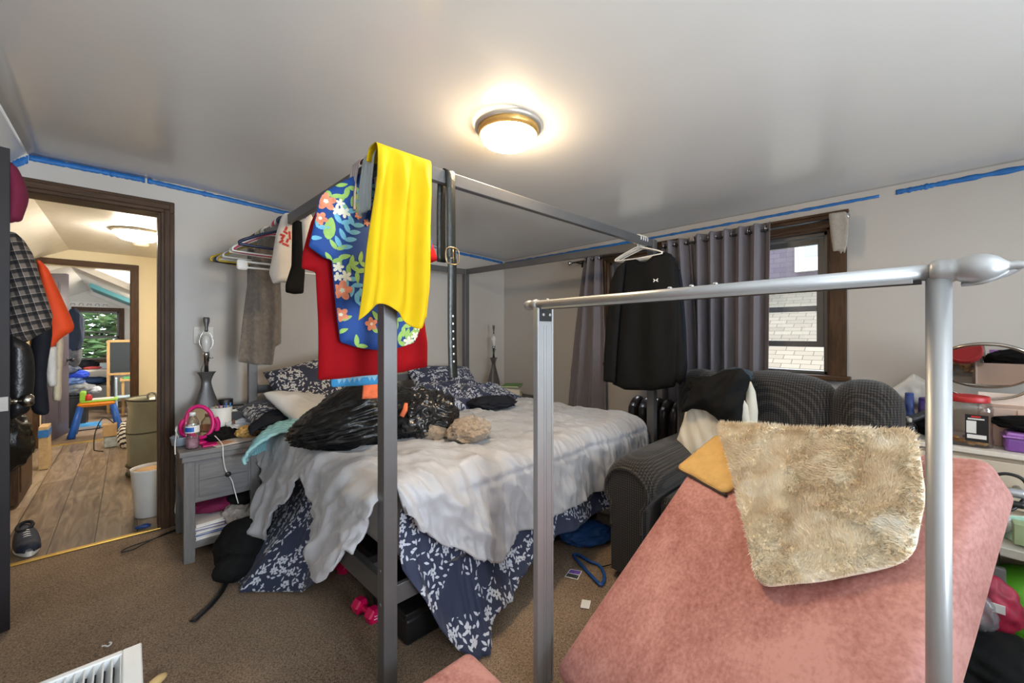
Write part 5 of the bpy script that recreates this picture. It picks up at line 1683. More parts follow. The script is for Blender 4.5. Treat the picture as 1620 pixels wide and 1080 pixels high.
# snack jar
m_pet = thin_glass('clear_plastic', (.93, .94, .94, 1), .07, .08)
jx, jy = 2.85, -.137
jar = thing('snack_jar', 'clear plastic snack jar with a red lid on the dresser', 'jar', (jx, jy, DZ))
def sq(r, n=32, p=4):
    return [(math.copysign(abs(math.cos(t)) ** (2 / p), math.cos(t)) * r, math.copysign(abs(math.sin(t)) ** (2 / p), math.sin(t)) * r) for t in (2 * PI * k / n for k in range(n))]
bm = BM()
rings = []
for z, r_, p_ in ((0, .066, 4), (.004, .074, 4.5), (.03, .078, 4.5), (.05, .074, 4.5), (.10, .074, 4.5), (.155, .076, 4.5), (.175, .078, 4), (.195, .074, 3), (.205, .068, 2), (.212, .064, 2)):
    rings.append([bm.verts.new((jx + a, jy + b, DZ + z)) for a, b in sq(r_, 32, p_)])
for a, b in zip(rings, rings[1:]):
    for k in range(32):
        f = bm.faces.new((a[k], a[(k + 1) % 32], b[(k + 1) % 32], b[k])); f.smooth = True
bm.faces.new(rings[0][::-1]); mesh('body', bm, m_pet, jar)
bm = BM(); lathe(bm, [(.066, .200), (.069, .201), (.070, .206), (.070, .224), (.067, .229), (.058, .230), (.056, .227)], fr((jx, jy, DZ)), 48); mesh('lid', bm, M('red_lid', C(186, 40, 44), rough=.4, var=.04), jar)
bm = BM(); box(bm, (jx - .0775, jy - .058, DZ + .028), (jx - .0765, jy + .012, DZ + .150), 0); lbl = mesh('label', bm, m_black, jar)
def labbit(y0, y1, z0, z1, mt, nm):
    bm = BM(); box(bm, (jx - .0782, jy + y0, DZ + z0), (jx - .0774, jy + y1, DZ + z1)); mesh(nm, bm, mt, lbl)
m_wp = M('white_paper', C(226, 224, 220), rough=.7, var=.02)
labbit(-.035, -.006, .138, .145, M('label_red', C(200, 40, 40), rough=.5, var=0), 'red_lettering')
labbit(-.046, .004, .128, .134, m_wp, 'white_lettering')
labbit(-.022, .008, .066, .122, m_wp, 'nutrition_panel')
labbit(-.052, .006, .042, .060, m_wp, 'barcode_patch')
for k in range(12):
    labbit(-.050 + k * .0043, -.0485 + k * .0043 + (k % 3) * .0006, .0425, .0595, m_black, 'barcode_bar') if False else None
bm = BM()
for k in range(26):
    r_ = rnd.random
    crumple(bm, (jx + (r_() - .5) * .11, jy + (r_() - .5) * .11, DZ + .012 + r_() * .018), (.016, .011, .007), .2, 2, k, 2, None, rz=r_() * 6)
mesh('snack_mix', bm, M('tan_snacks', C(176, 130, 76), rough=.7, var=.3, vs=40), jar, kind='stuff')
# purple container and black cloth
pc = thing('food_container', 'purple plastic container with a lid at the dresser front', 'container', (2.86, -.36, DZ))
m_purp = M('purple_plastic', C(124, 78, 156), rough=.3, var=.06); m_purp2 = M('light_purple_plastic', C(162, 112, 184), rough=.3, var=.05)
bm = BM(); box(bm, (2.79, -.53, DZ), (2.92, -.243, DZ + .062), .012, seg=4); smooth_all(bm); mesh('tub', bm, m_purp, pc)
bm = BM(); box(bm, (2.785, -.537, DZ + .06), (2.925, -.236, DZ + .068), .003); box(bm, (2.797, -.525, DZ + .066), (2.913, -.248, DZ + .082), .006); mesh('lid', bm, m_purp2, pc)
bm = BM(); crumple(bm, (2.865, -.36, DZ + .118), (.06, .14, .036), .14, 2.5, 31, 5, DZ + .083)
mesh('black_cloth', bm, m_blackcl, None, 'black cloth heaped on top of the purple container', 'cloth')
# bottles and brushes left of the rack pole
def bottle(name, label, cat, loc, prof, mat, cap=None, capmat=None, group=None, sx=1, sy=1):
    t = thing(name, label, cat, loc, 0, group)
    bm = BM(); lathe(bm, prof, Matrix.Translation(loc), 24, sx=sx, sy=sy); mesh('body', bm, mat, t)
    if cap:
        bm = BM(); lathe(bm, cap, Matrix.Translation(loc), 20); mesh('cap', bm, capmat, t)
    return t
m_bluep = M('blue_plastic', C(58, 76, 140), rough=.4, var=.05)
m_vio = M('violet_plastic', C(62, 42, 110), rough=.4, var=.05)
bm = BM(); lathe(bm, [(.055, 0), (.06, .01), (.06, .07), (.057, .075)], fr((3.06, .045, DZ)), 28); mesh('cream_tub', bm, m_beige2, None, 'round cream tub under the blue bottle on the dresser', 'tub')
bottle('blue_bottle', 'tall blue hairspray bottle standing on the cream tub', 'bottle', (3.06, .062, DZ + .0755), [(.030, 0), (.030, .006), (.021, .016), (.019, .03), (.018, .115)], m_bluep, [(.018, .114), (.018, .12), (.014, .123)], m_bluep)
bottle('violet_bottle', 'violet bottle just right of the blue one on the cream tub', 'bottle', (3.06, .010, DZ + .0755), [(.022, 0), (.020, .01), (.018, .09)], m_vio, [(.018, .089), (.017, .10), (.012, .104)], m_vio)
bottle('perfume_bottle', 'clear glass perfume bottle nearest the armchair on the dresser', 'bottle', (2.86, .058, DZ), [(.022, 0), (.026, .004), (.031, .02), (.031, .05), (.022, .066), (.009, .072)], m_pet, [(.009, .071), (.010, .073), (.010, .088), (.006, .092)], m_beige2)
hd = thing('hair_dryer', 'dark hair dryer lying behind the perfume bottle', 'hair dryer', (2.93, .03, DZ))
bm = BM(); crumple(bm, (3.0, 0.0, DZ + .035), (.10, .07, .036), .12, 2.2, 41, 4, DZ); mesh('pouch', bm, m_blackcl, None, 'dark fabric pouch under the hair dryer on the dresser', 'pouch')
bm = BM(); tube(bm, [(2.90, .062, DZ + .068), (2.92, .045, DZ + .080), (2.96, .0, DZ + .105), (2.98, -.03, DZ + .118)], [.016, .018, .020, .021], 16); mesh('barrel', bm, M('charcoal_plastic', C(58, 56, 58), rough=.4, var=.06), hd)
bm = BM(); tube(bm, [(2.96, 0.0, DZ + .09), (2.975, -.01, DZ + .05), (2.98, -.02, DZ + .075)], [.014, .012, .010], 12); mesh('handle', bm, m_black, hd)
bm = BM(); panel_x([(1400, 622), (1445, 590), (1478, 610), (1482, 650), (1470, 640), (1440, 640)], 3.13, thick=.008, rim=.02, folds=lambda u, v: .008 * ridge(u * 20, v * 20), h=.012).build(bm)
mesh('plastic_bag', bm, M('milky_plastic', C(206, 204, 200), rough=.3, var=.04), None, 'milky plastic bag propped against the wall behind the bottles', 'bag')
bm = BM(); box(bm, (2.80, -.04, DZ), (2.86, -.012, DZ + .05), .006); mesh('lipstick_box', bm, m_black, None, 'little black box between the perfume bottle and the snack jar', 'box')

# low table in front of the dresser
m_lt = M('grey_white_laminate', C(176, 174, 164), rough=.45, var=.04)
lt = thing('low_table', 'low pale table in front of the dresser holding a mint tray', 'table', (2.56, -.55, 0))
bm = BM(); box(bm, (2.39, -1.10, .415), (2.735, -.05, .45), .004); mesh('tabletop', bm, m_lt, lt)
for x, y in ((2.41, -1.08), (2.41, -.09), (2.70, -1.08), (2.70, -.09)):
    bm = BM(); box(bm, (x, y, 0), (x + .025, y + .025, .416), .002); mesh('leg', bm, m_lt, lt)
m_mint = M('mint_plastic', C(172, 204, 186), rough=.4, var=.03)
tr_a = math.atan2(-.257 + .177, 2.45 - 2.565)
bm = BM(); mx = fr((2.565, -.177, .452), tr_a)
box(bm, (-.06, 0, 0), (.20, .20, .006), .002, mx); box(bm, (-.06, 0, .005), (.20, .006, .042), .002, mx); box(bm, (-.06, .194, .005), (.20, .20, .042), .002, mx); box(bm, (.194, .005, .005), (.20, .195, .042), .002, mx); box(bm, (-.06, .005, .005), (-.054, .195, .042), .002, mx)
bm.normal_update(); mesh('tray', bm, m_mint, None, 'mint green tray on the low table beside the pink cushion', 'tray')
ir = thing('hair_iron', 'black and silver hair iron with a looped cord lying in the mint tray', 'hair iron', (2.56, -.25, .5))
bm = BM(); tube(bm, smooth_path([at_x(1542, 792, 2.56), at_x(1552, 783, 2.56), at_x(1580, 777, 2.56), at_x(1620, 782, 2.56)]), [.016] * 8 + [.018] * 11, 14); mesh('barrel', bm, M('silver_plastic', C(180, 182, 188), rough=.25, metal=.4, var=.05), ir)
bm = BM(); tube(bm, smooth_path([at_x(1549, 790, 2.54), at_x(1580, 793, 2.54), at_x(1620, 800, 2.54)]), .014, 12); mesh('clamp', bm, m_black, ir)
bm = BM(); tube(bm, smooth_path([at_x(1548, 768, 2.62), at_x(1562, 756, 2.62), at_x(1590, 749, 2.62), at_x(1618, 758, 2.62), at_x(1626, 780, 2.60), at_x(1600, 806, 2.52), at_x(1570, 800, 2.52), at_x(1553, 790, 2.54)]), .0065, 8); mesh('cord', bm, m_black, ir)
bm = BM(); p = at_x(1578, 818, 2.47); crumple(bm, (2.49, p.y, .51), (.02, .035, .03), .25, 2.5, 3, 4, None)
mesh('plastic_wrap', bm, M('clear_wrap', C(206, 208, 212), rough=.15, var=.05, alpha=.75), None, 'scrap of clear plastic wrap hanging over the mint tray rim', 'plastic wrap')
bm = BM(); p = at_x(1612, 826, 2.44); box(bm, (2.435, p.y - .08, .458), (2.50, p.y + .012, .535), .002); mesh('green_carton', bm, M('sage_card', C(150, 168, 130), rough=.6, var=.04), None, 'small sage green carton standing at the frame edge of the low table', 'box')
bm = BM(); tube(bm, smooth_path([at_x(1580, 828, 2.40), at_x(1580, 852, 2.38), at_x(1581, 880, 2.385), at_x(1582, 893, 2.42)]), .002, 6)
pl = thing('power_adapter', 'grey power adapter hanging below the low table on its black lead', 'adapter', (2.42, -.2, .3))
mesh('lead', bm, m_black, pl)
bm = BM(); p = at_x(1572, 900, 2.43); box(bm, (2.415, p.y - .03, p.z - .05), (2.44, p.y + .03, p.z + .015), .004); mesh('block', bm, M('grey_plastic', C(110, 112, 112), rough=.5, var=.05), pl)
bm = BM(); crumple(bm, (2.56, -.30, .17), (.16, .19, .165), .03, 1.2, 5, 4, .005, fine=.1)
mesh('bean_cushion', bm, M('lime_fabric', C(96, 176, 40), rough=.6, var=.04), None, 'bright lime green round cushion under the low table', 'cushion')
rb = thing('toy_bag', 'clear bag of red and pink toys under the low table', 'bag', (2.36, -.09, .1))
p = at_x(1560, 955, 2.33)
bm = BM(); crumple(bm, (2.33, p.y, p.z), (.06, .075, .10), .15, 2.4, 8, 4, None); mesh('red_toy', bm, M('red_toy_fabric', C(150, 24, 54), rough=.6, var=.3, vs=30), rb)
p = at_x(1537, 965, 2.26)
bm = BM(); crumple(bm, (2.27, p.y, p.z), (.05, .05, .075), .25, 2.6, 9, 4, None); mesh('clear_bag', bm, M('clear_bag_plastic', C(150, 146, 150), rough=.1, var=.2, alpha=.5), rb)
bm = BM(); box(bm, (2.262, p.y - .08, p.z + .02), (2.268, p.y - .045, p.z + .05), 0, None); mesh('paper_tag', bm, m_wp, rb)
p = at_z(1566, 1045, .09)
bm = BM(); crumple(bm, (2.20, -.17, .085), (.24, .22, .085), .12, 2.0, 15, 5, .004); mesh('black_duffel', bm, m_blackcl, None, 'slumped black duffel bag on the carpet before the low table', 'bag')
bm = BM(); crumple(bm, (1.86, -.04, .09), (.10, .09, .085), .05, 1.2, 17, 4, .004); mesh('grey_slipper', bm, M('slate_plastic', C(78, 88, 96), rough=.4, var=.05), None, 'grey rounded slipper at the foot of the round rack pole', 'slipper')

# ---------------------------------------------------------------- nightstand left of the bed and what lies on it
m_gw = M('grey_washed_wood', C(112, 110, 110), rough=.5, var=.14, vs=10, stretch=(1, 8, 8), bump=.1, bs=40)
m_gwv = M('grey_washed_wood_upright', C(112, 110, 110), rough=.5, var=.14, vs=10, stretch=(8, 8, 1), bump=.1, bs=40)
NZ = .617
nx0, nx1, ny0, ny1 = .215, .575, 2.80, 3.32
ns = thing('nightstand', 'grey washed wooden nightstand with a drawer and open shelf by the doorway', 'nightstand', (.40, 3.06, 0))
bm = BM(); box(bm, (nx0 - .02, ny0 - .02, NZ - .028), (nx1 + .02, ny1, NZ), .004); box(bm, (nx0 - .008, ny0 - .01, NZ - .06), (nx1 + .008, ny1, NZ - .027), .004); mesh('top', bm, m_gw, ns)
for x in (nx0, nx1 - .05):
    for y in (ny0, ny1 - .05):
        bm = BM(); box(bm, (x, y, 0), (x + .05, y + .05, NZ - .06), .003); mesh('leg', bm, m_gwv, ns)
bm = BM(); box(bm, (nx0 + .004, ny0 + .04, .34), (nx0 + .02, ny1 - .04, NZ - .06)); mesh('side_panel', bm, m_gwv, ns)
bm = BM(); box(bm, (nx1 - .02, ny0 + .04, .34), (nx1 - .004, ny1 - .04, NZ - .06)); mesh('side_panel', bm, m_gwv, ns)
bm = BM(); box(bm, (nx0 + .05, ny0 + .006, .34), (nx1 - .05, ny0 + .02, NZ - .06), .001); box(bm, (nx0 + .045, ny0 + .004, .325), (nx1 - .045, ny0 + .03, .345), .002); mesh('face_frame', bm, m_gw, ns)
bm = BM(); box(bm, (nx0 + .066, ny0 + .001, .355), (nx1 - .062, ny0 + .010, .533), .002); dwr = mesh('drawer', bm, m_gw, ns)
bm = BM(); box(bm, (nx0 + .068, ny0 - .0002, .4435), (nx1 - .064, ny0 + .002, .4455), 0); mesh('groove', bm, m_black, dwr)
bm = BM(); box(bm, (nx0 + .04, ny0 + .01, .07), (nx1 - .04, ny1 - .01, .105), .003); mesh('shelf', bm, m_gw, ns)
# lamps
m_lampb = M('grey_ribbed_ceramic', C(84, 80, 78), rough=.3, var=.08, vs=6)
m_bulb = M('frosted_bulb', C(224, 220, 214), rough=.2, var=0)
def vase_lamp(loc, label, rz=0.0, group='hourglass table lamps without shades'):
    t = thing('table_lamp', label, 'lamp', loc, rz, group)
    MW[t.name] = Matrix.Translation(loc)
    L0 = Matrix.Translation(loc)
    bm = BM()
    hp_ = [(.070, 0), (.082, .03), (.088, .08), (.080, .14), (.058, .21), (.036, .28), (.026, .325), (.030, .355), (.043, .385), (.052, .397)]
    P = smooth_path([(a, b, 0) for a, b in hp_], 4)
    n = 28
    rings = []
    for p in P:
        z = p.y; sw = .9 * z / .4
        rings.append([bm.verts.new(L0 @ Vector((p.x * (abs(math.cos(a)) ** .7 * math.copysign(1, math.cos(a))) * math.cos(0) , p.x * .62 * (abs(math.sin(a)) ** .7 * math.copysign(1, math.sin(a))), z))) for a in (2 * PI * k / n for k in range(n))])
    for a, b in zip(rings, rings[1:]):
        for k in range(n):
            f = bm.faces.new((a[k], a[(k + 1) % n], b[(k + 1) % n], b[k])); f.smooth = True
    bm.faces.new(rings[0][::-1]); bm.faces.new(rings[-1]); mesh('vase', bm, m_lampb, t)
    bm = BM(); lathe(bm, [(.012, .395), (.012, .46), (.016, .465), (.017, .50), (.019, .505), (.018, .525)], L0, 16); tube(bm, [L0 @ Vector((.012, 0, .485)), L0 @ Vector((.034, -.01, .487))], .004, 8); mesh('socket', bm, m_chrome, t)
    bm = BM(); lathe(bm, [(.012, .522), (.014, .53), (.024, .565), (.027, .595), (.022, .622), (.010, .636)], L0, 20); mesh('bulb', bm, m_bulb, t)
    bm = BM(); tube(bm, smooth_path([L0 @ Vector(p) for p in ((-.014, 0, .53), (-.032, 0, .57), (-.034, 0, .61), (-.014, 0, .655), (0, 0, .66), (.014, 0, .655), (.034, 0, .61), (.032, 0, .57), (.014, 0, .53))]), .0018, 6); mesh('harp', bm, m_chrome, t)
    bm = BM(); lathe(bm, [(.008, .655), (.010, .665), (.009, .685), (.017, .72), (.018, .742), (.014, .75)], L0, 14, sy=.55); mesh('finial', bm, m_lampb, t)
    bm = BM()
    for k in range(22):
        p = L0 @ Vector((-.014 - .014 * min(1, k / 5), -.02, .46 - .009 * k)); lathe(bm, [(.0006, -.0035), (.0026, -.0015), (.0026, .0015), (.0006, .0035)], Matrix.Translation(p), 6)
    mesh('pull_chain', bm, m_black, t, kind='stuff')
    return t
vase_lamp((.362, 3.23, NZ + .001), 'shadeless grey hourglass lamp on the nightstand by the doorway')
# far nightstand in the corner
m_dkn = M('dark_grey_wood', C(70, 68, 68), rough=.5, var=.1)
fn = thing('nightstand', 'dark nightstand in the far corner behind the bed', 'nightstand', (2.86, 3.15, 0))
bm = BM(); box(bm, (2.66, 2.86, .575), (3.13, 3.40, .603), .004); mesh('top', bm, m_dkn, fn)
bm = BM(); box(bm, (2.68, 2.88, .36), (3.11, 3.39, .576), .003); mesh('body', bm, m_dkn, fn)
for x in (2.68, 3.07):
    for y in (2.88, 3.35):
        bm = BM(); box(bm, (x, y, 0), (x + .04, y + .04, .37), .003); mesh('leg', bm, m_dkn, fn)
vase_lamp((2.86, 3.26, .604), 'shadeless grey hourglass lamp in the far corner behind the bed', .3)
# books in the corner
def book(label, x0, y0, z0, w, d, h, rz, cover, group='books on the far nightstand', pages=None):
    t = thing('book', label, 'book', (x0, y0, z0), rz, group)
    mx = MW[t.name]
    bm = BM(); box(bm, (-w / 2, -d / 2, 0), (w / 2, d / 2, .003), .001, mx); box(bm, (-w / 2, -d / 2, h - .003), (w / 2, d / 2, h), .001, mx); box(bm, (w / 2 - .004, -d / 2, 0), (w / 2, d / 2, h), .001, mx); mesh('cover', bm, cover, t)
    bm = BM(); box(bm, (-w / 2 + .005, -d / 2 + .005, .003), (w / 2 - .004, d / 2 - .005, h - .003), 0, mx); mesh('pages', bm, pages or m_pages, t)
    return t
m_pages = M('book_pages', C(214, 202, 180), rough=.8, var=.06, vs=4, stretch=(1, 1, 120))
m_grn = M('green_cover', C(104, 150, 74), rough=.5, var=.05); m_grn2 = M('olive_cover', C(96, 112, 62), rough=.5, var=.08)
book('olive green book at the bottom of the corner stack', 2.86, 2.98, .604, .24, .17, .045, .5, m_grn2)
book('thick cream-paged book in the middle of the corner stack', 2.85, 2.97, .6495, .26, .19, .062, .75, M('cream_cover', C(196, 184, 164), rough=.6, var=.05))
book('thin open grey magazine lying over the thick corner book', 2.85, 2.97, .7125, .28, .21, .006, .65, M('grey_cover', C(150, 146, 140), rough=.5, var=.05))
book('bright green notebook on top of the corner stack', 2.87, 2.98, .719, .25, .18, .014, .6, m_grn)

# on the nightstand
m_mag = M('magenta_plastic', C(200, 22, 112), rough=.35, var=.04)
pm = thing('vanity_mirror', 'magenta oval tabletop mirror on the nightstand', 'mirror', (.285, 2.96, NZ))
c0 = at_y(316, 667, 2.96)
def mring(k, off=0.0):
    out = []
    for i in range(40):
        a = 2 * PI * i / 40
        x, z = .070 * k * math.cos(a), .092 * k * math.sin(a)
        out.append(c0 + Vector((x * .86 - z * .06, -x * .35 + .0 + z * .25 + off, z * .97)))
    return out
bm = BM(); tube(bm, mring(1.0), .011, 10, closed=True); mesh('ring', bm, m_mag, pm)
bm = BM(); vs_ = [bm.verts.new(p) for p in mring(.95, .004)]; bm.faces.new(vs_); bm.normal_update(); thicken(bm, .004); mesh('mirror_glass', bm, M('bronze_mirror', C(190, 170, 140), rough=.05, metal=1, var=0), pm)
bm = BM()
for sg in (1, -1):
    q = c0 + Vector((sg * .072, -sg * .03, -.01)); tube(bm, smooth_path([q + Vector((0, 0, .03)), q + Vector((sg * .012, 0, -.01)), q + Vector((0, .01, -.06)), c0 + Vector((sg * .02, 0.02, -.085))]), .012, 8, flat=1.0)
zb_ = NZ - c0.z
tube(bm, [c0 + Vector((0, .02, -.085)), c0 + Vector((0, .02, zb_ + .01))], .012, 10); lathe(bm, [(.055, 0), (.057, .006), (.045, .014), (.014, .02)], Matrix.Translation((c0.x, c0.y + .02, NZ + .001)), 28)
mesh('stand', bm, m_mag, pm)
wb = thing('water_bottle', 'half full clear water bottle with a blue label on the nightstand corner', 'bottle', (.258, 2.855, NZ + .001))
L0 = MW[wb.name]
bm = BM(); lathe(bm, [(.026, 0), (.031, .004), (.032, .02), (.029, .03), (.032, .04), (.029, .05), (.032, .06), (.029, .072), (.032, .085), (.032, .135), (.028, .155), (.016, .178), (.0125, .184), (.0125, .190)], L0, 28); mesh('body', bm, m_pet, wb)
bm = BM(); lathe(bm, [(.0325, .092), (.0325, .130)], L0, 28, capb=False, capt=False); mesh('label', bm, m_wp, wb)
bm = BM()
for k in range(7):
    pass
lathe(bm, [(.0329, .097), (.0329, .122)], L0 @ Matrix.Rotation(math.radians(-160), 4, 'Z'), 28, capb=False, capt=False)
bmesh.ops.delete(bm, geom=[f for f in bm.faces if (L0.inverted() @ f.calc_center_median()).x > .004 or (L0.inverted() @ f.calc_center_median()).y > .01], context='FACES')
mesh('label_band', bm, M('label_blue', C(30, 92, 176), rough=.4, var=0), wb)
bm = BM(); lathe(bm, [(.0145, .184), (.0145, .200), (.012, .202)], L0, 24); mesh('cap', bm, M('clear_white_cap', C(220, 222, 224), rough=.3, var=0), wb)
bm = BM(); lathe(bm, [(.024, .003), (.029, .006), (.029, .058)], L0, 24); mesh('water', bm, M('pinkish_water', C(206, 160, 176), rough=.05, var=.3, vs=60, alpha=.55), wb)
pcp = thing('pen_cup', 'white cup of pens on a little wooden stand on the nightstand', 'cup', (.425, 3.13, NZ))
L0 = MW[pcp.name]
bm = BM(); lathe(bm, [(.058, .03), (.060, .034), (.060, .175), (.056, .176), (.055, .06)], L0, 32, capt=False); mesh('cup', bm, m_white, pcp)
bm = BM(); box(bm, (-.055, -.07, 0), (.055, -.05, .032), .003, L0); box(bm, (-.055, .05, 0), (.055, .07, .032), .003, L0); mesh('stand', bm, M('walnut', C(96, 58, 38), rough=.5, var=.2), pcp)
for x, dx in ((-.055, 0), (.058, 0)):
    bm = BM(); box(bm, (x - .008, -.068, .0), (x + .008, -.055, .095), .002, L0); mesh('peg', bm, bpy.data.materials['walnut'], pcp)
for k, (x, y, c) in enumerate(((.02, .0, C(50, 120, 200)), (.035, -.012, C(70, 140, 210)), (-.005, .01, C(150, 60, 120)), (-.02, -.01, C(190, 150, 90)), (.008, -.02, C(60, 50, 130)))):
    bm = BM(); a = L0 @ Vector((x, y, .065)); b = L0 @ Vector((x * 1.4, y * 1.2, .20 - .01 * (k > 1))); tube(bm, [a, a.lerp(b, .85), a.lerp(b, .86), b], [.0035, .0035, .0045, .0045], 8)
    mesh('pen', bm, M('pen_colour_%s' % 'abcde'[k], c, rough=.4, var=0), None, ('bright blue pen left of the lighter one in the white cup', 'light blue pen standing rightmost in the white cup', 'plum pen in the middle of the white cup', 'wooden pencil at the left of the white cup', 'indigo pen at the front of the white cup')[k], 'pen', 'pens in the white cup')
org = thing('desk_organizer', 'black letter organizer holding white envelopes by the bed post', 'organizer', (.52, 3.16, NZ))
bm = BM(); box(bm, (.455, 3.10, NZ + .001), (.575, 3.11, NZ + .14), .004); box(bm, (.455, 3.20, NZ + .001), (.575, 3.21, NZ + .17), .02); box(bm, (.455, 3.10, NZ + .001), (.575, 3.21, NZ + .012), .003); mesh('rack', bm, m_black, org)
for k in range(3):
    bm = BM(); box(bm, (.462, 3.125 + k * .02, NZ + .013), (.588 - .004 * k, 3.128 + k * .02, NZ + .125 + .01 * k), .0005)
    mesh('envelope', bm, m_wp, None, ('white envelope at the front of the black organizer', 'middle white envelope in the black organizer', 'rear tallest white envelope in the black organizer')[k], 'envelope', 'envelopes in the black organizer')
bm = BM(); lathe(bm, [(.042, 0), (.044, .004), (.044, .05), (.042, .052), (.042, .20), (.040, .204), (.02, .205)], Matrix.Translation((.47, 3.27, NZ + .001)), 28)
mesh('speaker', bm, m_black, None, 'black cylindrical speaker behind the white pen cup', 'speaker')
bm = BM(); crumple(bm, (.395, 2.97, NZ + .035), (.075, .055, .034), .18, 2.4, 51, 5, NZ + .001, rz=.5); mesh('black_pouch', bm, m_blackcl, None, 'crumpled black pouch in front of the pen cup on the nightstand', 'pouch')
bm = BM(); crumple(bm, (.535, 2.93, NZ + .035), (.055, .05, .033), .2, 3.2, 53, 5, NZ + .001); mesh('snack_bag', bm, M('golden_crinkle', C(196, 158, 92), rough=.25, var=.45, vs=70, bump=.5, bs=70), None, 'crinkled clear bag of golden snacks on the nightstand near the bed', 'bag')
bm = BM()
def f_pb(u, v): return Vector((.44 + .15 * u, 2.99 + .11 * v, NZ + .03 + .03 * ridge(u * 3, v * 3, 0, 4) + .04 * v))
grid(bm, f_pb, 16, 14); bm.normal_update(); thicken(bm, .002); mesh('zip_bag', bm, M('zip_bag_plastic', C(206, 208, 214), rough=.2, var=.08), None, 'clear zip bag leaning behind the golden snacks on the nightstand', 'bag')
for k, (x, y, w, d, rz, c, lab) in enumerate(((.44, 2.87, .20, .13, .25, C(222, 220, 216), 'white letter lying flat at the front of the nightstand'), (.50, 2.86, .15, .10, -.15, C(206, 196, 188), 'cream paper slip at the right front edge of the nightstand'), (.40, 2.86, .07, .09, .5, C(200, 150, 120), 'small printed card lying on the white letter'))):
    bm = BM(); box(bm, (-w / 2, -d / 2, 0), (w / 2, d / 2, .0016), 0, fr((x, y, NZ + .001 + .002 * k), rz)); mesh('paper_sheet', bm, M('paper_tone_%s' % 'abc'[k], c, rough=.7, var=.04), None, lab, 'paper', 'papers on the nightstand')
bm = BM(); box(bm, (.30, 2.83, NZ + .001), (.37, 2.90, NZ + .010), .003, None); mesh('pink_case', bm, m_mag, None, 'flat magenta case lying beside the water bottle', 'case')
bm = BM(); lathe(bm, [(.036, 0), (.045, .004), (.052, .045), (.054, .05), (.050, .05), (.044, .01)], Matrix.Translation((.222, 2.99, NZ + .001)), 26, capt=False); mesh('ribbed_bowl', bm, M('grey_blue_plastic', C(150, 160, 172), rough=.4, var=.08, vs=60), None, 'small grey-blue bowl behind the water bottle', 'bowl')
bm = BM(); tube(bm, smooth_path([(.205, 2.96, NZ + .05), (.19, 2.93, NZ + .10), (.20, 2.99, NZ + .11), (.186, 2.90, NZ + .03), (.184, 2.86, NZ - .02)]), .003, 6); mesh('white_cable', bm, m_white, None, 'short white cable curled at the nightstand left edge', 'cable')
cd = thing('lamp_cord', 'white lamp cord with a round black switch hanging down the nightstand front', 'cord', (.42, 2.77, .3))
def nf(px, py, y=2.772): return at_y(px, py, y)
bm = BM(); tube(bm, smooth_path([(.355, 2.93, NZ + .055), (.375, 2.86, NZ + .03), nf(352, 704, 2.79), nf(353, 722), nf(356, 740), nf(361, 750), nf(367, 760), nf(371, 775), nf(377, 796)]), .0028, 8); mesh('cord', bm, m_white, cd)
p = nf(361, 750, 2.770); bm = BM(); lathe(bm, [(.004, -.007), (.013, -.005), (.015, 0), (.013, .005), (.004, .007)], fr(p, 0, PI / 2), 20); mesh('switch', bm, m_black, cd)
# shelf of the nightstand
SZ_ = .105
for k, (h, c, lab) in enumerate(((.022, C(206, 210, 214), 'pale grey paperback at the bottom of the nightstand shelf stack'), (.012, C(36, 80, 160), 'thin blue paperback in the nightstand shelf stack'), (.016, C(216, 214, 210), 'white paperback above the blue one on the nightstand shelf'), (.018, C(92, 84, 150), 'purple paperback second from the top on the nightstand shelf'), (.020, C(226, 220, 214), 'white hardback on top of the nightstand shelf stack'))):
    z = SZ_ + .001 + sum((.0225, .0125, .0165, .0185, .0205)[:k])
    book(lab, .335, 2.92, z, .15, .20, h, .06 * (-1) ** k, M('shelf_cover_%s' % 'abcde'[k], c, rough=.5, var=.05), 'books on the nightstand shelf', m_wp)
bm = BM(); crumple(bm, (.37, 3.0, .235), (.12, .11, .038), .1, 2, 61, 4, .199); mesh('magenta_cloth', bm, M('magenta_cloth', C(120, 20, 66), rough=.8, var=.1), None, 'dark magenta cloth on the books of the nightstand shelf', 'cloth')
bm = BM(); crumple(bm, (.475, 2.86, .18), (.075, .085, .06), .14, 2.4, 63, 5, .125); mesh('clear_sack', bm, M('clear_sack_plastic', C(176, 168, 162), rough=.2, var=.4, vs=14, alpha=.9), None, 'clear plastic sack with orange bits on the nightstand shelf', 'bag')
bm = BM(); crumple(bm, (.505, 2.90, .262), (.065, .075, .042), .14, 2.2, 65, 4, None); mesh('black_sock', bm, m_blackcl, None, 'black knitted sock bundle on the clear sack in the nightstand', 'sock')
br_ = thing('hair_brush', 'wooden handled brush with a white loop on the nightstand shelf', 'brush', (.50, 2.76, .2))
a, b = at_y(361, 829, 2.765), at_y(402, 824, 2.76)
bm = BM(); tube(bm, [a, a.lerp(b, .15), a.lerp(b, .5), a.lerp(b, .8), b], [.008, .012, .011, .009, .010], 12); mesh('handle', bm, M('honey_wood', C(196, 148, 84), rough=.4, var=.12), br_)
bm = BM(); tube(bm, smooth_path([a + Vector((.01, 0, -.003)), at_y(353, 838, 2.76), at_y(358, 845, 2.76), at_y(378, 845, 2.755), at_y(398, 838, 2.755)]), .0025, 6); mesh('loop', bm, m_white, br_)
bm = BM(); box(bm, (.41, 2.755, .106), (.54, 2.90, .124), .003); mesh('navy_book', bm, M('navy_cover', C(44, 52, 92), rough=.5, var=.06), None, 'navy hardback lying under the clear sack on the nightstand shelf', 'book')
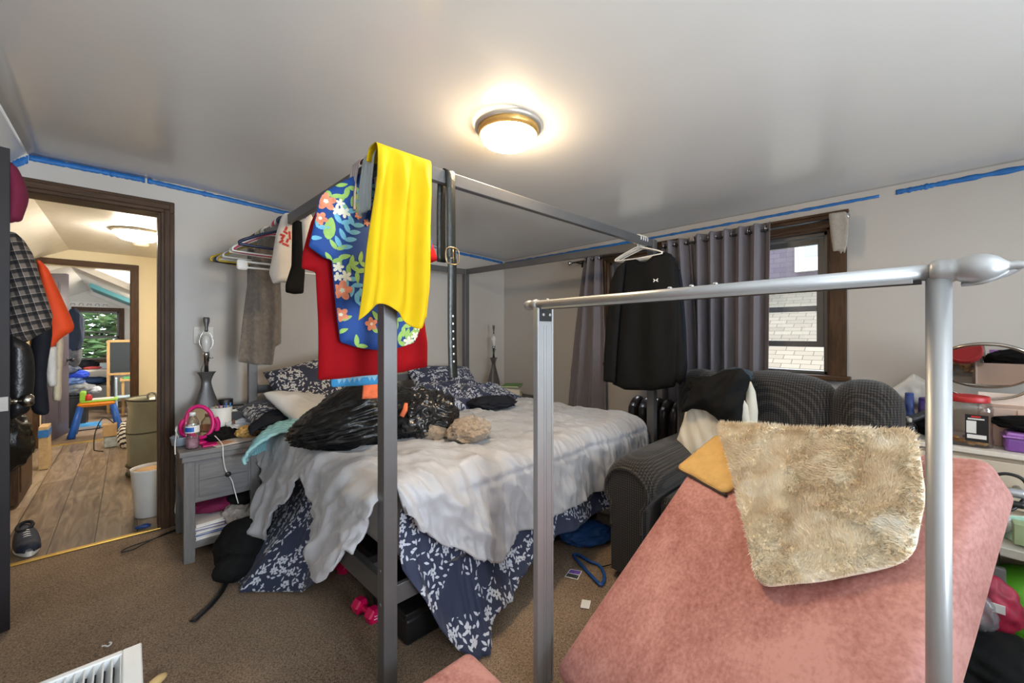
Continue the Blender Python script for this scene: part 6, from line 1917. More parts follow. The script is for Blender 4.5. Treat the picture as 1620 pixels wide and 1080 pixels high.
# things on the wall
bm = BM(); p = at_y(322, 530, D1); box(bm, (p.x - .055, D1 - .006, p.z - .058), (p.x + .055, D1, p.z + .058), .003); sw = mesh('light_switch', bm, M('ivory_plate', C(214, 208, 196), rough=.4, var=.02), None, 'ivory double light switch plate on the wall behind the nightstand lamp', 'light switch')
for dx in (-.023, .023):
    bm = BM(); box(bm, (p.x + dx - .005, D1 - .014, p.z - .008), (p.x + dx + .005, D1 - .005, p.z + .01), .002); mesh('toggle', bm, bpy.data.materials['ivory_plate'], sw)
bm = BM(); tube(bm, smooth_path([(.245, 3.40, .28), (.22, 3.37, .16), (.22, 3.36, .10), (.26, 3.38, .06), (.32, 3.40, .05)]), .004, 6); mesh('white_power_cord', bm, m_white, None, 'white power cord hanging down the wall behind the nightstand', 'cord')
bm = BM(); tube(bm, smooth_path([(.30, 3.33, .012), (.20, 3.30, .010), (.11, 3.27, .010), (.0, 3.24, .010), (-.03, 3.20, .010), (.02, 3.19, .010), (.08, 3.24, .012), (.17, 3.30, .012), (.30, 3.35, .012)]), .0035, 6); mesh('black_cable', bm, m_black, None, 'thin black cable looping over the carpet by the doorway strip', 'cable')

# ---------------------------------------------------------------- carpet clutter
bp_ = thing('backpack', 'black backpack slumped on the carpet beneath the nightstand edge', 'backpack', (.45, 2.50, 0))
bm = BM(); crumple(bm, (.47, 2.55, .13), (.15, .14, .125), .08, 1.6, 71, 5, .006, fine=.3, rz=.4); mesh('body', bm, m_blackcl, bp_)
bm = BM(); crumple(bm, (.41, 2.44, .08), (.11, .07, .07), .08, 1.8, 72, 4, .006, rz=.3); mesh('pocket', bm, m_blackcl, bp_)
bm = BM()
def f_sp(u, v):
    P = [Vector((.375, 2.455, .07)), Vector((.35, 2.42, .02)), Vector((.315, 2.36, .006)), Vector((.27, 2.29, .006)), Vector((.20, 2.215, .006))]
    k = u * 4; i = min(3, int(k)); p = P[i].lerp(P[i + 1], k - i); t = (P[i + 1] - P[i]).normalized(); s = t.cross(Vector((0, 0, 1))).normalized()
    return p + s * ((v - .5) * .028)
grid(bm, f_sp, 24, 2); bm.normal_update(); thicken(bm, .004); mesh('strap', bm, m_black, bp_)
m_db = M('hot_pink_vinyl', C(214, 10, 84), rough=.35, var=.04)
dbq = thing('dumbbell', 'hot pink dumbbell on the carpet right beside the near bed post', 'dumbbell', (.75, 1.66, 0), 0, 'pink dumbbells under the bed')
a, b = at_z(569, 957, .045), at_z(590, 972, .042)
ax = (b - a).normalized()
MX = Matrix.Translation(a) @ Vector((0, 0, 1)).rotation_difference(ax).to_matrix().to_4x4()
ln = (b - a).length
bm = BM(); tube(bm, [a, b], .013, 12); mesh('handle', bm, m_db, dbq)
for z in (0, ln):
    bm = BM(); lathe(bm, [(.012, z - .026), (.028, z - .024), (.034, z - .016), (.034, z + .016), (.028, z + .024), (.012, z + .026)], MX, 6, smooth=False); hd_ = mesh('weight', bm, m_db, dbq)
    if z > 0:
        bm = BM(); q = MX @ Vector((0, 0, z + .0265))
        for dy in (-.006, .006):
            tube(bm, [MX @ Vector((-.012, dy, z + .0262)), MX @ Vector((.012, dy, z + .0262))], .0018, 6)
        mesh('weight_mark', bm, m_wp, hd_)
db2 = dup(dbq, (.80, 2.10, .0), 0.5, 'hot pink dumbbell peeking out below the comforter near the floral sheet')
for lab, x0, y0, x1, y1, h, c in (('black storage box with a pale rim under the bed foot', .80, 1.44, 1.15, 1.75, .14, C(22, 22, 24)), ('grey flat crate under the middle of the bed', .85, 1.80, 1.5, 2.3, .20, C(60, 62, 66)), ('green storage tub under the bed near the foot', .86, 1.50, 1.4, 1.74, .21, C(70, 110, 50)), ('dark suitcase under the far side of the bed', 1.55, 1.55, 2.3, 2.4, .20, C(34, 34, 40))):
    if 'green' in lab: x0, x1, y0, y1 = 1.18, 1.5, 1.45, 1.76
    t = thing('storage_box', lab, 'box', ((x0 + x1) / 2, (y0 + y1) / 2, 0), 0, None)
    bm = BM(); box(bm, (x0, y0, .004), (x1, y1, h - .03), .012); mesh('bin', bm, M('underbed_%s' % lab.split()[0], c, rough=.5, var=.08), t)
    bm = BM(); box(bm, (x0 - .006, y0 - .006, h - .03), (x1 + .006, y1 + .006, h), .006); mesh('lid', bm, bpy.data.materials['underbed_%s' % lab.split()[0]], t)
bm = BM(); p = at_z(928, 845, .05); crumple(bm, (p.x, p.y, .055), (.14, .075, .055), .22, 2.4, 81, 5, .004, rz=-.5); mesh('blue_cloth', bm, M('royal_blue_cloth', C(26, 74, 132), rough=.7, var=.12), None, 'crumpled royal blue cloth on the carpet by the bed foot', 'cloth')
hg = thing('clothes_hanger', 'blue plastic hanger lying on the carpet beside the armchair', 'hanger', (1.75, 1.1, 0))
pts = [at_z(*q, .012) for q in ((908, 879), (915, 877), (932, 887), (947, 893), (955, 905), (956, 916), (951, 924), (945, 920), (926, 900))]
bm = BM(); tube(bm, smooth_path(pts, 5, True), .0085, 8, closed=True, flat=.8); mesh('frame', bm, M('blue_hanger_plastic', C(32, 76, 140), rough=.4, var=.05), hg)
bm = BM(); tube(bm, smooth_path([at_z(950, 897, .012), at_z(962, 894, .012), at_z(972, 890, .012), at_z(975, 884, .012)]), .003, 6); mesh('hook', bm, m_chrome, hg)
pcd = thing('playing_card', 'purple and grey picture card on the carpet near the blue hanger', 'card', (1.55, 1.2, 0))
Q = [at_z(*q, .004) for q in ((893, 912), (902, 900), (921, 903), (914, 917))]
bm = BM(); vs_ = [bm.verts.new(q) for q in Q]; bm.faces.new(vs_); bm.normal_update(); thicken(bm, .001); mesh('card', bm, m_wp, pcd)
C_ = sum(Q, Vector()) / 4
for nm, ks, c in (('purple_half', ((1, 2), 0), C(118, 84, 176)), ('dark_half', ((0, 3), 1), C(62, 66, 66))):
    A, B = Q[ks[0][0]], Q[ks[0][1]]; D = Q[0] if ks[1] == 0 else Q[1]; E = Q[3] if ks[1] == 0 else Q[2]
    q = [A.lerp(C_, .12), B.lerp(C_, .12), B.lerp(E, .46).lerp(C_, .1), A.lerp(D, .46).lerp(C_, .1)]
    bm = BM(); bm.faces.new([bm.verts.new(v + Vector((0, 0, .0012))) for v in q]); mesh(nm, bm, M('card_' + nm, c, rough=.5, var=.1), pcd)
Q = [at_z(*q, .005) for q in ((918, 961), (921, 948), (935, 950), (932, 963))]
bm = BM(); bm.faces.new([bm.verts.new(q) for q in Q]); bm.normal_update(); thicken(bm, .001); mesh('paper_slip', bm, m_wp, None, 'small white printed paper slip next to the pink cushion edge', 'paper')
bm = BM(); tube(bm, smooth_path([at_z(161, 1022, .006), at_z(166, 1021, .006), at_z(170, 1022, .006), at_z(175, 1019, .006), at_z(176, 1016, .006), at_z(173, 1016, .006)]), .0028, 6); mesh('plastic_hook', bm, m_white, None, 'tiny white plastic hook lying on the carpet behind the grille', 'hook')

# ---------------------------------------------------------------- window air conditioner lying at the left, grille up
m_acw = M('ac_white_plastic', C(214, 216, 216), rough=.4, var=.03)
acu = thing('air_conditioner', 'white air conditioner unit with a slatted grille at the bottom left', 'air conditioner', (-.24, 1.28, 0))
ax0, ax1, ay0, ay1, az = -.52, .022, 1.05, 1.515, .40
bm = BM(); box(bm, (ax0, ay0, .004), (ax1, ay1, az - .03), .006); mesh('cabinet', bm, m_acw, acu)
bm = BM()
for lo, hi in (((ax0 - .004, ay0 - .004, az - .03), (ax0 + .03, ay1 + .004, az)), ((ax1 - .035, ay0 - .004, az - .03), (ax1 + .004, ay1 + .004, az)), ((ax0 + .029, ay1 - .014, az - .03), (ax1 - .034, ay1 + .004, az)), ((ax0 + .029, ay0 - .004, az - .03), (ax1 - .034, ay0 + .03, az))):
    box(bm, lo, hi, .003)
box(bm, (ax1 - .012, ay0 + .01, az - .001), (ax1 - .010, ay1 - .03, az + .001), 0)
mesh('bezel', bm, m_acw, acu)
bm = BM(); box(bm, (ax0 + .028, ay0 + .028, az - .034), (ax1 - .033, ay1 - .012, az - .029)); mesh('grille_back', bm, M('ac_dark', C(24, 28, 30), rough=.6, var=.1), acu)
ns_ = 29
for k in range(ns_):
    x = ax0 + .036 + (ax1 - .042 - ax0 - .036) * k / (ns_ - 1)
    bm = BM(); box(bm, (-.002, ay0 + .025, -.012), (.002, ay1 - .010, .012), .001, fr((x, 0, az - .014), 0, 0, .5)); mesh('slat', bm, m_acw, acu)
bm = BM(); box(bm, (ax1 + .004, 1.30, .28), (ax1 + .012, 1.36, .345), .001, None); mesh('side_tab', bm, M('ivory_tab', C(206, 200, 176), rough=.5, var=.03), acu)
bm = BM(); p = at_z(249, 1076, .02); crumple(bm, (p.x, p.y, .02), (.03, .016, .014), .05, 1.5, 5, 3, .004, rz=.6); mesh('wooden_spoon', bm, M('pale_wood', C(222, 190, 130), rough=.5, var=.08), None, 'pale wooden spoon head on the carpet right of the air conditioner', 'spoon')

# ---------------------------------------------------------------- clothes hung on the open bedroom door
GD = 'clothes hung on the open bedroom door'
def plaid():
    m, nt, b = new_mat('black_cream_plaid')
    uv = nt.nodes.new('ShaderNodeUVMap'); sp = nt.nodes.new('ShaderNodeSeparateXYZ'); nt.links.new(uv.outputs[0], sp.inputs[0])
    def st(sock, f, w): return math_node(nt, 'LESS_THAN', math_node(nt, 'FRACT', math_node(nt, 'MULTIPLY', sock, f)), w)
    d = math_node(nt, 'ADD', sp.outputs[0], math_node(nt, 'MULTIPLY', sp.outputs[1], .25)); e = math_node(nt, 'SUBTRACT', sp.outputs[1], math_node(nt, 'MULTIPLY', sp.outputs[0], .3))
    s = math_node(nt, 'ADD', math_node(nt, 'MULTIPLY', math_node(nt, 'ADD', st(d, 30, .5), st(e, 24, .5)), .3), math_node(nt, 'MULTIPLY', math_node(nt, 'ADD', st(d, 60, .16), st(e, 48, .16)), .22))
    c = ramp(nt, s, [(0, C(26, 24, 26)), (.3, C(50, 46, 46)), (.6, C(120, 108, 98)), (1, C(180, 168, 156))])
    nt.links.new(c, b.inputs['Base Color']); b.inputs['Roughness'].default_value = .9
    return m
fd = lambda a, k, s: fold(a, k, s)
bm = BM(); panel_y([(10, 262), (24, 262), (33, 275), (43, 300), (45, 318), (38, 340), (34, 349), (24, 351), (10, 345)], 2.78, soft=True, thick=.05, rim=.05, folds=fd(.004, 30, 1), h=.012).build(bm); mesh('maroon_cap', bm, M('maroon_felt', C(112, 26, 58), rough=.9, var=.08), None, 'maroon knitted cap hanging at the top of the open bedroom door', 'cap')
bm = BM(); panel_y([(10, 365), (25, 368), (38, 380), (52, 402), (64, 440), (75, 470), (84, 500), (80, 520), (60, 530), (40, 542), (10, 540)], 2.92, thick=.05, rim=.06, folds=fd(.012, 40, 3), h=.014).build(bm); mesh('plaid_shirt', bm, plaid(), None, 'black and cream plaid flannel shirt on the open bedroom door', 'shirt', GD)
bm = BM(); panel_y([(58, 410), (64, 412), (76, 424), (88, 448), (100, 474), (111, 498), (118, 516), (115, 524), (104, 530), (93, 538), (86, 548), (75, 549), (70, 520), (66, 470)], 3.06, thick=.04, rim=.05, folds=fd(.008, 40, 4), h=.014).build(bm); mesh('orange_shirt', bm, M('bright_orange_jersey', C(240, 78, 26), rough=.75, var=.05), None, 'bright orange T-shirt sleeve showing behind the plaid shirt', 'shirt', GD)
m_lea = M('black_leather', C(26, 25, 26), rough=.35, var=.15, bump=.3, bs=40)
bm = BM(); panel_y([(10, 540), (34, 538), (50, 552), (55, 590), (50, 640), (38, 655), (10, 655)], 2.85, soft=True, thick=.03, rim=.05, folds=fd(.008, 30, 5), h=.014).build(bm); mesh('leather_jacket', bm, m_lea, None, 'black leather jacket below the plaid shirt on the open bedroom door', 'jacket', GD)
bm = BM(); panel_y([(50, 530), (78, 505), (83, 530), (74, 590), (78, 640), (76, 654), (58, 655), (48, 640), (52, 590)], 2.96, soft=True, thick=.04, rim=.05, folds=fd(.01, 40, 7), h=.014).build(bm); mesh('black_hoodie', bm, m_darkcl, None, 'dark hoodie hanging between the leather jacket and the cream top', 'hoodie', GD)
bm = BM(); panel_y([(72, 546), (90, 548), (90, 610), (78, 612), (72, 600)], 3.08, thick=.03, rim=.04, folds=fd(.006, 40, 2), h=.014).build(bm); mesh('white_shirt', bm, m_wcot, None, 'off-white shirt hanging under the orange T-shirt on the door', 'shirt', GD)
bm = BM(); panel_y([(88, 545), (100, 535), (98, 590), (97, 630), (90, 634), (84, 632), (84, 610), (88, 600)], 3.13, soft=True, thick=.045, rim=.03, folds=fd(.005, 40, 3), h=.014).build(bm); mesh('cream_sweater', bm, M('cream_wool', C(206, 190, 162), rough=.9, var=.05), None, 'cream sweater hanging rearmost on the open bedroom door', 'sweater', GD)

# ---------------------------------------------------------------- hallway things
m_olive = M('olive_nylon', C(152, 152, 134), rough=.25, var=.12, vs=5, bump=.4, bs=6)
hm = thing('laundry_hamper', 'olive pop-up laundry hamper standing in the hall beyond the doorway', 'hamper', (.20, 4.93, 0))
bm = BM()
def f_h(u, v):
    a = 2 * PI * u; r_ = .215 * (1 + .02 * math.sin(v * 9 + a)) + .006 * nz(math.cos(a) * 3, math.sin(a) * 3, v * 4)
    return Vector((.20 + r_ * math.cos(a), 4.93 + r_ * math.sin(a), .01 + .665 * v))
grid(bm, f_h, 48, 20, closed_u=True); bm.normal_update(); thicken(bm, .003)
lathe(bm, [(.212, .012), (.05, .010)], fr((.20, 4.93, 0)), 40, capt=False, capb=False)
mesh('nylon', bm, m_olive, hm)
m_olv2 = M('dark_olive_webbing', C(66, 64, 50), rough=.6, var=.1)
for z, tl in ((.675, .0), (.40, .10), (.10, .06), (.015, 0)):
    bm = BM(); tube(bm, [Vector((.20 + .219 * math.cos(a), 4.93 + .219 * math.sin(a), z + tl * .219 * math.cos(a))) for a in (2 * PI * k / 40 for k in range(40))], .008 if z > .6 else .006, 8, closed=True); mesh('hoop', bm, m_olv2, hm)
bm = BM(); tube(bm, smooth_path([(.125, 4.735, .672), (.12, 4.77, .72), (.145, 4.80, .735), (.175, 4.77, .72), (.175, 4.73, .672)]), .008, 8, flat=.4); mesh('handle', bm, m_olv2, hm)
bm = BM(); crumple(bm, (.24, 4.98, .64), (.10, .10, .04), .2, 2.5, 3, 4, None); mesh('laundry_towel', bm, m_wcot, None, 'white towel on top of the clothes in the olive hamper', 'towel')
wbn = thing('waste_bin', 'white plastic waste bin just inside the hall next to the door casing', 'bin', (.115, 3.77, 0))
bm = BM(); lathe(bm, [(.085, .003), (.09, .006), (.108, .315), (.112, .33), (.108, .33), (.104, .315), (.086, .012)], fr((.115, 3.77, 0)), 40, capt=False); mesh('tub', bm, m_white, wbn)
bm = BM(); crumple(bm, (.115, 3.77, .30), (.085, .085, .022), .2, 2.5, 6, 4, None); mesh('paper_waste', bm, M('brown_paper', C(190, 150, 104), rough=.8, var=.2), wbn)
bm = BM(); box(bm, (-.205, 6.24, .13), (-.095, 6.36, .26), .003); cb = mesh('cardboard_box', bm, M('cardboard', C(178, 146, 102), rough=.8, var=.08), None, 'small cardboard box stacked by the far hall doorway', 'box')
bm = BM(); box(bm, (-.20, 6.25, .004), (-.09, 6.35, .128), .01); mesh('plastic_crate', bm, M('translucent_crate', C(160, 166, 160), rough=.3, var=.3, vs=20), None, 'clear plastic crate below the small cardboard box in the hall', 'crate')
bm = BM(); crumple(bm, (-.035, 6.12, .14), (.05, .05, .14), .15, 2.5, 9, 4, .004); mesh('zebra_bag', bm, stripes('zebra_print', C(226, 222, 214), C(40, 36, 34), 26, 1, .45), None, 'black and white patterned bag between the cardboard box and the hamper', 'bag')
bm = BM(); tube(bm, smooth_path([(-.12, 6.30, .262), (-.2, 6.26, .34), (-.26, 6.22, .2), (-.27, 6.2, .03), (-.25, 6.18, .006), (-.2, 6.1, .006)]), .005, 6); mesh('black_cable', bm, m_black, None, 'black cable trailing from the cardboard box onto the hall floor', 'cable')
cbn = thing('cabinet', 'dark wooden cabinet against the left hall wall behind the hung clothes', 'cabinet', (-.85, 4.9, 0))
bm = BM(); box(bm, (-1.18, 4.55, .02), (-.575, 5.12, .80), .006); mesh('body', bm, m_dkwood, cbn)
bm = BM(); box(bm, (-1.15, 4.535, .08), (-.60, 4.552, .77), .004); box(bm, (-1.08, 4.528, .16), (-.67, 4.538, .69), .006); mesh('door', bm, m_dkwood, cbn)
bm = BM(); box(bm, (-.576, 4.60, .10), (-.568, 5.07, .72), .004); mesh('side_frame', bm, m_dkwood, cbn)
bm = BM(); crumple(bm, (-.60, 4.40, .50), (.10, .08, .16), .25, 2.5, 19, 4, None); mesh('black_bag', bm, m_bag, None, 'shiny black bag hung on the dark hall cabinet', 'bag')
bm = BM(); box(bm, (-.60, 5.66, .004), (-.54, 5.86, .40), .004); bg_ = mesh('paper_bag', bm, M('tan_paper', C(186, 158, 116), rough=.8, var=.15, vs=30), None, 'upright tan paper bag with a blue top behind the dark hall cabinet', 'bag')
bm = BM(); box(bm, (-.602, 5.655, .30), (-.538, 5.865, .37), .002); mesh('blue_band', bm, m_tape, bg_)
sh = thing('sneaker', 'dark navy sneaker on the hall floor beside the open door', 'shoe', (-.44, 3.66, 0))
bm = BM()
def f_sh(u, v):
    a = PI * v; L_ = .27
    w = .047 * (1 - .25 * (2 * u - 1) ** 2) * (1 - max(0, u - .88) / .12 * .6)
    h = .078 * (1 - .45 * max(0, min(1, (u - .35) / .4))) * (1 - max(0, u - .9) / .1 * .5)
    return Vector((-.455 + w * math.cos(a) + .05 * u, 3.78 - L_ * u, .028 + h * math.sin(a) ** .7))
grid(bm, f_sh, 26, 16); bm.normal_update(); thicken(bm, .006); mesh('upper', bm, M('navy_mesh', C(34, 40, 58), rough=.8, var=.25, vs=60), sh)
bm = BM()
ol = []
for k in range(28):
    t = 2 * PI * k / 28; u = .5 + .52 * math.cos(t); ol.append((-.455 + .05 * u + .052 * math.sin(t) * (1 - .25 * (2 * u - 1) ** 2), 3.78 - .27 * u))
prism(bm, ol, lambda p: Vector((p[0], p[1], .004)), (0, 0, .028)); mesh('sole', bm, m_white, sh)
bm = BM(); tube(bm, [f_sh(.17, .5) + Vector((.030 * math.cos(a), .05 * math.sin(a) - .01, .008 + .01 * math.sin(a))) for a in (2 * PI * k / 20 for k in range(20))], .009, 8, closed=True); mesh('collar', bm, m_darkcl, sh)
for k in range(4):
    bm = BM(); u_ = .40 + .07 * k; tube(bm, smooth_path([f_sh(u_, .25) + Vector((0, 0, .003)), f_sh(u_, .5) + Vector((0, 0, .006)), f_sh(u_ + .02, .75) + Vector((0, 0, .003))], 4), .003, 6); mesh('lace', bm, m_wp, sh)
bm = BM(); p = at_z(30, 771, .02); crumple(bm, (p.x, p.y, .025), (.05, .07, .022), .15, 2, 4, 4, .004); mesh('grey_sock', bm, M('grey_sock_cotton', C(130, 136, 146), rough=.9, var=.1), None, 'small grey sock on the hall floor beyond the sneaker', 'sock')
bm = BM(); p = at_z(226, 835, .01); crumple(bm, (p.x, p.y + .02, .014), (.035, .02, .012), .2, 2, 4, 3, .003); mesh('blue_wrapper', bm, M('blue_foil', C(40, 70, 130), rough=.3, var=.2), None, 'tiny blue wrapper on the hall floor under the waste bin', 'wrapper')
# ---------------------------------------------------------------- the far room
RY = 10.45
bm = BM(); box(bm, (-2.2, HY1 + .02, -.08), (1.6, RY + .2, 0)); struct('floor_far', bm, m_carpet2)
FWX, FWZ = (-.66, -.13), (.80, 1.67)
bm = BM()
m_pale = M('pale_far_wall', C(214, 212, 206), rough=.6, var=.03)
for a, b in (((-2.2, RY, 0), (FWX[0], RY + .1, 3)), ((FWX[1], RY, 0), (1.6, RY + .1, 3)), ((FWX[0], RY, 0), (FWX[1], RY + .1, FWZ[0])), ((FWX[0], RY, FWZ[1]), (FWX[1], RY + .1, 3))):
    box(bm, a, b)
struct('wall_far', bm, m_pale)
bm = BM(); box(bm, (-2.3, HY1 + .12, 0), (-2.2, RY, 3)); struct('wall_far_left', bm, m_pale)
bm = BM(); box(bm, (1.6, HY1 + .12, 0), (1.7, RY, 3)); struct('wall_far_right', bm, m_pale)
bm = BM(); prism(bm, [(-.5, 2.06), (-2.3, 1.0), (-2.3, 1.1), (-.5, 2.14)], lambda p: Vector((p[0], HY1 + .1, p[1])), (0, RY - HY1, 0)); struct('ceiling_far_left', bm, m_trimw)
bm = BM(); prism(bm, [(-.5, 2.06), (-.5, 2.14), (1.7, 1.05), (1.7, .95)], lambda p: Vector((p[0], HY1 + .1, p[1])), (0, RY - HY1, 0)); struct('ceiling_far_right', bm, m_trimw)
bm = BM(); prism(bm, [(-.42, 2.015), (-.42, 1.95), (1.5, 1.0), (1.5, 1.06)], lambda p: Vector((p[0], 8.6, p[1] + .005)), (0, .9, 0)); struct('trim_9', bm, m_teal)
bm = BM(); prism(bm, [(-.5, 2.06), (-.5, 1.97), (1.5, .96), (1.5, 1.05)], lambda p: Vector((p[0], RY - .10, p[1])), (0, .1, 0)); struct('trim_10', bm, m_trimw)
o = bpy.data.objects.new('window_3', None); COL.objects.link(o); o.location = (-.4, RY, FWZ[0]); o['kind'] = 'structure'; MW[o.name] = Matrix.Translation(o.location)
bm = BM(); cw = .07
for a, b in (((FWX[0] - cw, RY - .02, FWZ[0] - cw), (FWX[0], RY, FWZ[1] + cw)), ((FWX[1], RY - .02, FWZ[0] - cw), (FWX[1] + cw, RY, FWZ[1] + cw)), ((FWX[0] - .001, RY - .02, FWZ[1]), (FWX[1] + .001, RY, FWZ[1] + cw)), ((FWX[0] - .001, RY - .02, FWZ[0] - cw), (FWX[1] + .001, RY, FWZ[0]))):
    box(bm, a, b, .003)
mesh('casing', bm, m_dkwood, o)
bm = BM(); zm = 1.22
for a, b in (((FWX[0], RY + .03, FWZ[0]), (FWX[0] + .03, RY + .06, FWZ[1])), ((FWX[1] - .03, RY + .03, FWZ[0]), (FWX[1], RY + .06, FWZ[1])), ((FWX[0], RY + .03, zm - .04), (FWX[1], RY + .06, zm)), ((FWX[0], RY + .03, zm + .06), (FWX[1], RY + .06, zm + .085)), ((FWX[0], RY + .03, FWZ[0]), (FWX[1], RY + .06, FWZ[0] + .03)), ((FWX[0], RY + .03, FWZ[1] - .03), (FWX[1], RY + .06, FWZ[1]))):
    box(bm, a, b, .002)
s_ = mesh('sash', bm, m_vinyl, o)
bm = BM(); box(bm, (FWX[0] + .03, RY + .043, FWZ[0] + .03), (FWX[1] - .03, RY + .047, FWZ[1] - .03)); mesh('pane', bm, m_glass, s_)
tree('garden_tree', 'big leafy tree filling the window of the room at the end of the hall', (-.5, 12.7, 1.3), (1.6, .9, 1.5), 2600, .13, 9, -3)
# far door leaf
o = bpy.data.objects['door_2']; MW['door_2'] = Matrix.Identity(4)
fx0, fy0, fx1, fy1 = -.70, HY1 + .10, -.55, 7.58
fl_ = math.hypot(fx1 - fx0, fy1 - fy0); o.location = (fx0, fy0, 0); fa = math.atan2(fy1 - fy0, fx1 - fx0); o.rotation_euler = (0, 0, fa)
bm = BM(); box(bm, (0, 0, .01), (fl_, .034, 2.02), .002)
for z0, z1 in ((.15, .75), (.88, 1.45), (1.58, 1.90)):
    for x0, x1 in ((.08, fl_ / 2 - .04), (fl_ / 2 + .04, fl_ - .08)):
        box(bm, (x0, -.004, z0), (x1, .002, z1), .004); box(bm, (x0 + .03, -.009, z0 + .03), (x1 - .03, .0, z1 - .03), .004)
mesh('door_leaf', bm, M('violet_grey_door_paint', C(84, 76, 88), rough=.4, var=.05), o, local=True)
bm = BM(); lathe(bm, [(.024, 0), (.024, .006), (.010, .01), (.010, .03), (.024, .04), (.026, .055), (.015, .065)], fr((fl_ - .06, 0, .93), 0, PI / 2), 16); mesh('door_knob', bm, m_black, o, local=True)
bm = BM(); box(bm, (fl_ - .20, -.004, 1.0), (fl_ - .16, -.0005, 1.06)); mesh('sticker', bm, m_wp, o, local=True)
# alphabet banner, desk, clothes pile, easel, chair, activity table
an_ = thing('wall_banner', 'pale animal banner taped above the far room window', 'banner', (-.45, RY - .005, 1.76))
bm = BM(); box(bm, (-.80, RY - .004, 1.745), (-.28, RY - .0015, 1.83)); mesh('paper', bm, m_wp, an_)
for k in range(5):
    bm = BM(); x = -.74 + k * .10
    tube(bm, smooth_path([(x, RY - .006, 1.765), (x + .01, RY - .006, 1.80), (x + .03, RY - .006, 1.79 + .015 * (k % 2)), (x + .05, RY - .006, 1.80), (x + .05, RY - .006, 1.765)]), .004, 5); mesh('drawing', bm, M('grey_ink', C(120, 120, 130), rough=.7, var=0) if k == 0 else bpy.data.materials['grey_ink'], an_)
dk = thing('desk', 'white desk under the far room window holding folded clothes', 'desk', (-.6, 9.6, 0))
bm = BM(); box(bm, (-1.6, 9.25, .655), (-.18, 9.95, .69), .004); mesh('desktop', bm, m_beige2, dk)
for x in (-1.58, -.9, -.215):
    bm = BM(); box(bm, (x, 9.27, 0), (x + .03, 9.93, .656)); mesh('side_panel', bm, m_dkn if x > -1 else m_beige2, dk)
bm = BM(); box(bm, (-.88, 9.27, .42), (-.21, 9.93, .44)); mesh('shelf', bm, m_dkn, dk)
bm = BM(); box(bm, (-.34, 9.30, .691), (-.19, 9.55, .78), .006); mesh('plastic_tub', bm, M('cool_white_plastic', C(206, 216, 226), rough=.4, var=.03), None, 'pale plastic tub on the far room desk', 'tub')
bm = BM(); crumple(bm, (-.55, 9.45, .76), (.18, .14, .07), .2, 2.5, 91, 4, .691); mesh('dark_clothes', bm, m_darkcl, None, 'dark clothes heaped on the far room desk under the window', 'clothes')
bm = BM(); crumple(bm, (-.42, 9.30, .715), (.10, .04, .022), .15, 2.5, 92, 3, .691); mesh('red_cloth', bm, M('coral_red_cloth', C(206, 84, 86), rough=.8, var=.3, vs=20), None, 'red and blue cloth at the desk front edge in the far room', 'cloth')
bm = BM(); crumple(bm, (-.40, 9.45, .50), (.14, .12, .055), .15, 2.5, 93, 4, .441); mesh('jeans', bm, M('denim', C(50, 74, 112), rough=.8, var=.2), None, 'folded blue jeans on the desk shelf in the far room', 'jeans')
ck = thing('toy_chest', 'black toy chest in the far room heaped with laundry', 'chest', (-.62, 8.15, 0))
bm = BM(); box(bm, (-1.1, 7.9, .004), (-.42, 8.4, .40), .01); mesh('body', bm, m_black, ck)
bm = BM(); box(bm, (-1.11, 7.89, .40), (-.41, 8.41, .425), .005); mesh('lid', bm, m_black, ck)
for k, (x, z, rx, c, lab) in enumerate(((-.50, .50, (.14, .16, .075), C(116, 120, 124), 'grey patterned laundry at the bottom of the far room heap'), (-.36, .475, (.07, .10, .045), C(176, 180, 190), 'pale shirt hanging off the right end of the laundry heap'), (-.56, .615, (.11, .13, .055), C(96, 124, 178), 'light blue laundry in the middle of the far room heap'), (-.50, .70, (.09, .10, .05), C(36, 70, 190), 'bright blue laundry high on the far room heap'), (-.60, .765, (.10, .12, .06), C(70, 78, 96), 'slate laundry on top of the far room heap'))):
    bm = BM(); crumple(bm, (x, 8.1, z), rx, .22, 2.8, 100 + k, 4, .426); mesh('laundry', bm, M('laundry_%s' % 'abcde'[k], c, rough=.85, var=.3, vs=25), None, lab, 'clothes', 'laundry heaped on the toy chest')
bm = BM(); crumple(bm, (-.515, 7.72, 1.30), (.09, .06, .27), .10, 2.0, 111, 4, None, (1, 1, .5)); mesh('navy_coat', bm, M('navy_cloth', C(24, 38, 62), rough=.85, var=.15), None, 'navy coat hanging at the edge of the far room door', 'coat')
bm = BM(); crumple(bm, (-.51, 7.74, 1.0), (.06, .05, .16), .10, 2.2, 113, 4, None, (1, 1, .5)); mesh('camouflage_trousers', bm, M('grey_camo', C(84, 86, 92), rough=.85, var=.5, vs=18), None, 'mottled grey trousers hanging below the navy coat', 'trousers')
es = thing('easel', 'wooden chalkboard easel in the far room right of the window', 'easel', (-.05, 9.0, 0))
m_pine = M('pine', C(196, 156, 102), rough=.5, var=.12, stretch=(6, 6, 1))
for x in (-.235, .22):
    bm = BM(); box(bm, (x - .018, 8.985, 0), (x + .018, 9.01, 1.16), .003); mesh('leg', bm, m_pine, es)
for x in (-.235, .22):
    bm = BM(); tube(bm, [(x, 9.02, 1.12), (x, 9.32, .01)], .016, 6); mesh('leg', bm, m_pine, es)
bm = BM(); box(bm, (-.235, 8.98, 1.125), (.22, 9.005, 1.165), .003); box(bm, (-.235, 8.97, .60), (.22, 9.01, .635), .003); mesh('crossbar', bm, m_pine, es)
bm = BM(); box(bm, (-.215, 8.99, .64), (.20, 9.0, 1.125), .001); mesh('chalkboard', bm, M('chalkboard', C(44, 52, 58), rough=.7, var=.08), es)
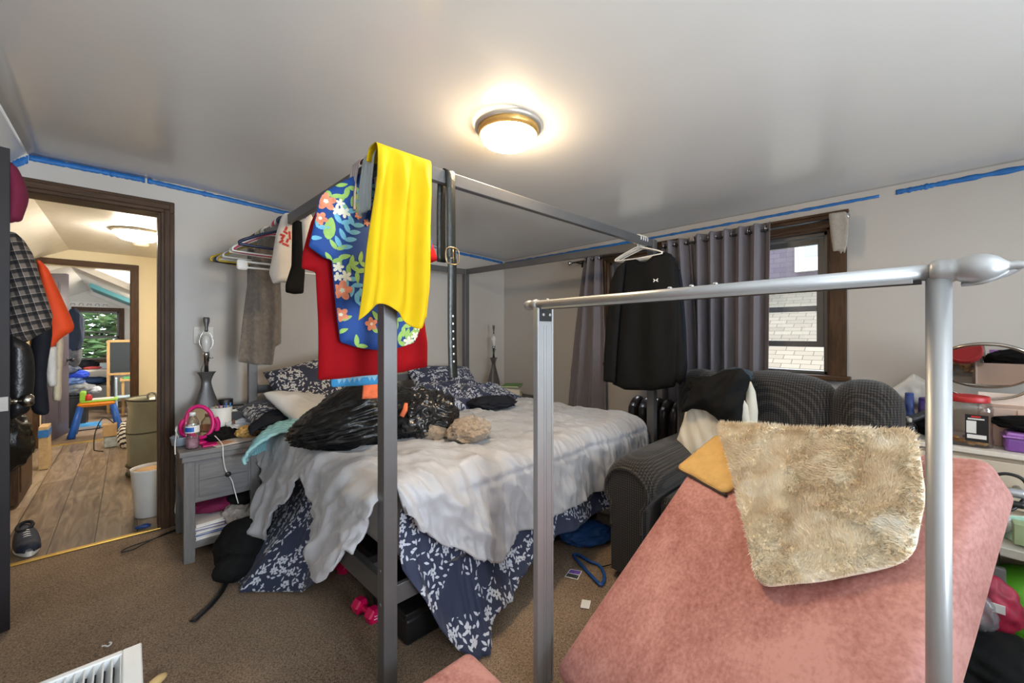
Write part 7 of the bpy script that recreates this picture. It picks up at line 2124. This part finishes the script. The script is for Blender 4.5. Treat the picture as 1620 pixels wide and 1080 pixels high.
ctb = thing('play_table', 'little wooden play table in front of the easel', 'table', (.03, 8.75, 0))
bm = BM(); box(bm, (-.10, 8.55, .53), (.30, 8.90, .56), .004); mesh('tabletop', bm, m_pine, ctb)
for x in (-.08, .25):
    for y in (8.57, 8.85):
        bm = BM(); box(bm, (x, y, 0), (x + .03, y + .03, .53), .002); mesh('leg', bm, m_pine, ctb)
bm = BM(); box(bm, (-.06, 8.60, .561), (.10, 8.80, .585), .003); mesh('puzzle_board', bm, M('green_toy', C(92, 180, 120), rough=.4, var=.3, vs=14), None, 'coloured puzzle board on the play table by the easel', 'toy')
kc = thing('kids_chair', 'small pale blue kids chair facing the play table', 'chair', (-.12, 8.45, 0))
m_pb = M('pale_blue_plastic', C(176, 200, 214), rough=.4, var=.04)
bm = BM(); box(bm, (-.14, 8.32, .30), (.10, 8.55, .32), .006); mesh('seat', bm, m_pb, kc)
bm = BM(); box(bm, (-.15, 8.32, .30), (-.125, 8.55, .60), .008, None); mesh('backrest', bm, m_pb, kc)
for x in (-.14, .08):
    for y in (8.33, 8.53):
        bm = BM(); box(bm, (x, y, 0), (x + .02, y + .02, .30), .003); mesh('leg', bm, m_pb, kc)
at_ = thing('activity_table', 'orange and blue toddler activity table in the far room doorway', 'activity table', (-.30, 7.25, 0))
m_ob = M('orange_plastic', C(240, 146, 40), rough=.35, var=.04); m_bl = M('cobalt_plastic', C(36, 96, 190), rough=.35, var=.05); m_lm = M('lime_plastic', C(150, 206, 60), rough=.4, var=.08)
bm = BM(); box(bm, (-.455, 7.12, .36), (-.125, 7.40, .415), .03, seg=4); smooth_all(bm); mesh('frame', bm, m_ob, at_)
for (tx, ty), (bx_, by_) in (((-.43, 7.15), (-.50, 7.09)), ((-.15, 7.15), (-.08, 7.09)), ((-.43, 7.37), (-.50, 7.43)), ((-.15, 7.37), (-.08, 7.43))):
    bm = BM(); tube(bm, [(tx, ty, .37), ((tx + bx_) / 2, (ty + by_) / 2, .18), (bx_, by_, .006)], [.026, .030, .036], 14); mesh('leg', bm, m_bl, at_)
bm = BM(); box(bm, (-.43, 7.14, .415), (-.10, 7.38, .435), .008); mesh('tray', bm, m_lm, at_)
bm = BM(); box(bm, (-.435, 7.16, .43), (-.385, 7.36, .545), .012); mesh('panel', bm, m_lm, at_)
bm = BM(); lathe(bm, [(.03, 0), (.034, .01), (.03, .06), (.012, .075)], fr((-.36, 7.2, .436)), 16); mesh('knob', bm, M('toy_red', C(206, 44, 54), rough=.4, var=.03), at_)
bm = BM(); box(bm, (-.33, 7.17, .4355), (-.14, 7.34, .444), .003); mesh('key_panel', bm, m_white, at_)
bm = BM(); box(bm, (-.50, 7.62, .006), (-.27, 7.95, .05), .008); tb = mesh('toy_playset', bm, M('sky_blue_toy', C(70, 150, 214), rough=.4, var=.35, vs=12), None, 'flat blue and white playset box on the far room floor', 'toy')
bm = BM(); box(bm, (-.49, 7.615, .012), (-.29, 7.622, .045), .001); mesh('print', bm, m_wp, tb)
bm = BM(); tube(bm, smooth_path([(-.3, 7.6, .012), (-.15, 7.75, .012), (0, 7.7, .012), (.1, 7.5, .012)]), .006, 6); mesh('cable', bm, m_black, None, 'dark cord lying on the far room carpet behind the activity table', 'cord')
bm = BM(); lathe(bm, [(.17, 0), (.172, -.02), (.15, -.05), (.08, -.08), (.006, -.085)], fr((.36, 8.0, 1.64)), 32); mesh('ceiling_light', bm, m_glow2, None, 'added unseen round lamp lighting the far room from its ceiling slope', 'lamp')  # lamp added out of sight to brighten the far room
